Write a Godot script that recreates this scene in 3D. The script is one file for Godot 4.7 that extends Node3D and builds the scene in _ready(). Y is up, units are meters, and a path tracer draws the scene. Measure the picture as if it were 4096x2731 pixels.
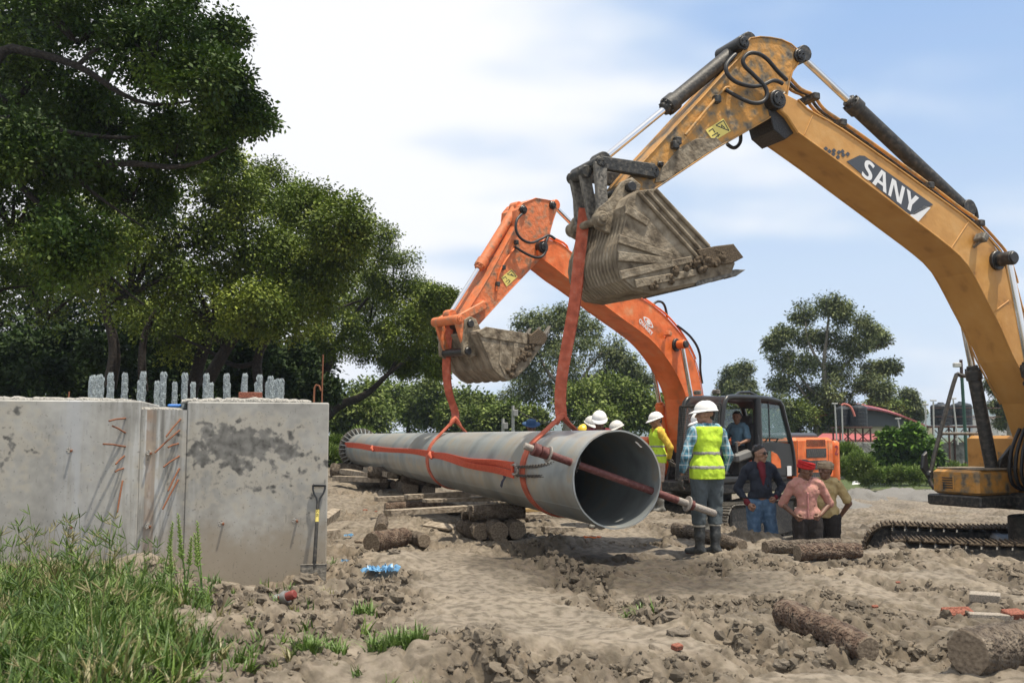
extends Node3D

# ---------------------------------------------------------------- mesh helpers
class MB:
	var st := SurfaceTool.new()
	func _init():
		st.begin(Mesh.PRIMITIVE_TRIANGLES)
		st.set_smooth_group(-1)
	func sm(g: int):
		st.set_smooth_group(g)
	func tri(a: Vector3, b: Vector3, c: Vector3):
		st.add_vertex(a); st.add_vertex(b); st.add_vertex(c)
	func quad(a: Vector3, b: Vector3, c: Vector3, d: Vector3):
		tri(a, b, c); tri(a, c, d)
	func fan(ring: Array, flip := false):
		var m := Vector3.ZERO
		for p in ring: m += p
		m /= ring.size()
		for i in ring.size():
			var a: Vector3 = ring[i]
			var b: Vector3 = ring[(i + 1) % ring.size()]
			if flip: tri(m, b, a)
			else: tri(m, a, b)
	func rings(rs: Array, close := true, g := 1, cap0 := true, cap1 := true):
		sm(g)
		for i in rs.size() - 1:
			var n: int = rs[i].size()
			for j in (n if close else n - 1):
				var k := (j + 1) % n
				quad(rs[i][j], rs[i + 1][j], rs[i + 1][k], rs[i][k])
		sm(-1)
		if cap0: fan(rs[0], true)
		if cap1: fan(rs[-1], false)
	# chamfered box: c centre, s size, b basis, e chamfer
	func box(c: Vector3, s: Vector3, e := 0.0, b := Basis()):
		sm(-1)
		var h := s * 0.5
		if e <= 0.0:
			var p := []
			for i in 8: p.append(c + b * Vector3(h.x * (1 if i & 1 else -1), h.y * (1 if i & 2 else -1), h.z * (1 if i & 4 else -1)))
			quad(p[0], p[1], p[3], p[2]); quad(p[5], p[4], p[6], p[7]); quad(p[4], p[0], p[2], p[6])
			quad(p[1], p[5], p[7], p[3]); quad(p[2], p[3], p[7], p[6]); quad(p[4], p[5], p[1], p[0])
			return
		var rs := []
		for t in [[-h.y, e], [-h.y + e, 0.0], [h.y - e, 0.0], [h.y, e]]:
			var q: float = t[1]
			var r := []
			for v in [Vector2(-h.x + q, -h.z + q + e), Vector2(-h.x + q + e, -h.z + q), Vector2(h.x - q - e, -h.z + q), Vector2(h.x - q, -h.z + q + e), Vector2(h.x - q, h.z - q - e), Vector2(h.x - q - e, h.z - q), Vector2(-h.x + q + e, h.z - q), Vector2(-h.x + q, h.z - q - e)]:
				r.append(c + b * Vector3(v.x, t[0], v.y))
			rs.append(r)
		rings(rs, true, -1)
	# tube along a path with radius r (float or array)
	func tube(path: Array, r, n := 8, cap := true, squash := 1.0, up := Vector3.UP):
		var rs := []
		var t0 := Vector3.ZERO
		var u := Vector3.ZERO
		for i in path.size():
			var t: Vector3 = (path[min(i + 1, path.size() - 1)] - path[max(i - 1, 0)]).normalized()
			if i == 0:
				u = up.cross(t)
				if u.length() < 0.05: u = Vector3.RIGHT.cross(t)
				u = u.normalized()
			else:
				u = (u - t * u.dot(t)).normalized()
			var w := t.cross(u)
			var rad: float = r if not (r is Array) else r[i]
			var ring := []
			for k in n:
				var a := TAU * k / n
				ring.append(path[i] + (u * cos(a) + w * sin(a) * squash) * rad)
			rs.append(ring)
			t0 = t
		rings(rs, true, 1, cap, cap)
	func cyl(a: Vector3, b: Vector3, r: float, n := 14, e := 0.0, r2 := -1.0):
		if r2 < 0.0: r2 = r
		if e > 0.0:
			var d := (b - a).normalized() * e
			tube_flat([a, a + d, b - d, b], [r - e, r, r2, r2 - e], n)
		else: tube_flat([a, b], [r, r2], n)
	func tube_flat(path: Array, r: Array, n: int):
		var t: Vector3 = (path[-1] - path[0]).normalized()
		var u := Vector3.UP.cross(t)
		if u.length() < 0.05: u = Vector3.RIGHT.cross(t)
		u = u.normalized()
		var w := t.cross(u)
		var rs := []
		for i in path.size():
			var ring := []
			for k in n: ring.append(path[i] + (u * cos(TAU * k / n) + w * sin(TAU * k / n)) * r[i])
			rs.append(ring)
		for i in rs.size() - 1: rings([rs[i], rs[i + 1]], true, 2 + i, false, false)
		fan(rs[0], true); fan(rs[-1])
	# extrude a polygon given in x,y from z0 to z1 with chamfer e
	func extrude(poly: Array, z0: float, z1: float, e := 0.0):
		var p := PackedVector2Array(poly)
		if not Geometry2D.is_polygon_clockwise(p): p.reverse()
		var n := p.size()
		var q := PackedVector2Array()
		for i in n:
			var a := (p[i] - p[(i + n - 1) % n]).normalized()
			var b := (p[(i + 1) % n] - p[i]).normalized()
			var m := (a.orthogonal() + b.orthogonal()).normalized()
			var k: float = clamp(1.0 / max(0.3, m.dot(a.orthogonal())), 1.0, 2.0)
			q.append(p[i] - m * e * k * (1.0 if true else 0.0))
		var test := p[0].lerp(p[1], 0.5)
		var inset := q if e > 0.0 else p
		if e > 0.0 and area(inset) > area(p):
			for i in n: inset[i] = p[i] * 2.0 - q[i]
		var idx := Geometry2D.triangulate_polygon(inset)
		sm(-1)
		for i in range(0, idx.size(), 3):
			var a := inset[idx[i]]; var b := inset[idx[i + 1]]; var c := inset[idx[i + 2]]
			tri(Vector3(a.x, a.y, z1), Vector3(c.x, c.y, z1), Vector3(b.x, b.y, z1))
			tri(Vector3(a.x, a.y, z0), Vector3(b.x, b.y, z0), Vector3(c.x, c.y, z0))
		var rs := []
		if e > 0.0: rs = [ring3(inset, z0), ring3(p, z0 + e), ring3(p, z1 - e), ring3(inset, z1)]
		else: rs = [ring3(p, z0), ring3(p, z1)]
		for i in rs.size() - 1: rings([rs[i], rs[i + 1]], true, -1, false, false)
	static func area(p: PackedVector2Array) -> float:
		var s := 0.0
		for i in p.size(): s += p[i].cross(p[(i + 1) % p.size()])
		return abs(s)
	static func ring3(p: PackedVector2Array, z: float) -> Array:
		var r := []
		for v in p: r.append(Vector3(v.x, v.y, z))
		return r
	# flat band: path, direction across (per point), width, thickness
	func band(path: Array, across: Array, w: float, th: float, closed := false, crown := 0.0):
		var rs := []
		var n := path.size()
		for i in n:
			var t: Vector3 = (path[(i + 1) % n if closed else min(i + 1, n - 1)] - path[(i + n - 1) % n if closed else max(i - 1, 0)]).normalized()
			var x: Vector3 = across[i]
			x = (x - t * x.dot(t)).normalized()
			var y := t.cross(x) * th * 0.5
			var hw := x * w * 0.5
			rs.append([path[i] - hw - y, path[i] - hw + y, path[i] - hw * 0.35 + y * (1.0 + crown), path[i] + hw * 0.35 + y * (1.0 + crown), path[i] + hw + y, path[i] + hw - y, path[i] + hw * 0.35 - y * (1.0 + crown), path[i] - hw * 0.35 - y * (1.0 + crown)])
		if closed: rs.append(rs[0])
		rings(rs, true, -1, not closed, not closed)
	func done() -> ArrayMesh:
		st.generate_normals()
		return st.commit()

# ---------------------------------------------------------------- scene helpers
var used := {}
func numbered(n: String) -> String:
	used[n] = used.get(n, -1) + 1
	return n if used[n] == 0 else "%s_%03d" % [n, used[n]]

func tag(o: Node, label: String, category: String, group := ""):
	o.set_meta("label", label)
	o.set_meta("category", category)
	if group != "": o.set_meta("group", group)

func thing(called: String, label: String, category: String, group := "", xf := Transform3D()) -> Node3D:
	var o := Node3D.new()
	o.name = numbered(called)
	o.transform = xf
	add_child(o)
	tag(o, label, category, group)
	return o

func part(parent: Node, called: String, mesh: Mesh, m: Material, label := "") -> MeshInstance3D:
	var o := MeshInstance3D.new()
	o.name = called
	o.mesh = mesh
	o.material_override = m
	parent.add_child(o, true)
	if label != "": o.set_meta("label", label)
	return o

# a part whose mesh was written in world coordinates
func wpart(parent: Node3D, called: String, mesh: Mesh, m: Material, label := "") -> MeshInstance3D:
	var o := part(parent, called, mesh, m, label)
	o.transform = parent.global_transform.affine_inverse()
	return o

func solo(called: String, mesh: Mesh, m: Material, label: String, category: String, group := "", xf := Transform3D()) -> MeshInstance3D:
	var o := MeshInstance3D.new()
	o.name = numbered(called)
	o.mesh = mesh
	o.material_override = m
	o.transform = xf
	add_child(o)
	tag(o, label, category, group)
	return o

func struct(called: String, mesh: Mesh, m: Material) -> MeshInstance3D:
	var o := MeshInstance3D.new()
	o.name = called
	o.mesh = mesh
	o.material_override = m
	o.set_meta("kind", "structure")
	add_child(o)
	return o

func at(p: Vector3) -> Transform3D:
	return Transform3D(Basis(), p)

# ---------------------------------------------------------------- materials
func lin(r: float, g: float, b: float) -> Color:
	return Color(r, g, b).linear_to_srgb()

func noise(freq: float, sd: int, oct := 4, type := FastNoiseLite.TYPE_SIMPLEX_SMOOTH) -> FastNoiseLite:
	var n := FastNoiseLite.new()
	n.noise_type = type
	n.frequency = freq
	n.seed = sd
	n.fractal_octaves = oct
	return n

func ntex(freq: float, sd: int, stops: Array, size := 512, oct := 5, type := FastNoiseLite.TYPE_SIMPLEX_SMOOTH) -> NoiseTexture2D:
	var t := NoiseTexture2D.new()
	var k := 0.6 if size == 512 else 1.0
	t.width = int(size * k); t.height = int(size * k)
	t.seamless = true
	t.normalize = true
	t.noise = noise(freq / k, sd, oct, type)
	var g := Gradient.new()
	var off := PackedFloat32Array(); var col := PackedColorArray()
	for s in stops:
		off.append(s[0]); col.append(s[1])
	g.offsets = off; g.colors = col
	t.color_ramp = g
	return t

func ntex_n(freq: float, sd: int, strength := 6.0, size := 512, oct := 5, type := FastNoiseLite.TYPE_SIMPLEX_SMOOTH) -> NoiseTexture2D:
	var t := NoiseTexture2D.new()
	var k := 0.6 if size == 512 else 1.0
	t.width = int(size * k); t.height = int(size * k)
	t.seamless = true
	t.as_normal_map = true
	t.bump_strength = strength
	t.noise = noise(freq / k, sd, oct, type)
	return t

func plain(c: Color, rough := 0.8, metal := 0.0) -> StandardMaterial3D:
	var m := StandardMaterial3D.new()
	m.albedo_color = c
	m.roughness = rough
	m.metallic = metal
	return m

# triplanar material: colour ramp on noise, tile = metres for one repeat
func rough_mat(stops: Array, tile: float, rough: float, sd: int, freq := 0.012, bump := 0.0, metal := 0.0, world := false, bfreq := 0.03, bstr := 8.0) -> StandardMaterial3D:
	var m := plain(Color.WHITE, rough, metal)
	m.albedo_texture = ntex(freq, sd, stops)
	m.uv1_triplanar = true
	m.uv1_world_triplanar = world
	m.uv1_scale = Vector3.ONE / tile
	if bump > 0.0:
		m.normal_enabled = true
		m.normal_texture = nshared(bfreq, bstr)
		m.normal_scale = bump
	return m

var nshare := {}
func nshared(f: float, s: float) -> NoiseTexture2D:
	var k := "%.3f_%.1f" % [f, s]
	if not nshare.has(k): nshare[k] = ntex_n(f, 77, s)
	return nshare[k]

var M := {}
func make_materials():
	M.concrete = rough_mat([[0.0, lin(.20, .195, .18)], [0.35, lin(.315, .31, .295)], [0.6, lin(.36, .355, .335)], [1.0, lin(.41, .405, .385)]], 2.6, 0.85, 3, 0.008, 0.25, 0.0, false, 0.05, 5.0)
	M.concrete_rough = rough_mat([[0.0, lin(.22, .21, .19)], [0.5, lin(.36, .35, .32)], [1.0, lin(.5, .48, .45)]], 0.5, 0.95, 4, 0.03, 1.0, 0.0, false, 0.05, 14.0)
	M.stain = rough_mat([[0.0, lin(.05, .05, .048)], [0.45, lin(.10, .10, .095)], [1.0, lin(.24, .235, .22)]], 0.9, 0.9, 5, 0.02, 0.6)
	M.rust = rough_mat([[0.0, lin(.09, .03, .015)], [0.5, lin(.20, .075, .035)], [1.0, lin(.28, .13, .07)]], 0.2, 0.85, 6, 0.03)
	M.wrap = plain(lin(.42, .46, .47), 0.2)
	M.wrap.albedo_texture = ntex(0.03, 8, [[0.0, lin(.2, .22, .22)], [0.45, lin(.42, .45, .46)], [0.7, lin(.8, .83, .84)], [1.0, lin(1, 1, 1)]], 256)
	M.wrap.uv1_triplanar = true; M.wrap.uv1_scale = Vector3.ONE * 6.0
	M.steel_bolt = plain(lin(.22, .24, .25), 0.45, 0.5)
	# galvanised pole
	M.galv = rough_mat([[0.0, lin(.18, .185, .175)], [0.34, lin(.27, .295, .30)], [0.46, lin(.33, .36, .365)], [0.56, lin(.36, .375, .365)], [0.64, lin(.40, .36, .29)], [0.72, lin(.36, .37, .36)], [1.0, lin(.33, .28, .21)]], 4.6, 0.38, 9, 0.009, 0.12, 0.35, false, 0.02, 4.0)
	M.sling = rough_mat([[0.0, lin(.28, .07, .04)], [0.4, lin(.43, .10, .055)], [0.6, lin(.52, .125, .07)], [1.0, lin(.54, .22, .15)]], 0.9, 0.9, 11, 0.012, 0.4, 0.0, false, 0.09, 6.0)
	M.strap = rough_mat([[0.0, lin(.42, .05, .02)], [0.5, lin(.60, .085, .035)], [1.0, lin(.66, .16, .09)]], 0.5, 0.75, 12, 0.02, 0.4, 0.0, false, 0.09, 6.0)
	M.rod = rough_mat([[0.0, lin(.05, .018, .015)], [0.4, lin(.10, .028, .025)], [0.65, lin(.14, .045, .04)], [1.0, lin(.24, .15, .13)]], 0.4, 0.6, 13, 0.012, 0.3)
	M.rod_bare = rough_mat([[0.0, lin(.13, .09, .08)], [0.4, lin(.26, .23, .20)], [1.0, lin(.40, .38, .35)]], 0.25, 0.6, 14, 0.02, 0.4)
	M.chain = rough_mat([[0.0, lin(.04, .035, .03)], [0.5, lin(.10, .09, .08)], [1.0, lin(.20, .18, .16)]], 0.1, 0.5, 15, 0.03, 0.0, 0.5)
	# machines
	M.yellow = rough_mat([[0.0, lin(.26, .12, .03)], [0.25, lin(.47, .235, .06)], [0.6, lin(.53, .275, .075)], [1.0, lin(.57, .33, .12)]], 2.2, 0.5, 16, 0.008, 0.05)
	M.yellow_dirty = rough_mat([[0.0, lin(.05, .04, .03)], [0.22, lin(.19, .15, .10)], [0.4, lin(.35, .20, .07)], [0.62, lin(.50, .24, .05)], [1.0, lin(.55, .29, .09)]], 1.5, 0.6, 17, 0.012, 0.2)
	M.orange = rough_mat([[0.0, lin(.30, .10, .035)], [0.3, lin(.60, .125, .022)], [0.5, lin(.72, .15, .028)], [0.7, lin(.74, .18, .045)], [1.0, lin(.66, .30, .15)]], 2.6, 0.48, 18, 0.010, 0.08)
	M.orange_dirty = rough_mat([[0.0, lin(.13, .09, .06)], [0.25, lin(.42, .19, .10)], [0.5, lin(.62, .16, .05)], [1.0, lin(.68, .25, .12)]], 1.6, 0.6, 19, 0.012, 0.2)
	M.black_paint = plain(lin(.022, .024, .026), 0.35)
	M.black_dirty = rough_mat([[0.0, lin(.012, .012, .012)], [0.5, lin(.03, .03, .028)], [1.0, lin(.13, .11, .085)]], 0.7, 0.55, 20, 0.016, 0.2)
	M.grey_steel = rough_mat([[0.0, lin(.05, .045, .04)], [0.5, lin(.14, .13, .11)], [1.0, lin(.27, .24, .20)]], 0.6, 0.6, 21, 0.016, 0.3)
	M.bucket = rough_mat([[0.0, lin(.06, .045, .03)], [0.3, lin(.15, .12, .082)], [0.6, lin(.235, .195, .14)], [1.0, lin(.34, .295, .225)]], 1.2, 0.85, 22, 0.010, 0.3, 0.0, false, 0.03, 8.0)
	M.mud = rough_mat([[0.0, lin(.05, .035, .022)], [0.5, lin(.11, .08, .05)], [1.0, lin(.2, .155, .105)]], 0.4, 0.95, 23, 0.03, 1.0, 0.0, false, 0.06, 14.0)
	M.chrome = plain(lin(.75, .76, .78), 0.14, 1.0)
	M.hose = plain(lin(.015, .015, .016), 0.5)
	M.grease = rough_mat([[0.0, lin(.008, .008, .008)], [0.6, lin(.02, .02, .02)], [1.0, lin(.08, .07, .06)]], 0.3, 0.35, 24, 0.02, 0.5)
	M.glass = plain(Color(0.35, 0.5, 0.48, 0.28), 0.03)
	M.glass.transparency = BaseMaterial3D.TRANSPARENCY_ALPHA
	M.white_print = plain(lin(.72, .73, .74), 0.5)
	M.grey_print = plain(lin(.055, .062, .075), 0.5)
	M.label_yellow = plain(lin(.72, .60, .16), 0.6)
	M.rubber = rough_mat([[0.0, lin(.012, .013, .013)], [0.5, lin(.03, .033, .034)], [1.0, lin(.12, .115, .10)]], 0.5, 0.45, 25, 0.02, 0.1)
	M.bark = rough_mat([[0.0, lin(.025, .017, .012)], [0.35, lin(.085, .065, .048)], [0.65, lin(.16, .13, .098)], [1.0, lin(.27, .23, .185)]], 0.8, 0.95, 26, 0.016, 1.0, 0.0, false, 0.05, 20.0)
	M.bark_red = rough_mat([[0.0, lin(.018, .012, .009)], [0.35, lin(.075, .045, .03)], [0.55, lin(.13, .088, .062)], [0.75, lin(.20, .16, .12)], [1.0, lin(.17, .075, .035)]], 0.8, 0.95, 27, 0.016, 1.0, 0.0, false, 0.05, 20.0)
	M.wood_end = rough_mat([[0.0, lin(.06, .045, .034)], [0.5, lin(.19, .15, .108)], [1.0, lin(.33, .275, .205)]], 0.3, 0.9, 28, 0.02, 0.4)
	M.plank = rough_mat([[0.0, lin(.14, .11, .08)], [0.5, lin(.28, .235, .18)], [1.0, lin(.42, .37, .30)]], 0.8, 0.85, 30, 0.012, 0.4)
	M.brick = rough_mat([[0.0, lin(.09, .045, .03)], [0.4, lin(.20, .065, .04)], [0.75, lin(.27, .10, .065)], [1.0, lin(.30, .23, .17)]], 0.25, 0.95, 31, 0.02, 0.8)
	M.brick_grey = rough_mat([[0.0, lin(.16, .14, .11)], [0.6, lin(.30, .27, .23)], [1.0, lin(.42, .32, .26)]], 0.2, 0.9, 32, 0.02, 0.6)

# ---------------------------------------------------------------- build order
func _ready():
	set_camera_and_light()
	make_materials()
	make_noises()
	build_ground()
	build_foundation()
	print("build_foundation ", Time.get_ticks_msec())
	build_pole()
	print("build_pole ", Time.get_ticks_msec())
	build_yellow_excavator()
	print("build_yellow_excavator ", Time.get_ticks_msec())
	build_orange_excavator()
	print("build_orange_excavator ", Time.get_ticks_msec())
	build_people()
	print("build_people ", Time.get_ticks_msec())
	build_trees()
	print("build_trees ", Time.get_ticks_msec())
	build_background()
	print("build_background ", Time.get_ticks_msec())
	build_timber()
	print("build_timber ", Time.get_ticks_msec())
	build_small()
	print("build_small ", Time.get_ticks_msec())
	build_grass()
	print("build_grass ", Time.get_ticks_msec())

func set_camera_and_light():
	var cam := Camera3D.new()
	cam.name = "camera"
	cam.fov = rad_to_deg(2.0 * atan(784.0 / 2287.0))
	cam.near = 0.1
	cam.far = 6000.0
	cam.position = Vector3(0, 1.35, 0)
	cam.rotation.x = atan(216.0 / 2287.0)
	var ca := CameraAttributesPhysical.new()
	ca.frustum_focal_length = 35.0
	ca.frustum_focus_distance = 11.5
	ca.exposure_aperture = 3.5
	cam.attributes = ca
	cam.fov = rad_to_deg(2.0 * atan(784.0 / 2287.0))
	add_child(cam)
	cam.current = true
	var sun := DirectionalLight3D.new()
	sun.name = "sun"
	sun.light_energy = 1.6
	sun.light_color = Color(1.0, 0.955, 0.88)
	sun.light_angular_distance = 0.9
	sun.shadow_enabled = true
	add_child(sun)
	sun.look_at_from_position(Vector3(1.03, 4.0, 0.48) * 10.0, Vector3.ZERO)
	var e := Environment.new()
	e.background_mode = Environment.BG_SKY
	var sky := Sky.new()
	var pm := PanoramaSkyMaterial.new()
	pm.panorama = sky_picture()
	pm.energy_multiplier = 0.92
	sky.sky_material = pm
	e.sky = sky
	e.tonemap_mode = Environment.TONE_MAPPER_LINEAR
	e.tonemap_exposure = 1.18
	e.fog_enabled = true
	e.fog_density = 0.00036
	e.fog_light_color = Color(0.80, 0.87, 0.97)
	e.sdfgi_enabled = true
	e.ssao_enabled = true
	e.ssil_enabled = true
	var we := WorldEnvironment.new()
	we.name = "world_environment"
	we.environment = e
	add_child(we)

# thin summer cloud over pale blue: fractal noise on a flat cloud layer
func sky_picture() -> ImageTexture:
	var w := 1024; var h := 512
	var im := Image.create(w, h, false, Image.FORMAT_RGB8)
	var n1 := noise(0.55, 41, 5)
	var n2 := noise(1.6, 12, 5)
	var n3 := noise(0.28, 5, 3)
	im.fill(Color(0.9, 0.92, 0.94))
	for y in h / 2 + 2:
		var el := (0.5 - (y + 0.5) / h) * PI
		for x in w:
			var az := ((x + 0.5) / w - 0.5) * TAU   # 0 = straight ahead (-z)
			var d := Vector3(sin(az) * cos(el), sin(el), -cos(az) * cos(el))
			var k: float = 1.0 / (maxf(d.y, 0.0) + 0.22)
			var p := Vector3(d.x * k, 0.0, d.z * k)
			var c := 0.5 + 0.55 * n1.get_noise_3d(p.x * 0.9, 3.1, p.z * 1.3) + 0.46 * n2.get_noise_3d(p.x * 0.8, 0.7, p.z * 1.7) + 0.5 * n3.get_noise_3d(p.x, 9.0, p.z)
			c += 0.15 + 0.28 * cos(1.2 - p.x * 1.9 + 0.3 * p.z)
			c = smoothstep(0.20, 0.86, c)
			var blue := Color(0.59, 0.72, 0.90).lerp(Color(0.84, 0.90, 0.965), smoothstep(0.5, 0.0, d.y))
			var col := blue.lerp(Color(0.975, 0.98, 0.99), c)
			im.set_pixel(x, y, col)
	return ImageTexture.create_from_image(im)

# ---------------------------------------------------------------- ground
var nA: FastNoiseLite
var nB: FastNoiseLite
var nC: FastNoiseLite
var nD: FastNoiseLite
var nM: FastNoiseLite
var nE: FastNoiseLite
var nF: FastNoiseLite
const PIT := [Vector2(2.75, -17.6), Vector2(3.2, -14.6), Vector2(3.75, -13.55), Vector2(4.4, -12.95), Vector2(4.8, -12.0), Vector2(5.2, -10.9), Vector2(6.0, -9.8), Vector2(13.0, -8.2), Vector2(60.0, -8.0), Vector2(400.0, -8.0), Vector2(400.0, -400.0), Vector2(-20.0, -400.0), Vector2(-10.0, -60.0), Vector2(-1.0, -40.0), Vector2(2.0, -24.0)]

func make_noises():
	nA = noise(0.35, 101, 4)
	nB = noise(2.2, 102, 4)
	nC = noise(5.5, 103, 4)
	nC.fractal_type = FastNoiseLite.FRACTAL_RIDGED
	nD = noise(9.0, 104, 3, FastNoiseLite.TYPE_CELLULAR)
	nM = noise(0.5, 105, 4)
	nE = noise(3.6, 106, 2, FastNoiseLite.TYPE_CELLULAR)
	nE.cellular_return_type = FastNoiseLite.RETURN_DISTANCE2_SUB
	nE.fractal_type = FastNoiseLite.FRACTAL_NONE
	nE.domain_warp_enabled = true
	nE.domain_warp_amplitude = 0.16
	nE.domain_warp_frequency = 4.0
	nF = noise(8.5, 107, 2, FastNoiseLite.TYPE_CELLULAR)
	nF.cellular_return_type = FastNoiseLite.RETURN_DISTANCE
	nF.fractal_octaves = 3
	nF.fractal_lacunarity = 2.3
	nF.fractal_gain = 0.55
	nF.domain_warp_enabled = true
	nF.domain_warp_amplitude = 0.06
	nF.domain_warp_frequency = 9.0

func pit_distance(p: Vector2) -> float:   # positive inside
	var d := 1e9
	var inside := false
	var n := PIT.size()
	var j := n - 1
	for i in n:
		var a: Vector2 = PIT[i]; var b: Vector2 = PIT[j]
		var e := b - a; var w := p - a
		var q := w - e * clampf(w.dot(e) / e.length_squared(), 0.0, 1.0)
		d = minf(d, q.length_squared())
		if (a.y > p.y) != (b.y > p.y) and p.x < (b.x - a.x) * (p.y - a.y) / (b.y - a.y) + a.x: inside = not inside
		j = i
	return sqrt(d) if inside else -sqrt(d)

func bump(x: float, z: float, cx: float, cz: float, rx: float, rz: float) -> float:
	var u := (x - cx) / rx; var v := (z - cz) / rz
	return exp(-(u * u + v * v))

# height of the ground without its clods
func gh(x: float, z: float) -> float:
	var y := 0.0
	# the pad climbs towards the far end of the pole
	var back := smoothstep(-13.0, -23.0, z) * smoothstep(2.6, 0.6, x)
	y += 0.42 * back
	var pd := -9.0
	if x > 1.2 or z < -22.0: pd = pit_distance(Vector2(x + 0.25 * nA.get_noise_2d(z * 3.0, x * 2.0), z + 0.2 * nA.get_noise_2d(x * 3.0, z * 2.0)))
	y = lerpf(y, -0.93, smoothstep(-0.1, 0.75, pd) if pd < 20.0 else 1.0)
	y += 0.03 * exp(-pow((pd + 0.35) / 0.35, 2.0))
	if x > 4.0: y -= 0.04 * bump(x, z, 8.0, -14.5, 3.2, 2.6)
	y += 0.11 * nA.get_noise_2d(x, z) * smoothstep(80.0, 20.0, -z) + (0.15 * nA.get_noise_2d(x * 2.7 + 70.0, z * 4.6) if pd > 0.5 and pd < 25.0 else 0.0)
	if x > 2.0 and z < -11.0 and z > -15.0: y -= 0.17 * bump(x, z, 4.0, -12.8, 1.3, 0.7)
	if z < -13.5 or z > -4.0 or absf(x) > 8.0: return y
	# spoil against the foundation
	y += 0.20 * bump(x, z, -4.3, -8.9, 1.3, 0.9) + 0.17 * bump(x, z, -3.3, -9.15, 0.35, 0.35)
	y += -0.27 * bump(x, z, -2.5, -9.45, 0.42, 0.38)
	y += 0.02 * bump(x, z, -1.75, -9.7, 0.45, 0.4) + 0.14 * bump(x, z, -1.25, -10.2, 0.5, 0.45)
	y += 0.12 * bump(x, z, -3.2, -7.6, 1.6, 0.9) + 0.10 * bump(x, z, -2.4, -6.2, 1.3, 1.0)
	# churned heap in front with the tyre mark
	y += 0.24 * bump(x, z, 0.05, -5.75, 0.75, 0.45) + 0.10 * bump(x, z, -0.9, -5.6, 0.7, 0.4)
	y += -0.15 * bump(x, z, 0.12, -5.62, 0.22, 0.3)
	y += 0.15 * bump(x, z, 1.35, -6.7, 0.55, 0.35) + 0.12 * bump(x, z, 2.2, -7.4, 0.7, 0.35)
	y += 0.06 * bump(x, z, 0.5, -8.0, 1.1, 0.5) + 0.03 * bump(x, z, 3.9, -11.9, 0.9, 0.45)
	y += -0.05 * bump(x, z, 1.4, -9.3, 1.2, 0.8)
	return y

# how churned (1) or trodden smooth (0) the soil is
func churn(x: float, z: float) -> float:
	var c := 0.36 + 1.05 * nM.get_noise_2d(x * 1.6, z * 1.6)
	var a := Vector2(-0.75, -10.6); var b := Vector2(0.4, -6.5)
	var p := Vector2(x, z); var e := b - a
	var q := (p - a) - e * clampf((p - a).dot(e) / e.length_squared(), 0.0, 1.0)
	c -= 0.9 * exp(-q.length_squared() / 0.34)
	a = Vector2(0.05, -12.2); b = Vector2(1.15, -6.9); e = b - a
	q = (p - a) - e * clampf((p - a).dot(e) / e.length_squared(), 0.0, 1.0)
	c += 0.75 * exp(-q.length_squared() / 0.05) - 0.35 * bump(x, z, 1.5, -9.6, 0.7, 1.2)
	c += 0.55 * bump(x, z, 1.75, -8.0, 0.45, 0.5) + 0.5 * bump(x, z, 1.6, -6.4, 0.4, 0.5)
	c += 0.5 * bump(x, z, 0.05, -5.7, 1.2, 0.5) + 0.5 * bump(x, z, -1.4, -9.3, 0.9, 0.8) + 0.6 * bump(x, z, -1.5, -7.5, 0.8, 1.2) + 0.6 * bump(x, z, 0.75, -7.6, 0.5, 0.9)
	c += 0.35 * bump(x, z, 4.0, -10.8, 1.2, 0.8) + 0.3 * bump(x, z, 3.1, -6.2, 1.5, 0.8)
	return clampf(c, 0.06, 1.0)

func wet(x: float, z: float) -> float:  # damp soil; bumps below the pole end paint in the bucket shadow
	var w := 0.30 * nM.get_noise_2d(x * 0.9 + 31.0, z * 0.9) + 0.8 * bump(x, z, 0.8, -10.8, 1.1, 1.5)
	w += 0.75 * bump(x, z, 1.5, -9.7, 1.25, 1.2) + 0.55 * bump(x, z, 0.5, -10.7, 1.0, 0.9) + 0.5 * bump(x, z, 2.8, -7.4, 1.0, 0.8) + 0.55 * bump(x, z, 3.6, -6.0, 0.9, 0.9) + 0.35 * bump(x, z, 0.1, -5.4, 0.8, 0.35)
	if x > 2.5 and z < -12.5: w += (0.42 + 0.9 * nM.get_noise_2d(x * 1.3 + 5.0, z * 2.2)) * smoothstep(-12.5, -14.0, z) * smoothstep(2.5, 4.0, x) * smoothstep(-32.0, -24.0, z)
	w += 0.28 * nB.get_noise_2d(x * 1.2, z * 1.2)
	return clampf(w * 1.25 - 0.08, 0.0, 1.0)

func clods(x: float, z: float, c: float) -> float:
	var y := 0.11 * c * nA.get_noise_2d(x * 4.4 + 11.0, z * 4.4) + 0.06 * nB.get_noise_2d(x, z) * (0.35 + c)
	y += 0.020 * nC.get_noise_2d(x, z) * (0.3 + c)
	y -= (0.21 * c * c * c + 0.02 * c) * (nF.get_noise_2d(x, z) + 0.6)
	y -= 0.05 * smoothstep(-0.78, -0.98, nE.get_noise_2d(x, z)) * smoothstep(0.05, 0.4, c)
	return y

func lines(from: float, to: float, step: float, grow: float, reach: float) -> PackedFloat32Array:
	var r := PackedFloat32Array()
	var v := from
	while v < to:
		r.append(v); v += step
	r.append(to)
	var s := step
	v = to
	while v < reach:
		s *= grow
		v += s
		r.append(v)
	return r

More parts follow.
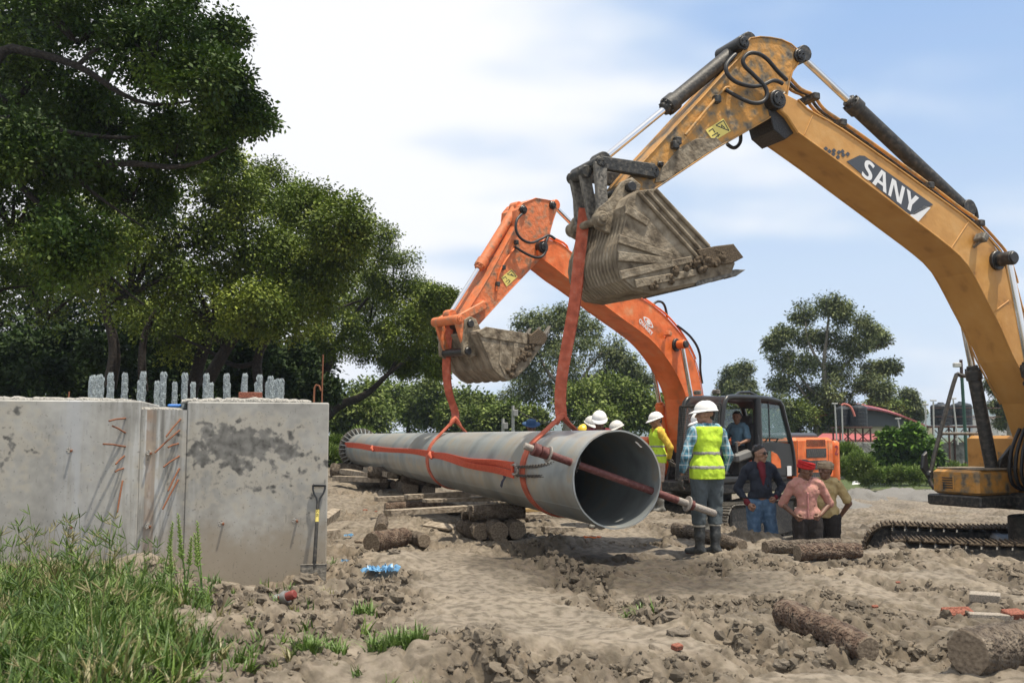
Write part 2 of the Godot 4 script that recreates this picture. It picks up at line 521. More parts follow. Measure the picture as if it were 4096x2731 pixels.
func build_ground():
	print("start ground ", Time.get_ticks_msec())
	var xs := PackedFloat32Array()
	var right := lines(0.0, 3.4, 0.0235, 1.011, 12.0)
	var left := lines(0.0235, 3.1, 0.0235, 1.02, 6.0)
	for q in [right, left]:
		var s: float = q[q.size() - 1] - q[q.size() - 2]
		var v0: float = q[q.size() - 1]
		while v0 < 900.0:
			s *= 1.16
			v0 += s
			q.append(v0)
	for i in left.size(): xs.append(-left[left.size() - 1 - i])
	xs.append_array(right)
	var zs := PackedFloat32Array([3.0, 0.0, -2.5, -3.6, -4.2, -4.6])
	var z := 4.8
	var st := 0.021
	while z < 1290.0:
		zs.append(-z)
		st = 0.021 + maxf(0.0, z - 5.0) * 0.0066 if z < 30.0 else st * 1.16
		z += st
	var nx := xs.size(); var nz := zs.size()
	var v := PackedVector3Array(); v.resize(nx * nz)
	var col := PackedColorArray(); col.resize(nx * nz)
	var nrm := PackedVector3Array(); nrm.resize(nx * nz)
	var k := 0
	for j in nz:
		for i in nx:
			var x := xs[i]; var zz := zs[j]
			var h: float
			var c := 0.2; var w := 0.0
			if zz > -45.0 and zz < -4.3 and absf(x) < 1.0 - zz * 0.6:
				h = gh(x, zz)
				c = churn(x, zz)
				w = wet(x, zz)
				h += clods(x, zz, c)
			else:
				h = gh(x, zz) if zz > -120.0 else -0.93
			v[k] = Vector3(x, h, zz)
			var dry := Vector3(.19, .157, .117)
			var g := 0.85 + 0.5 * nB.get_noise_2d(x * 0.7 + 9.0, zz * 0.7) * 0.5 + 0.6 * nA.get_noise_2d(x * 2.0 + 50.0, zz * 2.0)
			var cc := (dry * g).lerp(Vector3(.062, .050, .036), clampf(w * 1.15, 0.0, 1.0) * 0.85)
			cc = cc.lerp(Vector3(.255, .224, .182), 0.8 * (1.0 - c) * (1.0 - w))
			# grass beyond the works
			var far := smoothstep(-27.0, -33.0, zz + 1.5 * nA.get_noise_2d(x, zz)) if x < 4.0 else smoothstep(-38.0, -44.0, zz)
			cc = cc.lerp(Vector3(.075, .11, .03), far)
			col[k] = Color(cc.x, cc.y, cc.z)
			k += 1
	print("heights ", Time.get_ticks_msec())
	for j in nz:
		for i in nx:
			var a := v[j * nx + maxi(i - 1, 0)]; var b := v[j * nx + mini(i + 1, nx - 1)]
			var c := v[maxi(j - 1, 0) * nx + i]; var d := v[mini(j + 1, nz - 1) * nx + i]
			nrm[j * nx + i] = (b - a).cross(d - c).normalized() * 1.0
			if nrm[j * nx + i].y < 0.0: nrm[j * nx + i] = -nrm[j * nx + i]
	var idx := PackedInt32Array(); idx.resize((nx - 1) * (nz - 1) * 6)
	k = 0
	for j in nz - 1:
		for i in nx - 1:
			var a := j * nx + i
			idx[k] = a; idx[k + 1] = a + nx; idx[k + 2] = a + 1
			idx[k + 3] = a + 1; idx[k + 4] = a + nx; idx[k + 5] = a + nx + 1
			k += 6
	var arr := []
	arr.resize(Mesh.ARRAY_MAX)
	arr[Mesh.ARRAY_VERTEX] = v; arr[Mesh.ARRAY_NORMAL] = nrm; arr[Mesh.ARRAY_COLOR] = col; arr[Mesh.ARRAY_INDEX] = idx
	var m := ArrayMesh.new()
	m.add_surface_from_arrays(Mesh.PRIMITIVE_TRIANGLES, arr)
	M.soil = plain(Color.WHITE, 0.95)
	M.soil.vertex_color_use_as_albedo = true
	M.soil.albedo_texture = ntex(0.010, 201, [[0.0, Color(0.62, 0.60, 0.57)], [0.36, Color(0.78, 0.77, 0.75)], [0.5, Color(0.90, 0.89, 0.87)], [0.66, Color(0.97, 0.96, 0.95)], [1.0, Color(1, 1, 1)]], 1024, 7)
	M.soil.uv1_triplanar = true; M.soil.uv1_world_triplanar = true
	M.soil.uv1_scale = Vector3.ONE * 0.8
	M.soil.normal_enabled = true
	M.soil.normal_texture = ntex_n(0.022, 202, 16.0, 1024, 6)
	M.soil.normal_scale = 0.4
	struct("ground", m, M.soil)
	print(Time.get_ticks_msec(), " ground ", nx, " x ", nz)
	# loose clods
	M.clod = plain(Color.WHITE, 0.95)
	M.clod.vertex_color_use_as_albedo = true
	M.clod.albedo_texture = M.soil.albedo_texture
	M.clod.uv1_triplanar = true; M.clod.uv1_scale = Vector3.ONE * 1.3
	M.clod_solo = rough_mat([[0.0, lin(.08, .066, .05)], [0.5, lin(.16, .135, .105)], [1.0, lin(.25, .215, .17)]], 0.4, 0.95, 203, 0.02, 1.0, 0.0, false, 0.05, 14.0)
	var rng := RandomNumberGenerator.new(); rng.seed = 7
	for s in 4:
		var mm := MultiMesh.new()
		mm.transform_format = MultiMesh.TRANSFORM_3D
		mm.use_colors = true
		mm.mesh = lump(s + 300, 7, 5, 0.8, -1)
		var xf := []; var cl := []
		for t in 16000:
			var zz := -rng.randf_range(4.7, 19.0)
			if rng.randf() < 0.5: zz = -rng.randf_range(4.7, 11.0)
			var x := rng.randf_range(-0.62, 0.62) * -zz
			var c := churn(x, zz)
			if rng.randf() > c * c * c * 1.3 + 0.012: continue
			if x < -1.9 and zz < -9.4: continue
			var r := 0.006 + 0.036 * pow(rng.randf(), 3.6) * (0.3 + c)
			var b := Basis(Vector3(rng.randf_range(-1, 1), rng.randf_range(-1, 1), 0.3).normalized(), rng.randf() * TAU).scaled_local(Vector3(r, r * rng.randf_range(0.55, 0.9), r * rng.randf_range(0.7, 1.2)))
			xf.append(Transform3D(b, Vector3(x, gh(x, zz) + clods(x, zz, c) - r * 0.1, zz)))
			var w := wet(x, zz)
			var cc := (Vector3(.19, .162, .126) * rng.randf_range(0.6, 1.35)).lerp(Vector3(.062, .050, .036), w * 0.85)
			cl.append(Color(cc.x, cc.y, cc.z))
		mm.instance_count = xf.size()
		for i in xf.size():
			mm.set_instance_transform(i, xf[i]); mm.set_instance_color(i, cl[i])
		var o := MultiMeshInstance3D.new()
		o.name = numbered("soil_clods")
		o.multimesh = mm
		o.material_override = M.clod
		o.set_meta("kind", "stuff")
		tag(o, "loose crumbs and clods of dry mud scattered over the ground", "soil", "loose soil clods")
		add_child(o)

func lump(sd: int, na := 9, nb := 6, amp := 0.45, g := 1) -> ArrayMesh:
	var n := noise(0.9, sd, 3)
	var mb := MB.new()
	var rs := []
	for i in range(1, nb):
		var th := PI * i / nb
		var r := []
		for j in na:
			var ph := TAU * j / na
			var d := Vector3(sin(th) * cos(ph), -cos(th), sin(th) * sin(ph))
			r.append(d * (1.0 + amp * n.get_noise_3dv(d * 1.6)))
		rs.append(r)
	mb.rings(rs, true, g)
	return mb.done()

# ---------------------------------------------------------------- concrete foundation, shovel
const BLK := Transform3D(Vector3(0.974, 0, -0.225), Vector3(0, 1, 0), Vector3(0.225, 0, 0.974), Vector3(-1.835, 0, -10))

func with_uv(m: ArrayMesh, x0: float, y0: float, w: float, h: float) -> ArrayMesh:
	var a := m.surface_get_arrays(0)
	var v: PackedVector3Array = a[Mesh.ARRAY_VERTEX]
	var uv := PackedVector2Array(); uv.resize(v.size())
	for i in v.size(): uv[i] = Vector2((v[i].x - x0 + v[i].z * 0.3) / w, 1.0 - (v[i].y - y0) / h)
	a[Mesh.ARRAY_TEX_UV] = uv
	a[Mesh.ARRAY_TANGENT] = null
	var r := ArrayMesh.new()
	r.add_surface_from_arrays(Mesh.PRIMITIVE_TRIANGLES, a)
	return r

# cast concrete: form marks, mortar smear, rust and lime runs, mud line
func concrete_picture() -> ImageTexture:
	var w := 780; var h := 360
	var im := Image.create(w, h, false, Image.FORMAT_RGB8)
	var big := noise(1.1, 61, 4); var fine := noise(9.0, 62, 5); var streak := noise(1.0, 63, 4); var edge := noise(5.0, 64, 5); var spot := noise(26.0, 65, 2)
	var sm1: Vector2 = Vector2(-0.878, 1.257); var sm2: Vector2 = Vector2(-0.411, 1.221); var sm3: Vector2 = Vector2(-0.645, 1.009); var sm4: Vector2 = Vector2(-0.226, 1.028); var sm5: Vector2 = Vector2(-2.994, 1.31)
	var g0: float = Vector2(-1.734, 0.935).x; var g1: float = Vector2(-1.647, 0.934).x; var g2: float = Vector2(-1.36, 0.932).x
	var pale: float = Vector2(-2.375, 0.941).x
	for j in h:
		var y := 1.7 - 2.4 * (j + 0.5) / h
		for i in w:
			var x := -5.2 + 5.2 * (i + 0.5) / w
			var f := fine.get_noise_2d(x, y)
			var b := big.get_noise_2d(x, y)
			var e := edge.get_noise_2d(x, y) + 0.5 * f
			var c := Vector3(.325, .32, .298) * (1.0 + 0.36 * b + 0.16 * f)
			var st := streak.get_noise_2d(x * 14.0, y * 0.8)
			var near: float = exp(-pow((x - g1) / 0.32, 2.0))
			c = c.lerp(Vector3(.52, .53, .53), near * clampf(st * 2.2, 0.0, 0.75) * smoothstep(-0.3, 1.2, y))
			c = c.lerp(Vector3(.13, .125, .115), near * clampf(-st * 2.4 - 0.25 + 0.3 * f, 0.0, 0.7))
			if x > g0 and x < g1: c = c.lerp(Vector3(.26, .19, .14), clampf(0.62 + 0.5 * e + 0.3 * st, 0.0, 0.9))
			c = c.lerp(Vector3(.43, .45, .48), 0.55 * exp(-pow((x - pale) / 0.16, 2.0)) * clampf(0.8 + st, 0.0, 1.0))
			# dark mortar smears with ragged edges
			var s := -1.0
			for q in [[sm1, 0.50, 0.25, 0.95], [sm2, 0.12, 0.17, 0.75], [sm3, 0.42, 0.14, 0.15], [sm4, 0.24, 0.12, 0.2], [sm5, 0.16, 0.2, 0.2]]:
				var cc: Vector2 = q[0]
				var dx: float = (x - cc.x) / q[1]; var dy: float = (y - cc.y) / q[2]
				s = maxf(s, (1.0 - sqrt(dx * dx + dy * dy)) * q[3] + (0.0 if q[3] > 0.5 else -0.1))
			if s > -0.6:
				var k := smoothstep(0.0, 0.36, s * 1.3 + 0.95 * e - 0.01)
				c = c.lerp(Vector3(.075, .073, .068) * (1.0 + 0.9 * maxf(0.0, b + 0.9 * edge.get_noise_2d(x * 0.5 + 7.0, y * 0.8))), k * (0.72 + 0.5 * f))
				var dust := smoothstep(-0.45, 0.0, s + 0.6 * e)
				c = c.lerp(Vector3(.40, .365, .30), dust * (1.0 - k) * 0.55)
			# dried mud thrown up along the foot
			var mud := smoothstep(0.35, -0.1, y - 0.32 * smoothstep(-2.3, -1.0, x) + 0.22 * b + 0.12 * e)
			c = c.lerp(Vector3(.27, .225, .165), mud * 0.75)
			var p := spot.get_noise_2d(x, y)
			if p > 0.66: c *= 0.6
			var sc := streak.get_noise_2d(x * 40.0 + 90.0, y * 3.0)
			if sc > 0.56: c *= 0.78
			im.set_pixel(i, j, Color(c.x, c.y, c.z).linear_to_srgb())
	im.generate_mipmaps()
	return ImageTexture.create_from_image(im)

func slab(x0: float, x1: float, z0: float, z1: float, y0: float, y1: float, e := 0.012) -> ArrayMesh:
	var mb := MB.new()
	mb.box(Vector3((x0 + x1) / 2, (y0 + y1) / 2, (z0 + z1) / 2), Vector3(x1 - x0, y1 - y0, z1 - z0), e)
	return mb.done()

func rough_lip(x0: float, x1: float, y: float, hgt: float, sd: int) -> ArrayMesh:
	# crumbled screed standing on the top edge
	var mb := MB.new()
	var n := noise(6.0, sd, 4)
	var rs := []
	var k := int((x1 - x0) / 0.03)
	for i in k + 1:
		var x := lerpf(x0, x1, float(i) / k)
		var t: float = sin(PI * clampf(float(i) / k, 0.01, 0.99))
		var hh: float = hgt * (0.35 + 0.65 * pow(t, 0.35)) * (1.0 + 0.5 * n.get_noise_1d(x * 3.0))
		var zf := -0.035 + 0.025 * n.get_noise_1d(x * 2.0 + 50.0)
		rs.append([Vector3(x, y - 0.01, zf), Vector3(x, y + hh * 0.7, zf - 0.01 + 0.02 * n.get_noise_1d(x * 5.0 + 9.0)), Vector3(x, y + hh, zf - 0.06), Vector3(x, y + hh * (1.0 + 0.3 * n.get_noise_1d(x * 4.0 + 20.0)), zf - 0.3), Vector3(x, y - 0.01, zf - 0.6)])
	mb.rings(rs, true, 3)
	return mb.done()

func build_foundation():
	var f := thing("concrete_foundation", "big grey cast concrete foundation block with a ring of wrapped anchor bolts", "foundation", "", BLK)
	var face := plain(Color.WHITE, 0.88)
	face.albedo_texture = concrete_picture()
	var yl: float = Vector2(-2.461, 1.683).y; var yr: float = Vector2(-0.66, 1.678).y; var ym: float = Vector2(-1.597, 1.597).y
	var xg: float = Vector2(-1.782, 0.936).x; var xj: float = Vector2(-1.358, 0.932).x; var xm: float = Vector2(-1.675, 0.935).x
	part(f, "cast_block", with_uv(slab(-5.2, xg, -4.2, 0.0, -0.7, yl), -5.2, -0.7, 5.2, 2.4), face)
	# recessed key with one slanted cheek
	var mb := MB.new()
	mb.extrude([Vector2(xg + 0.002, -0.008), Vector2(xm, -0.022), Vector2(xj - 0.0015, -0.004), Vector2(xj - 0.0015, -4.2), Vector2(xg + 0.002, -4.2)], 0.7, -ym, 0.0)
	var km := mb.done()
	var a := km.surface_get_arrays(0)
	var v: PackedVector3Array = a[Mesh.ARRAY_VERTEX]; var nn: PackedVector3Array = a[Mesh.ARRAY_NORMAL]
	for i in v.size():
		v[i] = Vector3(v[i].x, -v[i].z, v[i].y); nn[i] = Vector3(nn[i].x, -nn[i].z, nn[i].y)
	a[Mesh.ARRAY_VERTEX] = v; a[Mesh.ARRAY_NORMAL] = nn
	var key := ArrayMesh.new()
	key.add_surface_from_arrays(Mesh.PRIMITIVE_TRIANGLES, a)
	part(f, "key_recess", with_uv(key, -5.2, -0.7, 5.2, 2.4), face)
	part(f, "cast_block", with_uv(slab(xj, 0.0, -4.2, 0.0, -0.7, yr), -5.2, -0.7, 5.2, 2.4), face)
	part(f, "screed_lip", rough_lip(-5.1, Vector2(-1.878, 1.687).x, yl, 0.035, 71), M.concrete_rough)
	part(f, "screed_lip", rough_lip(Vector2(-1.419, 1.67).x, Vector2(-0.175, 1.679).x, yr, 0.045, 72), M.concrete_rough)
	part(f, "screed_lip", rough_lip(Vector2(-1.863, 1.596).x, Vector2(-1.404, 1.598).x, ym, 0.028, 73), M.concrete_rough)
	mb = MB.new()
	var pp := []; var rr := []
	for i in 9:
		pp.append(Vector3(-4.85 + 0.07 * i, yl + 0.045, -0.12)); rr.append(0.04 + 0.008 * sin(i * 1.7))
	mb.tube(pp, rr, 9)
	part(f, "mortar_sausage", mb.done(), M.concrete_rough)
	# rebar stubs: points on the face, the free ends stand off it
	var bars := [
		[Vector2(-1.923, 1.514), Vector2(-2.045, 1.485), .16], [Vector2(-1.921, 1.379), Vector2(-2.024, 1.44), .10], [Vector2(-1.916, 1.246), Vector2(-2.088, 1.271), .17],
		[Vector2(-1.921, 1.154), Vector2(-1.977, 1.08), .12], [Vector2(-1.925, 1.038), Vector2(-1.983, 1.01), .10], [Vector2(-1.926, 0.918), Vector2(-1.946, 0.634), .13],
		[Vector2(-1.419, 1.506), Vector2(-1.531, 1.338), .14], [Vector2(-1.427, 1.398), Vector2(-1.621, 1.189), .19], [Vector2(-1.433, 1.272), Vector2(-1.513, 1.237), .12],
		[Vector2(-1.422, 1.151), Vector2(-1.545, 1.052), .15], [Vector2(-1.415, 1.031), Vector2(-1.499, 0.825), .12], [Vector2(-1.422, 0.923), Vector2(-1.54, 0.656), .15]]
	for b in bars:
		mb = MB.new()
		var p0 := Vector3(b[0].x, b[0].y, -0.03); var p1 := Vector3(b[0].x, b[0].y, 0.02); var p2 := Vector3(b[1].x, b[1].y, b[2])
		p2 = Vector3(lerpf(p1.x, p2.x, 1.0), lerpf(p1.y, p2.y, 1.0), b[2])
		mb.tube([p0, p1, p1.lerp(p2, 0.12), p1.lerp(p2, 0.55) + Vector3(0, 0.006, 0), p2], 0.0085, 7)
		part(f, "rebar_stub", mb.done(), M.rust)
	for q in [Vector2(-2.393, 1.211), Vector2(-2.365, 0.496), Vector2(-1.668, 0.486), Vector2(-0.995, 0.503), Vector2(-0.296, 0.515), Vector2(-1.683, 1.183)]:
		mb = MB.new()
		mb.cyl(Vector3(q.x, q.y, -0.02), Vector3(q.x + 0.004, q.y - 0.005, 0.045), 0.011, 8)
		part(f, "form_tie", mb.done(), M.rust)
		mb = MB.new()
		mb.cyl(Vector3(q.x - 0.02, q.y + 0.003, -0.03), Vector3(q.x - 0.02, q.y + 0.003, 0.003), 0.026, 9)
		part(f, "patch_plug", mb.done(), M.concrete_rough)
	for q in [[Vector2(-0.064, 1.676), .53, 0.0], [Vector2(-0.145, 1.675), .19, .05], [Vector2(-2.477, 1.683), .12, 0.0]]:
		mb = MB.new()
		var x: float = q[0].x
		var y: float = q[0].y - 0.03
		var path := [Vector3(x, y, -0.2), Vector3(x, y + q[1] * 0.5, -0.2), Vector3(x + 0.004, y + q[1], -0.2)]
		if q[2] > 0.0: path.append_array([Vector3(x + 0.02, y + q[1] + 0.03, -0.2), Vector3(x + 0.05, y + q[1] + 0.02, -0.2), Vector3(x + 0.07, y + q[1] - 0.03, -0.2)])
		mb.tube(path, 0.0075 if q[2] == 0.0 else 0.010, 7)
		part(f, "starter_bar", mb.done(), M.rust)
	# anchor bolts in crumpled film
	var wraps := []
	var rng := RandomNumberGenerator.new(); rng.seed = 5
	for k in 5:
		mb = MB.new()
		var n := noise(14.0, 80 + k, 3)
		var rs := []
		var tall := 0.40
		for i in 15:
			var y := tall * i / 14.0
			var ring := []
			for j in 14:
				var t := TAU * j / 14
				var r := 0.031 + 0.008 * n.get_noise_3d(cos(t) * 0.14, y * 0.8 + 0.05 * sin(t), sin(t) * 0.14) * 1.6
				if i == 14: r *= 0.72
				if i >= 13: r += 0.010 * n.get_noise_2d(j * 0.9, 3.0)
				ring.append(Vector3(cos(t) * r, y + (0.016 * n.get_noise_2d(j * 0.7, 8.0) if i >= 13 else 0.0), sin(t) * r))
			rs.append(ring)
		mb.rings(rs, true, -1)
		wraps.append(mb.done())
	var cx: float = Vector2(-1.47, 1.644).x
	mb = MB.new()
	mb.cyl(Vector3.ZERO, Vector3(0, 0.36, 0), 0.027, 10)
	var core := mb.done()
	for i in 30:
		var t := TAU * (i + 0.3) / 30
		var bolt := part(f, "anchor_bolt", core, M.steel_bolt)
		bolt.position = Vector3(cx + 1.0 * cos(t), ym - 0.01 + rng.randf_range(-0.012, 0.012), -1.42 + 1.0 * sin(t))
		var wr := part(bolt, "plastic_wrap", wraps[rng.randi() % 5], M.wrap)
		wr.rotation.y = rng.randf() * TAU
	mb = MB.new()
	mb.box(Vector3.ZERO, Vector3(0.23, 0.06, 0.11), 0.006)
	solo("brick", mb.done(), M.brick, "orange clay brick lying on top of the foundation beside the bolts", "brick", "", BLK * at(Vector3(Vector2(-0.773, 1.713).x, yr + 0.075, -0.22)))
	mb = MB.new()
	mb.box(Vector3.ZERO, Vector3(0.13, 0.03, 0.09), 0.012)
	solo("plastic_scrap", mb.done(), plain(lin(.03, .16, .5), 0.4), "small bright blue plastic scrap among the anchor bolts", "scrap", "", BLK * at(Vector3(Vector2(-1.49, 1.623).x, ym + 0.045, -0.14)))
	build_shovel()

func build_shovel():
	var base: Vector2 = Vector2(-0.132, -0.029)
	var s := thing("shovel", "black D-handled spade leaning on the right end of the foundation", "shovel", "", BLK * at(Vector3(base.x, base.y, 0.2)))
	var o := Vector3(base.x, base.y, 0.2)
	var gl: Vector2 = Vector2(-0.146, 0.862); var gr: Vector2 = Vector2(-0.025, 0.86); var yk: Vector2 = Vector2(-0.094, 0.708); var sb: Vector2 = Vector2(-0.124, 0.11)
	var L := Vector3(gl.x, gl.y, 0.03) - o; var R := Vector3(gr.x, gr.y, 0.03) - o; var Y := Vector3(yk.x, yk.y, 0.05) - o; var S := Vector3(sb.x, sb.y, 0.19) - o
	var mb := MB.new()
	mb.cyl(L, R, 0.017, 12, 0.004)
	part(s, "grip", mb.done(), M.black_paint)
	mb = MB.new()
	for e in [L, R]:
		var mid: Vector3 = e.lerp(Y, 0.55) + (e - (L + R) / 2) * 0.28
		mb.tube([e, e.lerp(mid, 0.5) + (e - (L + R) / 2) * 0.08, mid, mid.lerp(Y, 0.6), Y + Vector3(0, -0.05, 0.005)], 0.0095, 8)
	part(s, "yoke", mb.done(), M.black_paint)
	mb = MB.new()
	mb.tube([Y + Vector3(0, 0.0, 0), Y.lerp(S, 0.5), S, S + Vector3(-0.004, -0.07, 0.01)], [0.018, 0.0175, 0.02, 0.006], 12)
	var sh := part(s, "shaft", mb.done(), M.black_dirty)
	# printed sleeve
	var a := Y.lerp(S, 0.14); var b := Y.lerp(S, 0.335)
	mb = MB.new()
	mb.cyl(a, b, 0.0186, 14)
	part(sh, "printed_sleeve", mb.done(), M.label_yellow)
	var txt := TextMesh.new()
	txt.text = "KC TOOLS"; txt.font_size = 16; txt.depth = 0.001
	txt.pixel_size = 0.0018
	var fnt := SystemFont.new(); fnt.font_names = PackedStringArray(["Droid Sans"]); fnt.font_weight = 700
	txt.font = fnt
	var t := part(sh, "lettering", txt, M.black_paint)
	t.transform = Transform3D(Basis(Vector3(0, 0, 1), -PI / 2).scaled(Vector3.ONE * 1.0), (a + b) / 2 + Vector3(0.0, 0, 0.0195))
	# blade
	mb = MB.new()
	var x0: float = Vector2(-0.258, 0.097).x - o.x; var x1: float = Vector2(-0.006, 0.09).x - o.x; var yt: float = Vector2(-0.13, 0.11).y - o.y
	var rs := []
	for i in 6:
		var y := lerpf(yt, yt - 0.27, i / 5.0)
		var ring := []
		for j in 9:
			var u := j / 8.0 * 2.0 - 1.0
			ring.append(Vector3(lerpf(x0, x1, (u * (1.0 - 0.02 * i) + 1) / 2), y, 0.0 + 0.018 * u * u + 0.02 * i * 0.3))
		for j in 9:
			var q: Vector3 = ring[8 - j]
			ring.append(q + Vector3(0, 0, -0.003))
		rs.append(ring)
	mb.rings(rs, true, 5)
	mb.tube([Vector3(x0, yt, 0.014), Vector3((x0 + x1) / 2, yt, -0.002), Vector3(x1, yt, 0.014)], 0.008, 6)
	part(s, "blade", mb.done(), M.grey_steel)

# ---------------------------------------------------------------- tapered steel pole, slings, strap, chain, rod
const POLE := Transform3D(Vector3(-0.35981, 0.013008, -0.932935), Vector3(0.004681, 0.999915, 0.012137), Vector3(0.933013, 0, -0.359841), Vector3(1.1272, 0.8836, -10.7))
const POLE_L := 12.648

func pole_r(s: float) -> float:
	return lerpf(0.525, 0.34, s / POLE_L)

func pole_ring(s: float, r: float, roll := 0.12) -> Array:
	# sixteen flats with eased corners
	var ring := []
	for k in 16:
		var a := TAU * k / 16 + roll
		for d in [-0.17, -0.06, 0.06, 0.17]:
			var t: float = a + d * 0.9
			var flat: float = cos(PI / 16) / cos(fposmod(t - roll + PI / 16, TAU / 16) - PI / 16) if absf(d) > 0.1 else 1.0
			var rr: float = r * lerpf(1.0, 1.004, 1.0) * (1.0 if absf(d) < 0.1 else lerpf(1.0, 0.9955, 0.8))
			ring.append(Vector3(s, cos(t) * rr, sin(t) * rr))
	return ring

func build_pole():
	var p := thing("steel_pole", "long tapered grey galvanised steel pole hanging in two red slings", "pole", "", POLE)
	var st := [0.0, 0.15, 0.20, 0.6, 1.5, 3.0, 5.0, 7.0, 9.0, 11.0, POLE_L]
	var outer := []; var inner := []
	for s in st:
		outer.append(pole_ring(s, pole_r(s))); inner.append(pole_ring(s, pole_r(s) - 0.017))
	for side in 2:
		var mb := MB.new()
		mb.sm(1)
		var rs: Array = outer if side == 0 else inner
		for i in rs.size() - 1:
			var n: int = rs[i].size()
			for j in n:
				if i == 1 and j in [7, 8]: continue   # drain hole near the rim
				var k := (j + 1) % n
				if side == 0: mb.quad(rs[i][j], rs[i][k], rs[i + 1][k], rs[i + 1][j])
				else: mb.quad(rs[i][j], rs[i + 1][j], rs[i + 1][k], rs[i][k])
		if side == 0:
			mb.sm(-1)
			for j in 64:
				mb.quad(inner[0][j], inner[0][(j + 1) % 64], outer[0][(j + 1) % 64], outer[0][j])
			for j in [7, 8]:
				mb.quad(outer[1][j], outer[1][j + 1], inner[1][j + 1], inner[1][j])
				mb.quad(outer[2][j], inner[2][j], inner[2][j + 1], outer[2][j + 1])
			mb.quad(outer[1][7], inner[1][7], inner[2][7], outer[2][7])
			mb.quad(outer[1][9], outer[2][9], inner[2][9], inner[1][9])
		part(p, "shell" if side == 0 else "inner_wall", mb.done(), M.galv)
	# long weld seams
	for a in [2.55, 4.1]:
		var mb := MB.new()
		var path := []
		for i in 8:
			var s: float = POLE_L * i / 7.0
			path.append(Vector3(s, cos(a) * pole_r(s) * 0.998, sin(a) * pole_r(s) * 0.998))
		mb.tube(path, 0.006, 5)
		part(p, "weld_seam", mb.done(), M.galv)
	# bolted flange with gusset ribs
	var mb := MB.new()
	var rs := []
	for q in [[0.36, 0.0], [0.47, 0.0], [0.47, 0.035], [0.30, 0.035]]:
		var ring := []
		for k in 40: ring.append(Vector3(POLE_L + 0.002 + q[1], cos(TAU * k / 40) * q[0], sin(TAU * k / 40) * q[0]))
		rs.append(ring)
	for i in 3: mb.rings([rs[i], rs[i + 1]], true, 2 + i, false, false)
	mb.rings([rs[3], rs[0]], true, 9, false, false)
	var fl := part(p, "flange", mb.done(), M.grey_steel)
	mb = MB.new()
	mb.cyl(Vector3(POLE_L + 0.04, 0, 0), Vector3(POLE_L + 0.055, 0, 0), 0.36, 32)
	part(fl, "blank_plate", mb.done(), M.grey_steel)
	for k in 28:
		mb = MB.new()
		var a := TAU * k / 28
		var u := Vector3(0, cos(a), sin(a)); var w := Vector3(0, -sin(a), cos(a)) * 0.006
		var c0 := Vector3(POLE_L, 0, 0)
		var q := [c0 + u * 0.345, c0 + u * 0.465, c0 + u * 0.455 + Vector3(-0.05, 0, 0), c0 + u * 0.352 + Vector3(-0.22, 0, 0)]
		mb.quad(q[0] + w, q[1] + w, q[2] + w, q[3] + w); mb.quad(q[3] - w, q[2] - w, q[1] - w, q[0] - w)
		for i in 4: mb.quad(q[i] - w, q[(i + 1) % 4] - w, q[(i + 1) % 4] + w, q[i] + w)
		part(fl, "gusset", mb.done(), M.galv)
	# slings
	build_sling(1.47, 0.15, 0.17, [Vector3(0.584, 1.743, -12.05), Vector3(0.598, 2.029, -11.98), Vector3(0.664, 2.442, -11.9), Vector3(0.749, 2.956, -11.8), Vector3(0.804, 3.468, -11.72), Vector3(0.855, 3.929, -11.66), Vector3(0.865, 4.041, -11.64)], "wide red web sling running from the yellow excavator bucket to the pole", 0.14)
	build_sling(5.7, 0.13, 0.2, [Vector3(-0.966, 1.754, -16.9), Vector3(-1.072, 2.081, -16.8), Vector3(-1.113, 2.444, -16.72), Vector3(-1.089, 2.805, -16.65), Vector3(-1.034, 3.198, -16.55)], "red web sling running from the orange excavator bucket to the pole", 0.13)
	build_strap()
	build_rod_and_chain()

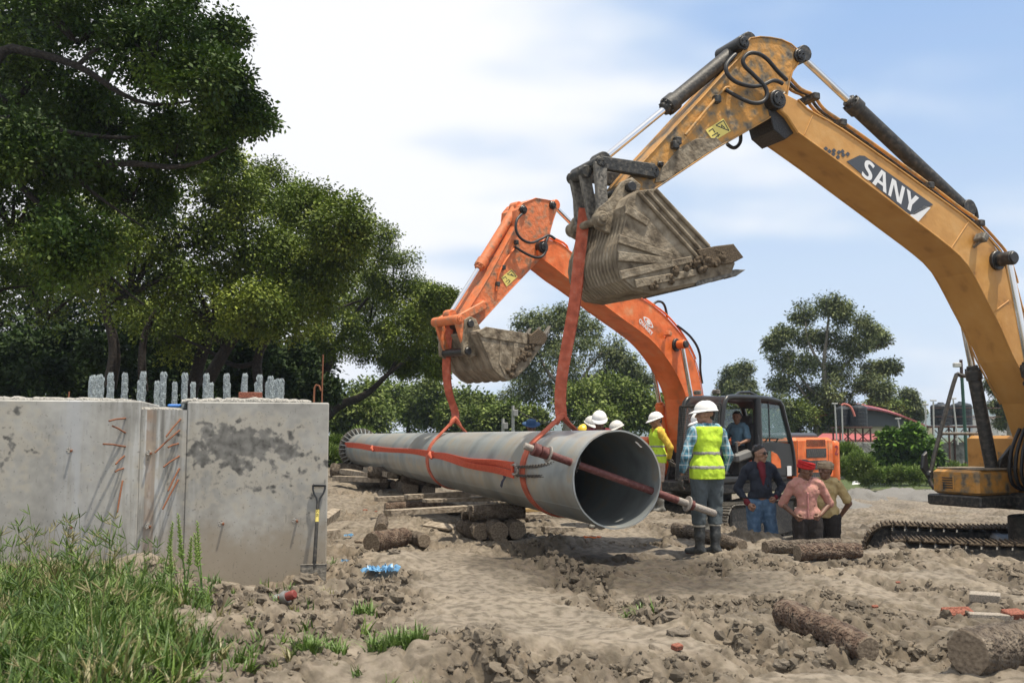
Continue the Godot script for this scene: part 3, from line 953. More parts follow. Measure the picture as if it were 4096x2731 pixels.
func build_sling(s: float, w: float, rise: float, up: Array, label: String, w2: float):
	var r := pole_r(s) + 0.010
	var h := r + rise
	var phi := acos(r / h)
	var base := POLE * Vector3(s, -r, 0)
	var o := thing("lifting_sling", label, "sling", "red lifting slings", at(base))
	var path := []; var ac := []
	var apex := POLE * Vector3(s, h, 0)
	var n := 34
	for i in n + 1:
		var t := lerpf(phi, TAU - phi, float(i) / n)
		var lean := 0.05 * cos(t)
		path.append(POLE * Vector3(s + lean, cos(t) * r, -sin(t) * r)); ac.append(POLE.basis.x)
	var q0: Vector3 = path[0]; var q1: Vector3 = path[-1]
	var full := []; var fa := []
	for i in 5:
		full.append(apex.lerp(q0, i / 5.0)); fa.append((POLE.basis.x).lerp(Vector3(0.3, 0, 0.9), 0.25 * (1.0 - i / 5.0)))
	full.append_array(path); fa.append_array(ac)
	for i in range(1, 6):
		full.append(q1.lerp(apex + Vector3(0.01, -0.02, -0.02), i / 5.0)); fa.append(POLE.basis.x)
	var mb := MB.new()
	mb.band(full, fa, w, 0.016, false, 0.6)
	wpart(o, "choke_loop", mb.done(), M.sling)
	# folded bulge where the loop chokes itself
	mb = MB.new()
	var k := POLE.basis.x
	mb.tube([apex + Vector3(-0.07, -0.10, 0.05), apex + Vector3(-0.03, -0.02, 0.03), apex + Vector3(0.0, 0.02, 0.0), apex + Vector3(0.05, -0.04, -0.02), apex + Vector3(0.09, -0.10, -0.05)], [0.035, 0.055, 0.05, 0.045, 0.03], 8, true, 0.7)
	wpart(o, "choke_knot", mb.done(), M.sling)
	for leg in 2:
		mb = MB.new()
		var c := Curve3D.new()
		var off := Vector3(0.03, 0, -0.05) * leg
		c.add_point(apex + Vector3(0, -0.05, 0) + off * 0.3)
		for i in up.size():
			var f: float = sin(PI * i / (up.size() - 1.0))
			var v: Vector3 = up[i]
			c.add_point(v + off * f)
		for i in range(1, c.point_count - 1):
			var tg := (c.get_point_position(i + 1) - c.get_point_position(i - 1)) * 0.17
			c.set_point_in(i, -tg); c.set_point_out(i, tg)
		var pts := []; var acr := []
		var total := c.get_baked_length()
		for i in 31:
			var f := i / 30.0
			pts.append(c.sample_baked(total * f))
			acr.append(Vector3(cos(0.15 + 0.3 * sin(f * 3.0) + leg * 0.3), 0, 0.18 * sin(f * 4.0 + leg) + 0.1))
		mb.band(pts, acr, w2 * (1.0 - 0.25 * leg), 0.013, false, 0.8)
		wpart(o, "hanging_leg", mb.done(), M.sling)

func build_strap():
	# lashing strap laid along the camera side of the pole
	var o := thing("lashing_strap", "long orange lashing strap stretched along the side of the pole", "strap", "", at(POLE * Vector3(6.0, -0.05, -0.5)))
	var spec := [[POLE_L - 0.05, 5.35, 0.10, 0.11], [5.35, 1.75, 0.075, 0.09], [5.35, 1.66, -0.03, 0.09]]
	for q in spec:
		var mb := MB.new()
		var pts := []; var ac := []
		for i in 21:
			var f := i / 20.0
			var s := lerpf(q[0], q[1], f)
			var y: float = lerpf(0.095, q[2], f if q[0] < 6.0 else 0.0) + 0.012 * sin(f * 9.0)
			var r := pole_r(s) + 0.014
			if q[0] < 6.0: r += 0.025 * sin(PI * f) + 0.03 * f
			pts.append(POLE * Vector3(s, y, -sqrt(r * r - y * y))); ac.append(POLE.basis * Vector3(0, 1, -0.2 + 0.25 * sin(f * 7.0)))
		mb.band(pts, ac, q[3] * (1.0 + 0.0), 0.008, false, 0.5)
		wpart(o, "webbing", mb.done(), M.strap)
	for s in [5.4, 9.6]:
		var mb := MB.new()
		var c := POLE * Vector3(s, 0.09, -pole_r(s) - 0.03)
		mb.tube([c + POLE.basis * Vector3(0.05, 0.05, 0), c + POLE.basis * Vector3(0, 0.0, -0.03), c + POLE.basis * Vector3(-0.05, -0.05, 0)], [0.02, 0.035, 0.02], 7)
		wpart(o, "knot", mb.done(), M.sling)
	# shackle and the dark tail that hangs off the end
	var mb := MB.new()
	var e := POLE * Vector3(1.62, 0.03, -pole_r(1.6) - 0.06)
	var dirv := POLE.basis.x
	mb.tube([e + dirv * 0.06 + Vector3(0, 0.06, 0), e - dirv * 0.04 + Vector3(0, 0.07, 0), e - dirv * 0.13 + Vector3(0, 0.035, 0), e - dirv * 0.15, e - dirv * 0.13 + Vector3(0, -0.03, 0), e - dirv * 0.04 + Vector3(0, -0.05, 0), e + dirv * 0.05 + Vector3(0, -0.04, 0)], 0.017, 8)
	wpart(o, "shackle", mb.done(), M.rod_bare)
	mb = MB.new()
	mb.cyl(e + dirv * 0.03 + Vector3(0, 0.10, 0), e + dirv * 0.03 + Vector3(0, -0.06, 0), 0.018, 8)
	wpart(o, "shackle_pin", mb.done(), M.strap, "red shackle pin")
	mb = MB.new()
	var tp := POLE * Vector3(2.05, -0.02, -pole_r(2.0) - 0.03)
	mb.band([tp, tp + Vector3(0.01, -0.06, 0.02), tp + Vector3(-0.02, -0.11, 0.03), tp + Vector3(-0.035, -0.17, 0.02)], [dirv, dirv, dirv, dirv], 0.07, 0.006)
	wpart(o, "loose_tail", mb.done(), plain(lin(.02, .025, .05), 0.7), "dark loose strap tail")

func link_mesh() -> ArrayMesh:
	var mb := MB.new()
	var pts := []
	for i in 13:
		var t := TAU * i / 12
		pts.append(Vector3(cos(t) * 0.012 + (0.011 if cos(t) > 0.01 else (-0.011 if cos(t) < -0.01 else 0.0)), sin(t) * 0.0145, 0))
	mb.tube(pts, 0.0055, 5, false, 1.0, Vector3(0, 0, 1))
	return mb.done()

func build_rod_and_chain():
	# bar through both holes near the open end; lies across the end plane and slopes down to the right
	var dirv := (POLE.basis * Vector3(0.0, -0.315, 0.95)).normalized()
	var c := POLE * Vector3(0.13, 0.02, 0.0)
	var a := c - dirv * 0.98; var b := c + dirv * 1.36
	var o := thing("steel_bar", "long rust red threaded bar pushed through the open end of the pole", "bar", "", at(c))
	var mb := MB.new()
	mb.tube([a, a.lerp(b, 0.3), a.lerp(b, 0.62), a.lerp(b, 0.78)], 0.041, 14)
	wpart(o, "painted_shaft", mb.done(), M.rod)
	mb = MB.new()
	mb.tube([a.lerp(b, 0.78), a.lerp(b, 0.9), b - dirv * 0.02, b], [0.0405, 0.0405, 0.0405, 0.03], 14)
	wpart(o, "bare_end", mb.done(), M.rod_bare, "bare worn grey end of the bar")
	mb = MB.new()
	mb.cyl(a - dirv * 0.10, a + dirv * 0.02, 0.036, 12, 0.008)
	wpart(o, "threaded_tip", mb.done(), M.rod_bare)
	for q in [[a + dirv * 0.0, 0.085, 0.075, 6], [a + dirv * 0.095, 0.085, 0.07, 6], [a.lerp(b, 0.845), 0.06, 0.062, 6]]:
		mb = MB.new()
		mb.cyl(q[0], q[0] + dirv * q[1], q[2], q[3], 0.008)
		wpart(o, "nut", mb.done(), M.rod)
	for q in [a + dirv * 0.185, a.lerp(b, 0.835)]:
		mb = MB.new()
		mb.cyl(q, q + dirv * 0.016, 0.088, 20, 0.003)
		wpart(o, "washer", mb.done(), M.rod_bare)
	# chain from the shackle round the bar
	var ch := thing("chain", "dark steel chain joining the orange strap to the red bar", "chain", "", at(POLE * Vector3(0.8, 0.0, -0.56)))
	var lm := link_mesh()
	var s0 := POLE * Vector3(1.50, 0.03, -pole_r(1.5) - 0.06)
	var rb := a.lerp(b, 0.225)
	for run in 2:
		var c0 := s0 + Vector3(0, 0.045 - 0.10 * run, 0); var c1 := rb + Vector3(0, 0.07 - 0.15 * run, 0)
		var n := int(c0.distance_to(c1) / 0.034)
		for i in n:
			var f := i / float(n - 1)
			var pnt := c0.lerp(c1, f) + Vector3(0, -0.025 * sin(PI * f), 0)
			var x := (c1 - c0).normalized(); var y := x.cross(Vector3(0, 0, 1)).normalized(); var z := x.cross(y)
			var bs := Basis(x, y, z) * Basis(Vector3(1, 0, 0), PI / 2 * (i % 2) + 0.5) * Basis.from_scale(Vector3(1.15, 1.15, 1.15))
			wpart(ch, "link", lm, M.chain).global_transform = Transform3D(bs, pnt)
	for i in 14:
		var t := TAU * i / 14
		var u := dirv.cross(Vector3.UP).normalized(); var w := dirv.cross(u)
		var pnt := rb + (u * cos(t) + w * sin(t)) * 0.068
		var tg := (-u * sin(t) + w * cos(t)); var nn := (u * cos(t) + w * sin(t))
		wpart(ch, "link", lm, M.chain).global_transform = Transform3D(Basis(tg, nn, tg.cross(nn)) * Basis(Vector3(1, 0, 0), PI / 2 * (i % 2)), pnt)

# ---------------------------------------------------------------- excavators (local axes: x forward, y up, z to the operator's right)
func v3(p: Vector2, z: float) -> Vector3:
	return Vector3(p.x, p.y, z)

func hyd(parent: Node3D, called: String, a: Vector3, b: Vector3, split: float, rb: float, rr: float, mat: Material, collar := 0.05):
	# barrel from a to the split, chrome rod from there to b
	var m := a.lerp(b, split)
	var d := (b - a).normalized()
	var mb := MB.new()
	mb.cyl(a, m, rb, 18, 0.008)
	mb.cyl(m - d * 0.17, m - d * 0.01, rb * 1.22, 18, 0.012)
	mb.cyl(m - d * 0.02, m + d * 0.05, rb * 0.85, 16, 0.01)
	for k in 8:
		var u := d.cross(Vector3(0, 0, 1)).normalized(); var w := d.cross(u)
		var o := (u * cos(TAU * k / 8) + w * sin(TAU * k / 8)) * rb * 1.03
		mb.cyl(m + o - d * 0.03, m + o + d * 0.015, rb * 0.13, 6)
	mb.cyl(a - Vector3(0, 0, rb * 1.1), a + Vector3(0, 0, rb * 1.1), rb * 1.15, 14, 0.008)
	var c := part(parent, called, mb.done(), mat)
	mb = MB.new()
	mb.cyl(m, b, rr, 18)
	part(c, "rod", mb.done(), M.chrome)
	mb = MB.new()
	mb.cyl(b - Vector3(0, 0, rb), b + Vector3(0, 0, rb), rb * 1.05, 14, 0.008)
	part(c, "rod_eye", mb.done(), mat)

func pin(parent: Node3D, p: Vector2, half: float, r: float, mat: Material, cap := true):
	var mb := MB.new()
	mb.cyl(v3(p, -half), v3(p, half), r, 18, 0.01)
	if cap:
		for s in [-1.0, 1.0]:
			mb.cyl(v3(p, s * half), v3(p, s * (half + 0.025)), r * 0.72, 14, 0.006)
			for k in 3:
				var t := TAU * k / 3 + 0.5
				mb.cyl(v3(p + Vector2(cos(t), sin(t)) * r * 0.4, s * (half + 0.02)), v3(p + Vector2(cos(t), sin(t)) * r * 0.4, s * (half + 0.04)), r * 0.14, 6)
	part(parent, "pin", mb.done(), mat)

func smooth_path(pts: Array, n := 6) -> Array:
	var c := Curve3D.new()
	c.bake_interval = 0.02
	for p in pts: c.add_point(p)
	for i in range(1, pts.size() - 1):
		var t: Vector3 = (pts[i + 1] - pts[i - 1]) * 0.2
		c.set_point_in(i, -t); c.set_point_out(i, t)
	var r := []
	var k: int = (pts.size() - 1) * n
	for i in k + 1: r.append(c.sample_baked(c.get_baked_length() * i / k))
	return r

func hose(parent: Node3D, pts: Array, r: float, mat: Material, called := "hose"):
	var mb := MB.new()
	mb.tube(smooth_path(pts), r, 8)
	part(parent, called, mb.done(), mat)

func plate(parent: Node3D, called: String, poly: Array, z0: float, z1: float, mat: Material, e := 0.008, label := "") -> MeshInstance3D:
	var mb := MB.new()
	mb.extrude(poly, z0, z1, e)
	return part(parent, called, mb.done(), mat, label)

func rail(a: Array, b: Array, k: int) -> Vector2:
	return a[k].lerp(b[k], 0.5)

func offset_curve(p: Array, d: float) -> Array:
	var r := []
	for i in p.size():
		var t: Vector2 = (p[min(i + 1, p.size() - 1)] - p[max(i - 1, 0)]).normalized()
		r.append(p[i] + t.orthogonal() * d)
	return r

func track(parent: Node3D, z: float, len: float, hgt: float, wid: float, shoe_mat: Material, frame_mat: Material):
	var mb := MB.new()
	var r := hgt / 2 - 0.06
	mb.box(Vector3(0, hgt * 0.5, z), Vector3(len - hgt * 0.95, hgt * 0.74, wid * 0.72), 0.03)
	mb.cyl(Vector3(len / 2 - hgt / 2, hgt / 2, z - wid * 0.2), Vector3(len / 2 - hgt / 2, hgt / 2, z + wid * 0.2), r - 0.05, 20, 0.02)
	mb.cyl(Vector3(-len / 2 + hgt / 2, hgt / 2, z - wid * 0.2), Vector3(-len / 2 + hgt / 2, hgt / 2, z + wid * 0.2), r - 0.05, 20, 0.02)
	for i in 8:
		var x := lerpf(-len / 2 + hgt, len / 2 - hgt, i / 7.0)
		mb.cyl(Vector3(x, 0.16, z - wid * 0.3), Vector3(x, 0.16, z + wid * 0.3), 0.1, 12, 0.01)
	for x in [-len * 0.18, len * 0.18]: mb.cyl(Vector3(x, hgt - 0.17, z - wid * 0.25), Vector3(x, hgt - 0.17, z + wid * 0.25), 0.07, 12, 0.01)
	var t := part(parent, "track", mb.done(), frame_mat)
	var run := len - hgt
	var per := 2.0 * run + TAU * r
	var n := int(per / 0.19)
	mb = MB.new()
	mb.box(Vector3.ZERO, Vector3(0.165, 0.022, wid), 0.004)
	for x in [-0.07, 0.0, 0.07]: mb.box(Vector3(x, 0.022, 0), Vector3(0.014, 0.03, wid * 0.985))
	mb.box(Vector3(0, -0.045, -0.09), Vector3(0.17, 0.075, 0.04), 0.006); mb.box(Vector3(0, -0.045, 0.09), Vector3(0.17, 0.075, 0.04), 0.006)
	var shoe := mb.done()
	for i in n:
		var s := per * i / n
		var p: Vector2; var a: float
		if s < run: p = Vector2(-run / 2 + s, hgt - 0.06); a = 0.0
		elif s < run + PI * r:
			var q := (s - run) / r
			p = Vector2(run / 2 + sin(q) * r, hgt / 2 + cos(q) * r); a = -q
		elif s < 2.0 * run + PI * r: p = Vector2(run / 2 - (s - run - PI * r), 0.06); a = PI
		else:
			var q := (s - 2.0 * run - PI * r) / r
			p = Vector2(-run / 2 - sin(q) * r, hgt / 2 - cos(q) * r); a = PI - q
		if a == 0.0: p.y -= 0.025 * sin(PI * (s / run) * 2.0) * sin(PI * (s / run) * 2.0)
		part(t, "shoe", shoe, shoe_mat).transform = Transform3D(Basis(Vector3(0, 0, 1), a), Vector3(p.x, p.y, z))

func undercarriage(parent: Node3D, sink: float, turn: float, len: float, hgt: float, gauge: float, wid: float, shoe_mat: Material, frame_mat: Material):
	var u := Node3D.new()
	u.name = "undercarriage"
	parent.add_child(u)
	u.rotation.y = turn
	var mb := MB.new()
	mb.box(Vector3(0, hgt * 0.62, 0), Vector3(1.5, hgt * 0.4, gauge), 0.05)
	mb.cyl(Vector3(0, hgt * 0.7, 0), Vector3(0, hgt + 0.17, 0), 0.62, 24, 0.02)
	part(parent, "car_body", mb.done(), frame_mat).rotation.y = turn
	track(parent, -gauge / 2, len, hgt, wid, shoe_mat, frame_mat)
	track(parent, gauge / 2, len, hgt, wid, shoe_mat, frame_mat)
	for c in parent.get_children():
		if String(c.name).begins_with("track"):
			c.rotation.y = turn
			c.position.y = -sink
	u.free()

func text_mesh(t: String, size: float, depth: float, weight := 800) -> TextMesh:
	var m := TextMesh.new()
	m.text = t; m.font_size = 64; m.pixel_size = size / 46.0; m.depth = depth
	m.curve_step = 4.0
	var f := SystemFont.new(); f.font_names = PackedStringArray(["Droid Sans"]); f.font_weight = weight
	m.font = f
	return m

# transform that lays lettering on the camera side (z = side) of a boom: origin o, baseline along d
func lay(o: Vector2, d: Vector2, z: float, shear := 0.0) -> Transform3D:
	var x := Vector3(d.x, d.y, 0).normalized()
	var n := Vector3(0, 0, -1)
	var y := n.cross(x)
	return Transform3D(x, y + x * shear, n, v3(o, z))

func build_yellow_excavator():
	var e := thing("yellow_excavator", "large yellow crawler excavator with a muddy ribbed bucket raised over the pole", "excavator", "", Transform3D(Vector3(-0.914, 0, 0.407), Vector3(0, 1, 0), Vector3(-0.407, 0, -0.914), Vector3(7.934, -0.95, -14.732)))
	undercarriage(e, 0.03, deg_to_rad(-41.0), 5.3, 0.95, 2.5, 0.62, M.mud, M.black_dirty)
	# boom
	var hb := 0.31
	var up := [Vector2(5.009, 6.68), Vector2(4.78, 6.614), Vector2(4.6, 6.5), Vector2(4.129, 6.341), Vector2(3.355, 6.009), Vector2(2.573, 5.653), Vector2(2.032, 5.406), Vector2(1.692, 5.226), Vector2(1.398, 5.039), Vector2(1.154, 4.801), Vector2(0.95, 4.458), Vector2(0.803, 4.034), Vector2(0.34, 3.2), Vector2(-0.16, 2.1)]
	var lo := [Vector2(-0.02, 1.72), Vector2(0.2, 1.75), Vector2(0.618, 2.763), Vector2(1.042, 3.359), Vector2(1.296, 3.812), Vector2(1.537, 4.175), Vector2(1.808, 4.563), Vector2(2.083, 4.813), Vector2(2.942, 5.262), Vector2(3.602, 5.596), Vector2(4.24, 5.918), Vector2(4.795, 6.181), Vector2(4.949, 6.367), Vector2(5.119, 6.475)]
	var boom := plate(e, "boom", up + lo, -hb, hb, M.yellow, 0.015)
	# raised edges of the side plates
	for z in [-hb - 0.004, hb + 0.004]:
		for edge in [up.slice(1, 13), lo.slice(2, 12)]:
			var mb := MB.new()
			var pts := []
			for p in edge: pts.append(v3(p, z))
			mb.tube(smooth_path(pts, 3), 0.014, 5)
			part(boom, "edge_weld", mb.done(), M.yellow)
	for q in [[Vector2(4.537, 6.457), Vector2(4.69, 6.159)], [Vector2(1.823, 5.283), Vector2(2.178, 4.873)], [Vector2(1.107, 4.205), Vector2(1.402, 4.034)]]:
		var ws := MB.new()
		ws.tube([v3(q[0], -hb - 0.001), v3(q[1], -hb - 0.001)], 0.009, 5)
		part(boom, "weld_seam", ws.done(), M.yellow)
	# boom nose fork, black inside
	plate(boom, "nose_block", [Vector2(5.203, 6.498), Vector2(4.918, 6.728), Vector2(4.722, 6.244), Vector2(4.938, 6.09), Vector2(5.109, 6.195)], -0.24, 0.24, M.grease, 0.01)
	# stick
	var st := [Vector2(5.59, 7.104), Vector2(5.526, 7.251), Vector2(5.441, 7.357), Vector2(5.289, 7.403), Vector2(5.129, 7.421), Vector2(4.947, 7.422), Vector2(4.793, 7.389), Vector2(4.674, 7.32), Vector2(4.648, 7.23), Vector2(4.687, 7.136), Vector2(4.784, 7.016), Vector2(4.846, 6.831), Vector2(4.895, 6.621), Vector2(4.977, 6.482), Vector2(5.224, 6.317), Vector2(6.032, 5.834), Vector2(6.876, 5.263), Vector2(7.054, 5.16), Vector2(7.204, 5.15), Vector2(7.293, 5.215), Vector2(7.286, 5.305), Vector2(7.195, 5.415), Vector2(7.085, 5.533), Vector2(6.545, 6.1), Vector2(6.013, 6.665), Vector2(5.749, 6.942)]
	var stick := plate(e, "stick", st, -0.22, 0.22, M.yellow_dirty, 0.012)
	for z in [-0.226, 0.226]:
		var mb := MB.new()
		var pts := []
		for p in st: pts.append(v3(p, z))
		pts.append(pts[0])
		mb.tube(pts, 0.012, 5)
		part(stick, "edge_weld", mb.done(), M.yellow_dirty)
	plate(stick, "mud_crust", [Vector2(6.561, 5.783), Vector2(6.305, 5.934), Vector2(5.994, 5.984), Vector2(5.917, 5.916), Vector2(6.31, 5.66), Vector2(6.755, 5.357), Vector2(6.909, 5.314), Vector2(6.877, 5.424)], -0.236, -0.2, M.bucket, 0.006)
	# pivot pins
	pin(e, Vector2(5.126, 6.56), 0.36, 0.125, M.grease)
	pin(e, Vector2(4.666, 7.246), 0.26, 0.09, M.grease)
	pin(e, Vector2(5.568, 7.273), 0.25, 0.095, M.grease)
	pin(e, Vector2(6.962, 5.438), 0.30, 0.085, M.grease)
	pin(e, Vector2(6.823, 5.552), 0.24, 0.04, M.grease)
	# bucket cylinder, link and levers
	hyd(e, "bucket_cylinder", v3(Vector2(5.355, 7.396), 0), v3(Vector2(7.52, 5.566), 0), 0.565, 0.098, 0.045, M.black_dirty)
	var pl: Vector2 = Vector2(7.699, 5.459)
	pin(e, pl, 0.32, 0.075, M.black_dirty)
	for z in [-0.30, 0.25]:
		var a: Vector2 = Vector2(7.699, 5.459); var b: Vector2 = Vector2(6.962, 5.438)
		var d := (b - a).normalized().orthogonal()
		plate(e, "link_bar", [a + d * 0.075, b + d * 0.085, b - d * 0.085, a - d * 0.075], z - 0.03, z + 0.06, M.black_dirty, 0.01)
		var c: Vector2 = Vector2(7.66, 4.808)
		d = (c - a).normalized().orthogonal()
		plate(e, "tilt_lever", [a + d * 0.09, a.lerp(c, 0.5) + d * 0.065, c + d * 0.08, c - d * 0.08, a.lerp(c, 0.5) - d * 0.075, a - d * 0.08], z - 0.03, z + 0.03, M.grey_steel, 0.01)
	for z in [-0.12, 0.12]:
		var f0: Vector2 = Vector2(7.809, 5.38); var f1: Vector2 = Vector2(7.691, 4.867)
		plate(e, "tilt_lever", [f0 + Vector2(-0.06, 0.05), f0 + Vector2(0.08, 0.03), f1 + Vector2(0.08, 0.0), f1 + Vector2(0.04, -0.12), f1 + Vector2(-0.06, 0.0)], z - 0.03, z + 0.03, M.grey_steel, 0.01)
	var cr := MB.new()
	cr.cyl(v3(Vector2(7.809, 5.37), -0.2), v3(Vector2(7.809, 5.37), 0.2), 0.075, 16, 0.01)
	cr.cyl(v3(pl, -0.2), v3(Vector2(7.809, 5.37), 0.0), 0.05, 12)
	part(e, "cross_tube", cr.done(), M.black_dirty)
	build_bucket_yellow(e)
	# stick cylinder on top of the boom, towards the cab
	hyd(e, "stick_cylinder", v3(Vector2(1.551, 5.547), 0), v3(Vector2(4.451, 7.37), 0), 0.71, 0.105, 0.05, M.black_dirty)
	# boom cylinders
	for z in [-0.5, 0.44]:
		hyd(e, "boom_cylinder", Vector3(0.62, 1.40, z), Vector3(1.32, 4.76, z), 0.56, 0.095, 0.052, M.black_dirty)
	var mb := MB.new()
	mb.cyl(Vector3(1.32, 4.76, -0.62), Vector3(1.32, 4.76, 0.62), 0.085, 18, 0.01)
	mb.cyl(Vector3(1.32, 4.76, -0.36), Vector3(1.32, 4.76, 0.36), 0.14, 18, 0.01)
	part(boom, "cylinder_boss", mb.done(), M.grease)
	# pipes and clamps along the boom
	for k in 3:
		var pts := []
		var dz := -0.20 + 0.09 * k
		for p in [Vector2(4.805, 6.943), Vector2(4.631, 6.816), Vector2(4.431, 6.763), Vector2(4.255, 6.598), Vector2(3.987, 6.48), Vector2(3.468, 6.253), Vector2(2.457, 5.789), Vector2(1.863, 5.501), Vector2(1.533, 5.349), Vector2(1.161, 5.084), Vector2(0.93, 4.861), Vector2(0.778, 4.49)]:
			pts.append(v3(p, dz) + Vector3(0, 0.02 * k, 0))
		hose(boom, pts, 0.022, M.yellow_dirty if k != 1 else M.black_dirty, "hydraulic_pipe")
	for p in [Vector2(4.432, 6.739), Vector2(3.988, 6.444), Vector2(2.459, 5.752), Vector2(1.519, 5.306)]:
		mb = MB.new()
		mb.box(v3(p, -0.12) + Vector3(0, -0.01, 0), Vector3(0.10, 0.09, 0.34), 0.01)
		part(boom, "pipe_clamp", mb.done(), M.black_dirty)
	# hoses hanging at the elbow
	hose(e, [v3(Vector2(5.738, 7.068), -0.3), v3(Vector2(5.915, 6.872), -0.34), v3(Vector2(5.846, 6.714), -0.36), v3(Vector2(5.602, 6.666), -0.36), v3(Vector2(5.378, 6.71), -0.34), v3(Vector2(5.17, 6.809), -0.32), v3(Vector2(5.011, 6.798), -0.3)], 0.027, M.hose)
	hose(e, [v3(Vector2(5.869, 6.616), -0.25), v3(Vector2(5.686, 6.496), -0.33), v3(Vector2(5.487, 6.456), -0.36), v3(Vector2(5.336, 6.534), -0.36), v3(Vector2(5.331, 6.677), -0.36), v3(Vector2(5.49, 6.824), -0.34), v3(Vector2(5.635, 6.943), -0.33), v3(Vector2(5.618, 7.048), -0.33), v3(Vector2(5.489, 7.12), -0.33), v3(Vector2(5.299, 7.087), -0.33), v3(Vector2(5.097, 6.94), -0.32), v3(Vector2(4.925, 6.868), -0.28)], 0.027, M.hose)
	hose(e, [v3(Vector2(5.458, 7.15), 0.3), v3(Vector2(5.698, 6.978), 0.34), v3(Vector2(5.701, 6.818), 0.34), v3(Vector2(5.51, 6.728), 0.3)], 0.025, M.hose)
	hose(e, [v3(Vector2(5.479, 6.101), 0.26), v3(Vector2(5.355, 6.069), 0.28), v3(Vector2(5.255, 6.158), 0.28), v3(Vector2(5.28, 6.272), 0.24)], 0.025, M.hose)
	hose(e, [v3(Vector2(1.68, 5.548), 0.1), v3(Vector2(1.458, 5.664), 0.1), v3(Vector2(1.242, 5.64), 0.1), v3(Vector2(1.183, 5.465), 0.1)], 0.03, M.hose)
	hose(stick, [v3(Vector2(5.812, 6.648), -0.25), v3(Vector2(5.892, 6.614), -0.26), v3(Vector2(6.053, 6.435), -0.26), v3(Vector2(6.48, 5.949), -0.26)], 0.02, M.yellow_dirty, "grease_pipe")
	for p in [Vector2(6, 6.468), Vector2(6.594, 5.862), Vector2(6.626, 5.809)]:
		mb = MB.new()
		mb.box(v3(p, -0.25), Vector3(0.09, 0.10, 0.09), 0.012)
		part(stick, "pipe_clamp", mb.done(), M.black_dirty)
	# warning sticker
	var sp: Vector2 = Vector2(6.158, 6.061); var sq: Vector2 = Vector2(5.887, 6.246); var sr: Vector2 = Vector2(5.778, 6.099); var ss: Vector2 = Vector2(6.044, 5.932)
	warning_sticker(stick, sp, sq, sr, ss, -0.226)
	# lettering on the boom
	var zf := -hb - 0.004
	decal(boom, "grey_decal", [Vector2(4, 5.888), Vector2(3.78, 5.995), Vector2(3.69, 6), Vector2(2.487, 5.455), Vector2(2.846, 5.282), Vector2(2.956, 5.284)], zf, M.grey_print)
	decal(boom, "white_decal", [Vector2(2.942, 5.256), Vector2(2.657, 5.421), Vector2(2.538, 5.408), Vector2(2.789, 5.179)], zf, M.white_print)
	for q in [[1899, 342], [1907, 348], [1916, 354], [1926, 361], [1917, 346], [1928, 350], [1938, 356], [1936, 348], [1948, 354]]:
		var c: Vector2 = ORIGIN_S(q)
		decal(boom, "grey_check", [c + Vector2(-0.035, 0.004), c + Vector2(0.0, 0.032), c + Vector2(0.04, -0.002), c + Vector2(0.006, -0.032)], zf, M.grey_print)
	var o: Vector2 = Vector2(3.659, 5.684); var d: Vector2 = Vector2(2.923, 5.329) - o
	var tx := part(boom, "lettering", text_mesh("SANY", 0.25, 0.004, 900), M.white_print)
	tx.transform = lay((o + o + d) / 2 + Vector2(-0.03, 0.115), d, zf - 0.004, -0.12).scaled_local(Vector3(1.18, 1.0, 1.0))
	# lamp on the boom
	mb = MB.new()
	mb.box(v3(Vector2(1.721, 5.036), -0.42), Vector3(0.10, 0.13, 0.18), 0.015, Basis(Vector3(0, 0, 1), 0.6))
	mb.cyl(v3(Vector2(1.758, 4.918), -0.32), v3(Vector2(1.75, 4.973), -0.42), 0.018, 8)
	part(boom, "work_light", mb.done(), M.grey_steel)
	# house
	mb = MB.new()
	mb.box(Vector3(-1.25, 1.34, 0), Vector3(3.6, 0.24, 2.3), 0.03)
	part(e, "main_frame", mb.done(), M.black_dirty)
	mb = MB.new()
	mb.box(Vector3(0.78, 1.615, 0.68), Vector3(0.86, 0.36, 0.84), 0.035)
	var tb := part(e, "tool_box", mb.done(), M.yellow_dirty)
	mb = MB.new()
	mb.box(Vector3(0.76, 1.81, 0.66), Vector3(0.74, 0.03, 0.84), 0.01)
	part(tb, "lid", mb.done(), M.bucket)
	for k in 5:
		mb = MB.new()
		mb.box(Vector3(1.215, 1.53 + 0.036 * k, 0.80), Vector3(0.02, 0.014, 0.19), 0.004)
		part(tb, "louvre", mb.done(), M.black_paint)
	for k in 2:
		mb = MB.new()
		mb.box(Vector3(1.213, 1.602, 0.70 + 0.205 * k), Vector3(0.014, 0.20, 0.014), 0.003)
		part(tb, "louvre_frame", mb.done(), M.yellow)
	mb = MB.new()
	mb.box(Vector3(0.80, 1.345, 0.66), Vector3(0.95, 0.16, 0.98), 0.02)
	part(e, "step", mb.done(), M.black_dirty)
	mb = MB.new()
	mb.box(Vector3(-0.30, 1.87, 0.66), Vector3(1.3, 0.86, 1.12), 0.045)
	var ft := part(e, "fuel_tank", mb.done(), M.yellow)
	var tx2 := part(ft, "lettering", text_mesh("SANY", 0.20, 0.006, 700), M.yellow_dirty)
	tx2.transform = Transform3D(Vector3(0, 0, -1), Vector3(0, 1, 0), Vector3(1, 0, 0), Vector3(0.353, 1.95, 0.62))
	mb = MB.new()
	mb.cyl(Vector3(-0.05, 2.28, 0.42), Vector3(-0.05, 2.46, 0.42), 0.09, 18, 0.012)
	part(ft, "filler_cap", mb.done(), M.yellow)
	mb = MB.new()
	mb.box(Vector3(-2.1, 1.95, 0.0), Vector3(2.1, 1.0, 2.7), 0.12)
	part(e, "engine_cover", mb.done(), M.yellow)
	mb = MB.new()
	mb.box(Vector3(-3.3, 1.8, 0.0), Vector3(0.6, 1.1, 2.7), 0.15)
	part(e, "counterweight", mb.done(), M.black_dirty)
	build_cab_yellow(e)
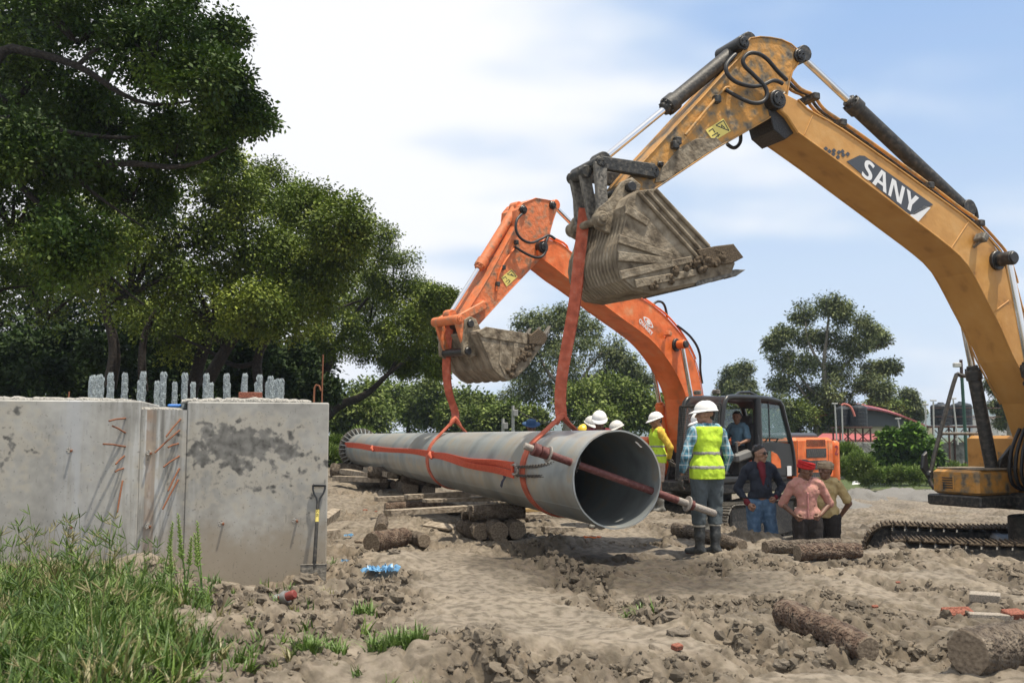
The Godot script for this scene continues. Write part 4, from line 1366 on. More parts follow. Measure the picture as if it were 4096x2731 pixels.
	# mirror bow
	hose(e, [Vector3(0.15, 3.22, 1.12), Vector3(0.40, 3.24, 1.22), Vector3(0.47, 3.20, 1.25), Vector3(0.86, 2.29, 1.25), Vector3(1.05, 1.80, 1.25), Vector3(1.10, 1.60, 1.24), Vector3(1.08, 1.50, 1.18)], 0.034, M.black_dirty, "hand_rail")
	hose(e, [Vector3(0.84, 2.33, 1.25), Vector3(0.3, 2.33, 1.15), Vector3(-0.1, 2.33, 1.1)], 0.024, M.grey_steel, "hand_rail")
	plate(e, "mirror", [Vector2(1.10, 2.06), Vector2(1.18, 2.0), Vector2(1.22, 1.80), Vector2(1.12, 1.68), Vector2(1.06, 1.75)], 1.27, 1.33, M.black_paint, 0.015)
	mb = MB.new()
	mb.cyl(Vector3(1.08, 1.70, 1.22), Vector3(1.08, 1.70, 1.30), 0.07, 14, 0.02)
	part(e, "mirror_joint", mb.done(), M.black_paint)
	# valve hoses by the boom foot
	for k in 4:
		hose(e, [Vector3(0.3, 1.5, 0.15 - 0.1 * k), Vector3(0.62, 1.6, 0.17 - 0.1 * k), Vector3(0.66, 2.0, 0.15 - 0.1 * k), Vector3(0.5, 2.4, 0.1 - 0.08 * k)], 0.026, M.hose)
	plate(e, "boom_bracket", [Vector2(-0.25, 1.3), Vector2(0.85, 1.3), Vector2(0.6, 1.95), Vector2(0.3, 2.2), Vector2(-0.05, 2.1)], -0.42, -0.36, M.black_dirty, 0.01)
	plate(e, "boom_bracket", [Vector2(-0.25, 1.3), Vector2(0.85, 1.3), Vector2(0.6, 1.95), Vector2(0.3, 2.2), Vector2(-0.05, 2.1)], 0.36, 0.42, M.black_dirty, 0.01)

func build_cab_yellow(e: Node3D):
	# mostly outside the frame, its corner stands at the right edge
	var mb := MB.new()
	mb.box(Vector3(0.15, 1.75, -0.95), Vector3(1.9, 0.7, 0.95), 0.05)
	var c := part(e, "cab", mb.done(), M.black_paint)
	for x in [-0.75, 0.2, 1.05]:
		for z in [-1.39, -0.51]:
			mb = MB.new()
			mb.box(Vector3(x, 2.5, z), Vector3(0.08, 0.95, 0.07), 0.015)
			part(c, "pillar", mb.done(), M.black_paint)
	mb = MB.new()
	mb.box(Vector3(0.15, 3.02, -0.95), Vector3(1.95, 0.12, 1.0), 0.04)
	part(c, "roof", mb.done(), M.black_paint)
	mb = MB.new()
	mb.box(Vector3(0.6, 2.5, -1.39), Vector3(0.74, 0.9, 0.012))
	part(c, "pane", mb.done(), M.glass)
	mb = MB.new()
	mb.box(Vector3(1.05, 2.5, -0.95), Vector3(0.012, 0.9, 0.8))
	part(c, "pane", mb.done(), M.glass)

func decal(parent: Node3D, called: String, poly: Array, z: float, mat: Material):
	var mb := MB.new()
	mb.extrude(poly, z - 0.002, z + 0.0015)
	part(parent, called, mb.done(), mat)

func warning_sticker(parent: Node3D, a: Vector2, b: Vector2, c: Vector2, d: Vector2, z: float):
	var mb := MB.new()
	mb.extrude([a, b, c, d], z - 0.002, z + 0.001)
	var s := part(parent, "warning_sticker", mb.done(), M.label_yellow)
	var q := func(u: float, v: float) -> Vector2: return a.lerp(b, u).lerp(d.lerp(c, u), v)
	# triangle with a falling load, and an arrow pictogram
	for t in [[q.call(0.52, 0.12), q.call(0.94, 0.12), 0], [q.call(0.94, 0.12), q.call(0.92, 0.92), 0], [q.call(0.92, 0.92), q.call(0.52, 0.12), 0], [q.call(0.74, 0.3), q.call(0.82, 0.6), 0], [q.call(0.78, 0.3), q.call(0.7, 0.45), 0], [q.call(0.08, 0.2), q.call(0.3, 0.18), 0], [q.call(0.3, 0.18), q.call(0.3, 0.5), 0], [q.call(0.1, 0.6), q.call(0.4, 0.62), 0], [q.call(0.15, 0.85), q.call(0.45, 0.8), 0], [q.call(0.4, 0.62), q.call(0.32, 0.9), 0]]:
		var p0: Vector2 = t[0]; var p1: Vector2 = t[1]
		var n := (p1 - p0).normalized().orthogonal() * a.distance_to(b) * 0.018
		mb = MB.new()
		mb.extrude([p0 + n, p1 + n, p1 - n, p0 - n], z - 0.004, z - 0.0005)
		part(s, "pictogram_line", mb.done(), M.black_paint)

func build_bucket_yellow(e: Node3D):
	var H := 0.60
	# side outline: back curve from the hinge round the heel to the lip
	var back := [Vector2(7.129, 5.139), Vector2(7.387, 5.087), Vector2(7.48, 5.007), Vector2(7.538, 4.9), Vector2(7.528, 4.775), Vector2(7.57, 4.606), Vector2(7.635, 4.441), Vector2(7.653, 4.301), Vector2(7.632, 4.178), Vector2(7.577, 4.058), Vector2(7.436, 3.963), Vector2(7.189, 3.942), Vector2(6.594, 4.07), Vector2(6.091, 4.216)]
	var open := [Vector2(6.031, 4.346), Vector2(6.401, 4.533)]
	var b := plate(e, "bucket", back + open, -H, -H + 0.04, M.bucket, 0.008)
	plate(b, "side_plate", back + open, H - 0.04, H, M.bucket, 0.008)
	# curved shell
	var mb := MB.new()
	var inn := offset_curve(back, 0.025)
	var rs := []
	for i in back.size(): rs.append([v3(back[i], -H + 0.02), v3(back[i], H - 0.02), v3(inn[i], H - 0.02), v3(inn[i], -H + 0.02)])
	mb.rings(rs, true, -1)
	part(b, "shell", mb.done(), M.bucket)
	# wear ribs round the back
	for k in 15:
		var z := lerpf(-H + 0.05, H - 0.05, k / 14.0)
		var o := offset_curve(back.slice(4, 13), -0.022); var i2 := offset_curve(back.slice(4, 13), 0.0)
		mb = MB.new()
		rs = []
		for i in o.size(): rs.append([v3(i2[i], z - 0.028), v3(o[i], z - 0.018), v3(o[i], z + 0.018), v3(i2[i], z + 0.028)])
		mb.rings(rs, true, -1)
		part(b, "wear_rib", mb.done(), M.bucket)
	# reinforcing strips on the side
	for q in [[Vector2(7.528, 4.857), Vector2(7.248, 4.721), .055], [Vector2(7.64, 4.507), Vector2(6.931, 4.351), .05], [Vector2(7.653, 4.307), Vector2(6.932, 4.3), .055], [Vector2(7.622, 4.092), Vector2(6.662, 4.345), .05], [Vector2(7.431, 4.005), Vector2(6.605, 4.195), .05]]:
		var a: Vector2 = q[0]; var c: Vector2 = q[1]
		var n: Vector2 = (c - a).normalized().orthogonal() * q[2]
		plate(b, "side_rib", [a + n, c + n * 0.75, c - n * 0.75, a - n], -H - 0.03, -H + 0.005, M.bucket, 0.008)
	for q in [[Vector2(7.376, 5.073), Vector2(6.577, 4.377)], [Vector2(7.26, 5.1), Vector2(6.502, 4.444)], [Vector2(7.142, 5.128), Vector2(6.415, 4.518)]]:
		mb = MB.new()
		mb.tube([v3(q[0], -H - 0.01), v3(q[1], -H - 0.01)], 0.024, 8)
		part(b, "edge_bar", mb.done(), M.bucket)
	# cutting edge and side cutters
	for z in [-H - 0.02, H - 0.02]:
		plate(b, "side_cutter", [Vector2(6.598, 4.456), Vector2(6.339, 4.522), Vector2(6.076, 4.569), Vector2(5.934, 4.417), Vector2(6.094, 4.337), Vector2(6.499, 4.262)], z - 0.02, z + 0.04, M.mud, 0.01)
	var lp: Vector2 = Vector2(6.091, 4.216); var lq: Vector2 = Vector2(6.594, 4.07)
	plate(b, "cutting_edge", [lp + Vector2(-0.02, 0.03), lp + Vector2(0.0, -0.03), lq + Vector2(0.0, -0.04), lq + Vector2(0.0, 0.03)], -H, H, M.grey_steel, 0.008)
	var dirp := (lp - lq).normalized() * 1.0
	for k in 5:
		var z := lerpf(-H + 0.07, H - 0.07, k / 4.0)
		var n := dirp.orthogonal()
		plate(b, "tooth", [lp - dirp * 0.05 + n * 0.045, lp + dirp * 0.10 + n * 0.035, lp + dirp * 0.24, lp + dirp * 0.08 - n * 0.045, lp - dirp * 0.05 - n * 0.045], z - 0.05, z + 0.05, M.grey_steel, 0.012)
	# hinge ears
	for z in [-0.30, 0.30]:
		plate(b, "hinge_ear", [Vector2(7.28, 5.323), Vector2(7.428, 5.255), Vector2(7.547, 5.067), Vector2(7.739, 4.915), Vector2(7.797, 4.797), Vector2(7.763, 4.688), Vector2(7.638, 4.632), Vector2(7.511, 4.591), Vector2(7.405, 4.729), Vector2(7.331, 4.994), Vector2(7.199, 5.112), Vector2(7.162, 5.246)], z - 0.035, z + 0.035, M.bucket, 0.01)
	var mb2 := MB.new()
	for sg in [-1.0, 1.0]: mb2.cyl(v3(Vector2(7.716, 4.783), sg * 0.26), v3(Vector2(7.716, 4.783), sg * 0.40), 0.085, 20, 0.012)
	mb2.cyl(v3(Vector2(7.716, 4.783), -0.425), v3(Vector2(7.716, 4.783), 0.42), 0.045, 16, 0.008)
	part(b, "hinge_pin", mb2.done(), M.bucket)
	mb2 = MB.new()
	mb2.cyl(v3(Vector2(7.329, 5.19), -0.42), v3(Vector2(7.329, 5.19), 0.42), 0.06, 18, 0.01)
	part(b, "hinge_pin", mb2.done(), M.grease)
	# mud stuck to the lip and cutters
	var rng := RandomNumberGenerator.new(); rng.seed = 31
	var lm := lump(501, 8, 6, 0.7)
	for k in 46:
		var f := rng.randf()
		var u: Vector2 = Vector2(7.271, 3.997); var w: Vector2 = Vector2(6.215, 4.426)
		var p := u.lerp(w, f) + Vector2(rng.randf_range(-0.07, 0.07), rng.randf_range(-0.055, 0.055) * (0.6 + f))
		var s := rng.randf_range(0.02, 0.055) * (0.6 + 0.6 * f)
		part(b, "mud_lump", lm, M.mud).transform = Transform3D(Basis(Vector3(rng.randf(), rng.randf(), 0.5).normalized(), rng.randf() * 6.0).scaled(Vector3.ONE * s), v3(p, -H - 0.015))

func ORIGIN_S(q: Array) -> Vector2:
	# checks of the boom decal, laid out from its corner along the boom
	var o: Vector2 = Vector2(4, 5.888)
	var x: Vector2 = (Vector2(3.242, 5.974) - o) / 100.0; var y: Vector2 = (Vector2(4.024, 5.302) - o) / 100.0
	return o + x * (q[0] - 1945.0) + y * (q[1] - 371.0)

func build_orange_excavator():
	var e := thing("orange_excavator", "orange crawler excavator with a black cab and a wire mesh front guard", "excavator", "", Transform3D(Vector3(-0.743, 0, 0.669), Vector3(0, 1, 0), Vector3(-0.669, 0, -0.743), Vector3(3.93, -0.8, -20.849)))
	undercarriage(e, 0.0, deg_to_rad(12.0), 4.1, 0.92, 2.3, 0.6, M.grey_steel, M.black_dirty)
	var hb := 0.27
	var up := [Vector2(4.739, 5.654), Vector2(4.544, 5.625), Vector2(4.291, 5.578), Vector2(3.966, 5.418), Vector2(3.054, 5.096), Vector2(2.311, 4.851), Vector2(1.795, 4.684), Vector2(1.304, 4.437), Vector2(0.964, 4.207), Vector2(0.717, 3.984), Vector2(0.483, 3.676), Vector2(0.335, 3.325), Vector2(0.217, 2.863), Vector2(0.17, 2.507), Vector2(0.229, 1.972)]
	var lo := [Vector2(0.522, 1.799), Vector2(0.656, 2.062), Vector2(0.757, 2.5), Vector2(0.803, 2.885), Vector2(0.935, 3.153), Vector2(1.15, 3.433), Vector2(1.442, 3.714), Vector2(1.809, 3.977), Vector2(2.196, 4.165), Vector2(2.807, 4.413), Vector2(3.765, 4.827), Vector2(4.217, 5.005), Vector2(4.546, 5.158), Vector2(4.762, 5.243), Vector2(4.889, 5.329), Vector2(4.91, 5.483)]
	var boom := plate(e, "boom", up + lo, -hb, hb, M.orange, 0.012)
	for z in [-hb - 0.003, hb + 0.003]:
		for edge in [up.slice(1, 14), lo.slice(1, 14)]:
			var mb := MB.new()
			var pts := []
			for p in edge: pts.append(v3(p, z))
			mb.tube(smooth_path(pts, 3), 0.011, 5)
			part(boom, "edge_weld", mb.done(), M.orange)
	var st := [Vector2(5.366, 5.896), Vector2(5.345, 6.078), Vector2(5.221, 6.213), Vector2(4.905, 6.358), Vector2(4.635, 6.37), Vector2(4.427, 6.371), Vector2(4.373, 6.251), Vector2(4.473, 6.027), Vector2(4.551, 5.817), Vector2(4.585, 5.614), Vector2(4.629, 5.426), Vector2(4.844, 5.243), Vector2(5.519, 4.646), Vector2(5.925, 4.271), Vector2(6.232, 3.989), Vector2(6.382, 3.898), Vector2(6.494, 3.926), Vector2(6.541, 4.045), Vector2(6.468, 4.196), Vector2(6.215, 4.533), Vector2(5.985, 4.854), Vector2(5.63, 5.408), Vector2(5.356, 5.828)]
	var stick := plate(e, "stick", st, -0.2, 0.2, M.orange_dirty, 0.01)
	for z in [-0.205, 0.205]:
		var mb := MB.new()
		var pts := []
		for p in st: pts.append(v3(p, z))
		pts.append(pts[0])
		mb.tube(pts, 0.01, 5)
		part(stick, "edge_weld", mb.done(), M.orange_dirty)
	pin(e, Vector2(4.811, 5.476), 0.32, 0.11, M.grease)
	pin(e, Vector2(4.496, 6.291), 0.24, 0.075, M.grease)
	pin(e, Vector2(5.218, 6.1), 0.24, 0.08, M.grease)
	pin(e, Vector2(6.141, 4.328), 0.26, 0.08, M.orange_dirty)
	hyd(e, "bucket_cylinder", v3(Vector2(5.192, 6.181), 0), v3(Vector2(6.682, 4.137), 0), 0.57, 0.085, 0.042, M.orange_dirty)
	hyd(e, "stick_cylinder", v3(Vector2(2.252, 5.213), 0), v3(Vector2(4.265, 6.367), 0), 0.62, 0.09, 0.045, M.orange)
	for z in [-0.42, 0.42]:
		hyd(e, "boom_cylinder", Vector3(0.42, 1.35, z), Vector3(1.10, 3.96, z), 0.55, 0.085, 0.046, M.orange)
	var mb := MB.new()
	mb.cyl(Vector3(1.10, 3.96, -0.55), Vector3(1.10, 3.96, 0.55), 0.075, 18, 0.01)
	mb.cyl(Vector3(1.10, 3.96, -0.31), Vector3(1.10, 3.96, 0.31), 0.13, 18, 0.01)
	part(boom, "cylinder_boss", mb.done(), M.grease)
	# links
	var pl: Vector2 = Vector2(6.742, 4.035)
	pin(e, pl, 0.34, 0.08, M.orange_dirty)
	for z in [-0.28, 0.24]:
		var b: Vector2 = Vector2(6.158, 4.325); var c: Vector2 = Vector2(6.502, 3.531)
		var d := (b - pl).normalized().orthogonal()
		plate(e, "link_bar", [pl + d * 0.06, b + d * 0.07, b - d * 0.07, pl - d * 0.06], z - 0.02, z + 0.05, M.orange_dirty, 0.01)
		d = (c - pl).normalized().orthogonal()
		plate(e, "tilt_lever", [pl + d * 0.09, pl.lerp(c, 0.6) + d * 0.10, c + d * 0.06, c - d * 0.09, pl.lerp(c, 0.5) - d * 0.09, pl - d * 0.07], z - 0.03, z + 0.03, M.orange_dirty, 0.01)
	# bucket
	var H := 0.55
	var back := [Vector2(6.415, 4.204), Vector2(6.535, 3.994), Vector2(6.599, 3.833), Vector2(6.478, 3.558), Vector2(6.338, 3.309), Vector2(6.206, 3.173), Vector2(5.987, 3.095), Vector2(5.685, 3.151), Vector2(5.427, 3.309), Vector2(5.182, 3.544), Vector2(5.016, 3.748)]
	back = [Vector2(6.349, 3.894), Vector2(6.534, 3.838), Vector2(6.534, 3.809), Vector2(6.413, 3.618), Vector2(6.3, 3.411), Vector2(6.206, 3.244), Vector2(6.016, 3.109), Vector2(5.881, 3.063), Vector2(5.646, 3.145), Vector2(5.396, 3.339), Vector2(5.141, 3.621), Vector2(4.995, 3.765)]
	var open := [Vector2(5.181, 3.873), Vector2(5.436, 3.878)]
	var bk := plate(e, "bucket", back + open, -H, -H + 0.035, M.bucket, 0.008)
	plate(bk, "side_plate", back + open, H - 0.035, H, M.bucket, 0.008)
	mb = MB.new()
	var inn := offset_curve(back, 0.022)
	var rs := []
	for i in back.size(): rs.append([v3(back[i], -H + 0.02), v3(back[i], H - 0.02), v3(inn[i], H - 0.02), v3(inn[i], -H + 0.02)])
	mb.rings(rs, true, -1)
	part(bk, "shell", mb.done(), M.bucket)
	for k in 5:
		var z := lerpf(-H + 0.09, H - 0.09, k / 4.0)
		var o := offset_curve(back.slice(2, 10), -0.02); var i2 := offset_curve(back.slice(2, 10), 0.0)
		mb = MB.new()
		rs = []
		for i in o.size(): rs.append([v3(i2[i], z - 0.06), v3(o[i], z - 0.05), v3(o[i], z + 0.05), v3(i2[i], z + 0.06)])
		mb.rings(rs, true, -1)
		part(bk, "wear_rib", mb.done(), M.bucket)
	plate(bk, "rim_plate", [Vector2(6.551, 3.821), Vector2(6.366, 3.92), Vector2(5.424, 3.87), Vector2(5.455, 3.69), Vector2(6.431, 3.744)], -H - 0.02, -H + 0.01, M.bucket, 0.008)
	plate(bk, "side_rib", [Vector2(6.053, 3.726), Vector2(6.024, 3.727), Vector2(6.053, 3.351), Vector2(5.899, 3.141), Vector2(5.947, 3.139), Vector2(6.081, 3.335)], -H - 0.012, -H + 0.01, M.bucket, 0.004)
	plate(bk, "side_rib", [Vector2(5.753, 3.701), Vector2(5.654, 3.692), Vector2(5.704, 3.338), Vector2(5.782, 3.335)], -H - 0.014, -H + 0.01, M.bucket, 0.004)
	for z in [-H - 0.02, H - 0.02]:
		plate(bk, "side_cutter", [Vector2(5.454, 3.875), Vector2(5.394, 3.842), Vector2(5.2, 3.968), Vector2(5.035, 3.897), Vector2(4.994, 3.809), Vector2(5.077, 3.698), Vector2(5.424, 3.692)], z - 0.02, z + 0.03, M.mud, 0.01)
	var lp: Vector2 = Vector2(4.974, 3.857)
	var dirp := (Vector2(4.847, 4.063) - Vector2(4.995, 3.825)).normalized()
	for k in 5:
		var z := lerpf(-H + 0.06, H - 0.06, k / 4.0)
		var n := dirp.orthogonal()
		plate(bk, "tooth", [lp - dirp * 0.08 + n * 0.04, lp + dirp * 0.06 + n * 0.035, lp + dirp * 0.23, lp + dirp * 0.05 - n * 0.04, lp - dirp * 0.08 - n * 0.04], z - 0.045, z + 0.045, M.grey_steel, 0.01)
	for z in [-0.30, 0.30]:
		plate(bk, "hinge_ear", [Vector2(6.509, 4.101), Vector2(6.629, 4.034), Vector2(6.638, 3.905), Vector2(6.672, 3.632), Vector2(6.653, 3.476), Vector2(6.524, 3.412), Vector2(6.32, 3.473), Vector2(6.207, 3.66), Vector2(6.284, 3.909), Vector2(6.379, 4.068)], z - 0.03, z + 0.03, M.bucket, 0.01)
	for p in [Vector2(6.515, 3.976), Vector2(6.568, 3.522)]:
		mb = MB.new()
		mb.cyl(v3(p, -0.37), v3(p, 0.37), 0.065, 18, 0.01)
		part(bk, "hinge_pin", mb.done(), M.grease)
	var rng := RandomNumberGenerator.new(); rng.seed = 32
	var lm := lump(502, 8, 6, 0.7)
	for k in 40:
		var f := rng.randf()
		var u: Vector2 = Vector2(5.917, 3.14); var w: Vector2 = Vector2(5.189, 3.78)
		var p := u.lerp(w, f) + Vector2(rng.randf_range(-0.10, 0.06), rng.randf_range(-0.04, 0.08))
		part(bk, "mud_lump", lm, M.mud).transform = Transform3D(Basis(Vector3(rng.randf(), rng.randf(), 0.5).normalized(), rng.randf() * 6.0).scaled(Vector3.ONE * rng.randf_range(0.018, 0.05)), v3(p, -H - 0.01))
	# hoses and pipes
	hose(e, [v3(Vector2(5.316, 5.991), -0.28), v3(Vector2(5.479, 5.829), -0.32), v3(Vector2(5.459, 5.602), -0.34), v3(Vector2(5.192, 5.499), -0.34), v3(Vector2(4.898, 5.6), -0.32), v3(Vector2(4.683, 5.699), -0.3), v3(Vector2(4.499, 5.669), -0.27)], 0.024, M.hose)
	hose(e, [v3(Vector2(5.439, 5.413), -0.24), v3(Vector2(5.244, 5.308), -0.3), v3(Vector2(4.984, 5.262), -0.33), v3(Vector2(4.814, 5.361), -0.34), v3(Vector2(4.792, 5.536), -0.34), v3(Vector2(4.716, 5.663), -0.32)], 0.024, M.hose)
	hose(e, [v3(Vector2(5.126, 5.949), 0.28), v3(Vector2(5.283, 5.848), 0.3), v3(Vector2(5.251, 5.71), 0.3)], 0.022, M.hose)
	hose(stick, [v3(Vector2(5.394, 5.419), -0.22), v3(Vector2(5.656, 5.127), -0.23), v3(Vector2(5.805, 4.869), -0.23), v3(Vector2(5.834, 4.694), -0.23), v3(Vector2(5.854, 4.595), -0.23)], 0.018, M.orange, "grease_pipe")
	for p in [Vector2(5.696, 5.017), Vector2(5.824, 4.717), Vector2(5.394, 5.495)]:
		mb = MB.new()
		mb.box(v3(p, -0.23), Vector3(0.07, 0.08, 0.07), 0.01)
		part(stick, "pipe_clamp", mb.done(), M.black_dirty)
	for k in 2:
		var pts := []
		for p in [Vector2(4.475, 5.708), Vector2(4.142, 5.632), Vector2(4.03, 5.501), Vector2(3.802, 5.448), Vector2(2.976, 5.18), Vector2(1.71, 4.75), Vector2(1.107, 4.468), Vector2(0.625, 4.075), Vector2(0.348, 3.723)]:
			pts.append(v3(p, -0.18 + 0.08 * k))
		hose(boom, pts, 0.02, M.orange, "hydraulic_pipe")
	hose(e, [v3(Vector2(1.651, 4.734), -0.15), v3(Vector2(1.488, 4.819), -0.15), v3(Vector2(1.299, 4.765), -0.15), v3(Vector2(1.209, 4.508), -0.15)], 0.025, M.hose)
	hose(e, [v3(Vector2(0.981, 4.36), -0.22), v3(Vector2(0.578, 4.148), -0.25), v3(Vector2(0.312, 3.849), -0.25), v3(Vector2(0.25, 3.492), -0.22), v3(Vector2(0.17, 3.225), -0.2)], 0.025, M.hose)
	warning_sticker(stick, Vector2(5.728, 4.843), Vector2(5.487, 5.013), Vector2(5.345, 4.899), Vector2(5.598, 4.698), -0.206)
	# maker's mark: eye shaped emblem and word
	var zf := -hb - 0.004
	var c0: Vector2 = Vector2(1.946, 4.353)
	var dx: Vector2 = (Vector2(1.804, 4.261) - Vector2(2.087, 4.445)).normalized()
	var dy := Vector2(-dx.y, dx.x)
	if dy.y < 0.0: dy = -dy
	for q in [[0.17, 0.075, M.white_print, 0.0], [0.125, 0.05, M.orange, 0.002], [0.07, 0.045, M.white_print, 0.004]]:
		var poly := []
		for i in 24:
			var t := TAU * i / 24
			poly.append(c0 + dx * cos(t) * q[0] * 1.0 + dy * sin(t) * q[1] * (1.0 - 0.35 * absf(cos(t))))
		decal(boom, "emblem", poly, zf - q[3], q[2])
	var wd := part(boom, "lettering", text_mesh("QUARRY", 0.085, 0.003, 800), M.white_print)
	wd.transform = lay(Vector2(2.026, 4.253), dx, zf - 0.003)
	# flood light on the boom
	mb = MB.new()
	mb.box(v3(Vector2(1.47, 4.154), -0.38), Vector3(0.10, 0.10, 0.13), 0.015, Basis(Vector3(0, 0, 1), 0.4))
	mb.cyl(v3(Vector2(1.417, 4.078), -0.26), v3(Vector2(1.498, 4.117), -0.38), 0.015, 8)
	part(boom, "work_light", mb.done(), M.orange_dirty)
	# house
	mb = MB.new()
	mb.box(Vector3(-0.9, 1.14, 0), Vector3(4.1, 0.22, 2.7), 0.03)
	part(e, "main_frame", mb.done(), M.black_dirty)
	mb = MB.new()
	mb.box(Vector3(-2.1, 1.66, 0.0), Vector3(1.54, 0.9, 2.8), 0.07)
	var hood := part(e, "engine_cover", mb.done(), M.orange)
	mb = MB.new()
	mb.box(Vector3(-2.02, 2.14, 0.0), Vector3(1.3, 0.14, 2.3), 0.05)
	part(hood, "hood_lid", mb.done(), M.grey_print)
	for k in 18:
		mb = MB.new()
		mb.box(Vector3(-1.78 - 0.042 * k, 1.99, -1.402), Vector3(0.016, 0.15, 0.012))
		part(hood, "vent_slot", mb.done(), M.black_paint)
	for k in 3:
		mb = MB.new()
		mb.box(Vector3(-2.14, 1.78 - 0.25 * k, -1.402), Vector3(0.78, 0.19, 0.014), 0.004)
		var gr := part(hood, "grille", mb.done(), M.black_paint)
		for i in 9:
			mb = MB.new()
			mb.box(Vector3(-1.84 - 0.075 * i, 1.78 - 0.24 * k, -1.41), Vector3(0.006, 0.165, 0.006), 0.0, Basis(Vector3(0, 0, 1), 0.5))
			part(gr, "grille_wire", mb.done(), M.grey_steel)
	for x in [-1.42, -2.62]:
		mb = MB.new()
		mb.box(Vector3(x, 1.66, -1.401), Vector3(0.010, 0.80, 0.006))
		part(hood, "door_gap", mb.done(), M.black_paint)
	# counterweight with rounded back
	mb = MB.new()
	rs = []
	for y in [1.02, 1.08, 1.3, 1.9, 2.0, 2.04]:
		var k: float = 0.06 if y in [1.02, 2.04] else 0.0
		var ring := []
		for q in [Vector2(-2.88, -1.4 + k), Vector2(-3.1, -1.39 + k), Vector2(-3.22 + k, -1.25), Vector2(-3.3 + k, -0.7), Vector2(-3.34 + k, 0.0), Vector2(-3.3 + k, 0.7), Vector2(-3.22 + k, 1.25), Vector2(-3.1, 1.39 - k), Vector2(-2.88, 1.4 - k)]: ring.append(Vector3(q.x, y, q.y))
		rs.append(ring)
	mb.rings(rs, true, 6)
	var cw := part(e, "counterweight", mb.done(), M.orange)
	var num := part(cw, "lettering", text_mesh("2", 0.2, 0.003, 800), plain(lin(.25, .02, .03), 0.6))
	num.transform = Transform3D(Vector3(-1, 0, 0), Vector3(0, 1, 0), Vector3(0, 0, -1), Vector3(-2.95, 1.83, -1.402))
	mb = MB.new()
	mb.cyl(Vector3(-1.25, 2.05, 0.5), Vector3(-1.25, 2.5, 0.5), 0.04, 12)
	mb.cyl(Vector3(-1.25, 2.42, 0.5), Vector3(-1.25, 2.62, 0.5), 0.16, 20, 0.03)
	part(e, "air_intake", mb.done(), M.black_dirty)
	mb = MB.new()
	mb.box(Vector3(0.3, 1.7, 0.95), Vector3(1.6, 0.85, 0.8), 0.06)
	part(e, "fuel_tank", mb.done(), M.orange)
	plate(e, "boom_bracket", [Vector2(-0.25, 1.2), Vector2(0.75, 1.2), Vector2(0.5, 1.9), Vector2(0.2, 2.1), Vector2(-0.1, 2.0)], -0.36, -0.31, M.black_dirty, 0.01)
	plate(e, "boom_bracket", [Vector2(-0.25, 1.2), Vector2(0.75, 1.2), Vector2(0.5, 1.9), Vector2(0.2, 2.1), Vector2(-0.1, 2.0)], 0.31, 0.36, M.black_dirty, 0.01)
	build_cab_orange(e)

func bar3(parent: Node3D, called: String, pts: Array, r: float, mat: Material, n := 8):
	var mb := MB.new()
	mb.tube(pts, r, n)
	part(parent, called, mb.done(), mat)

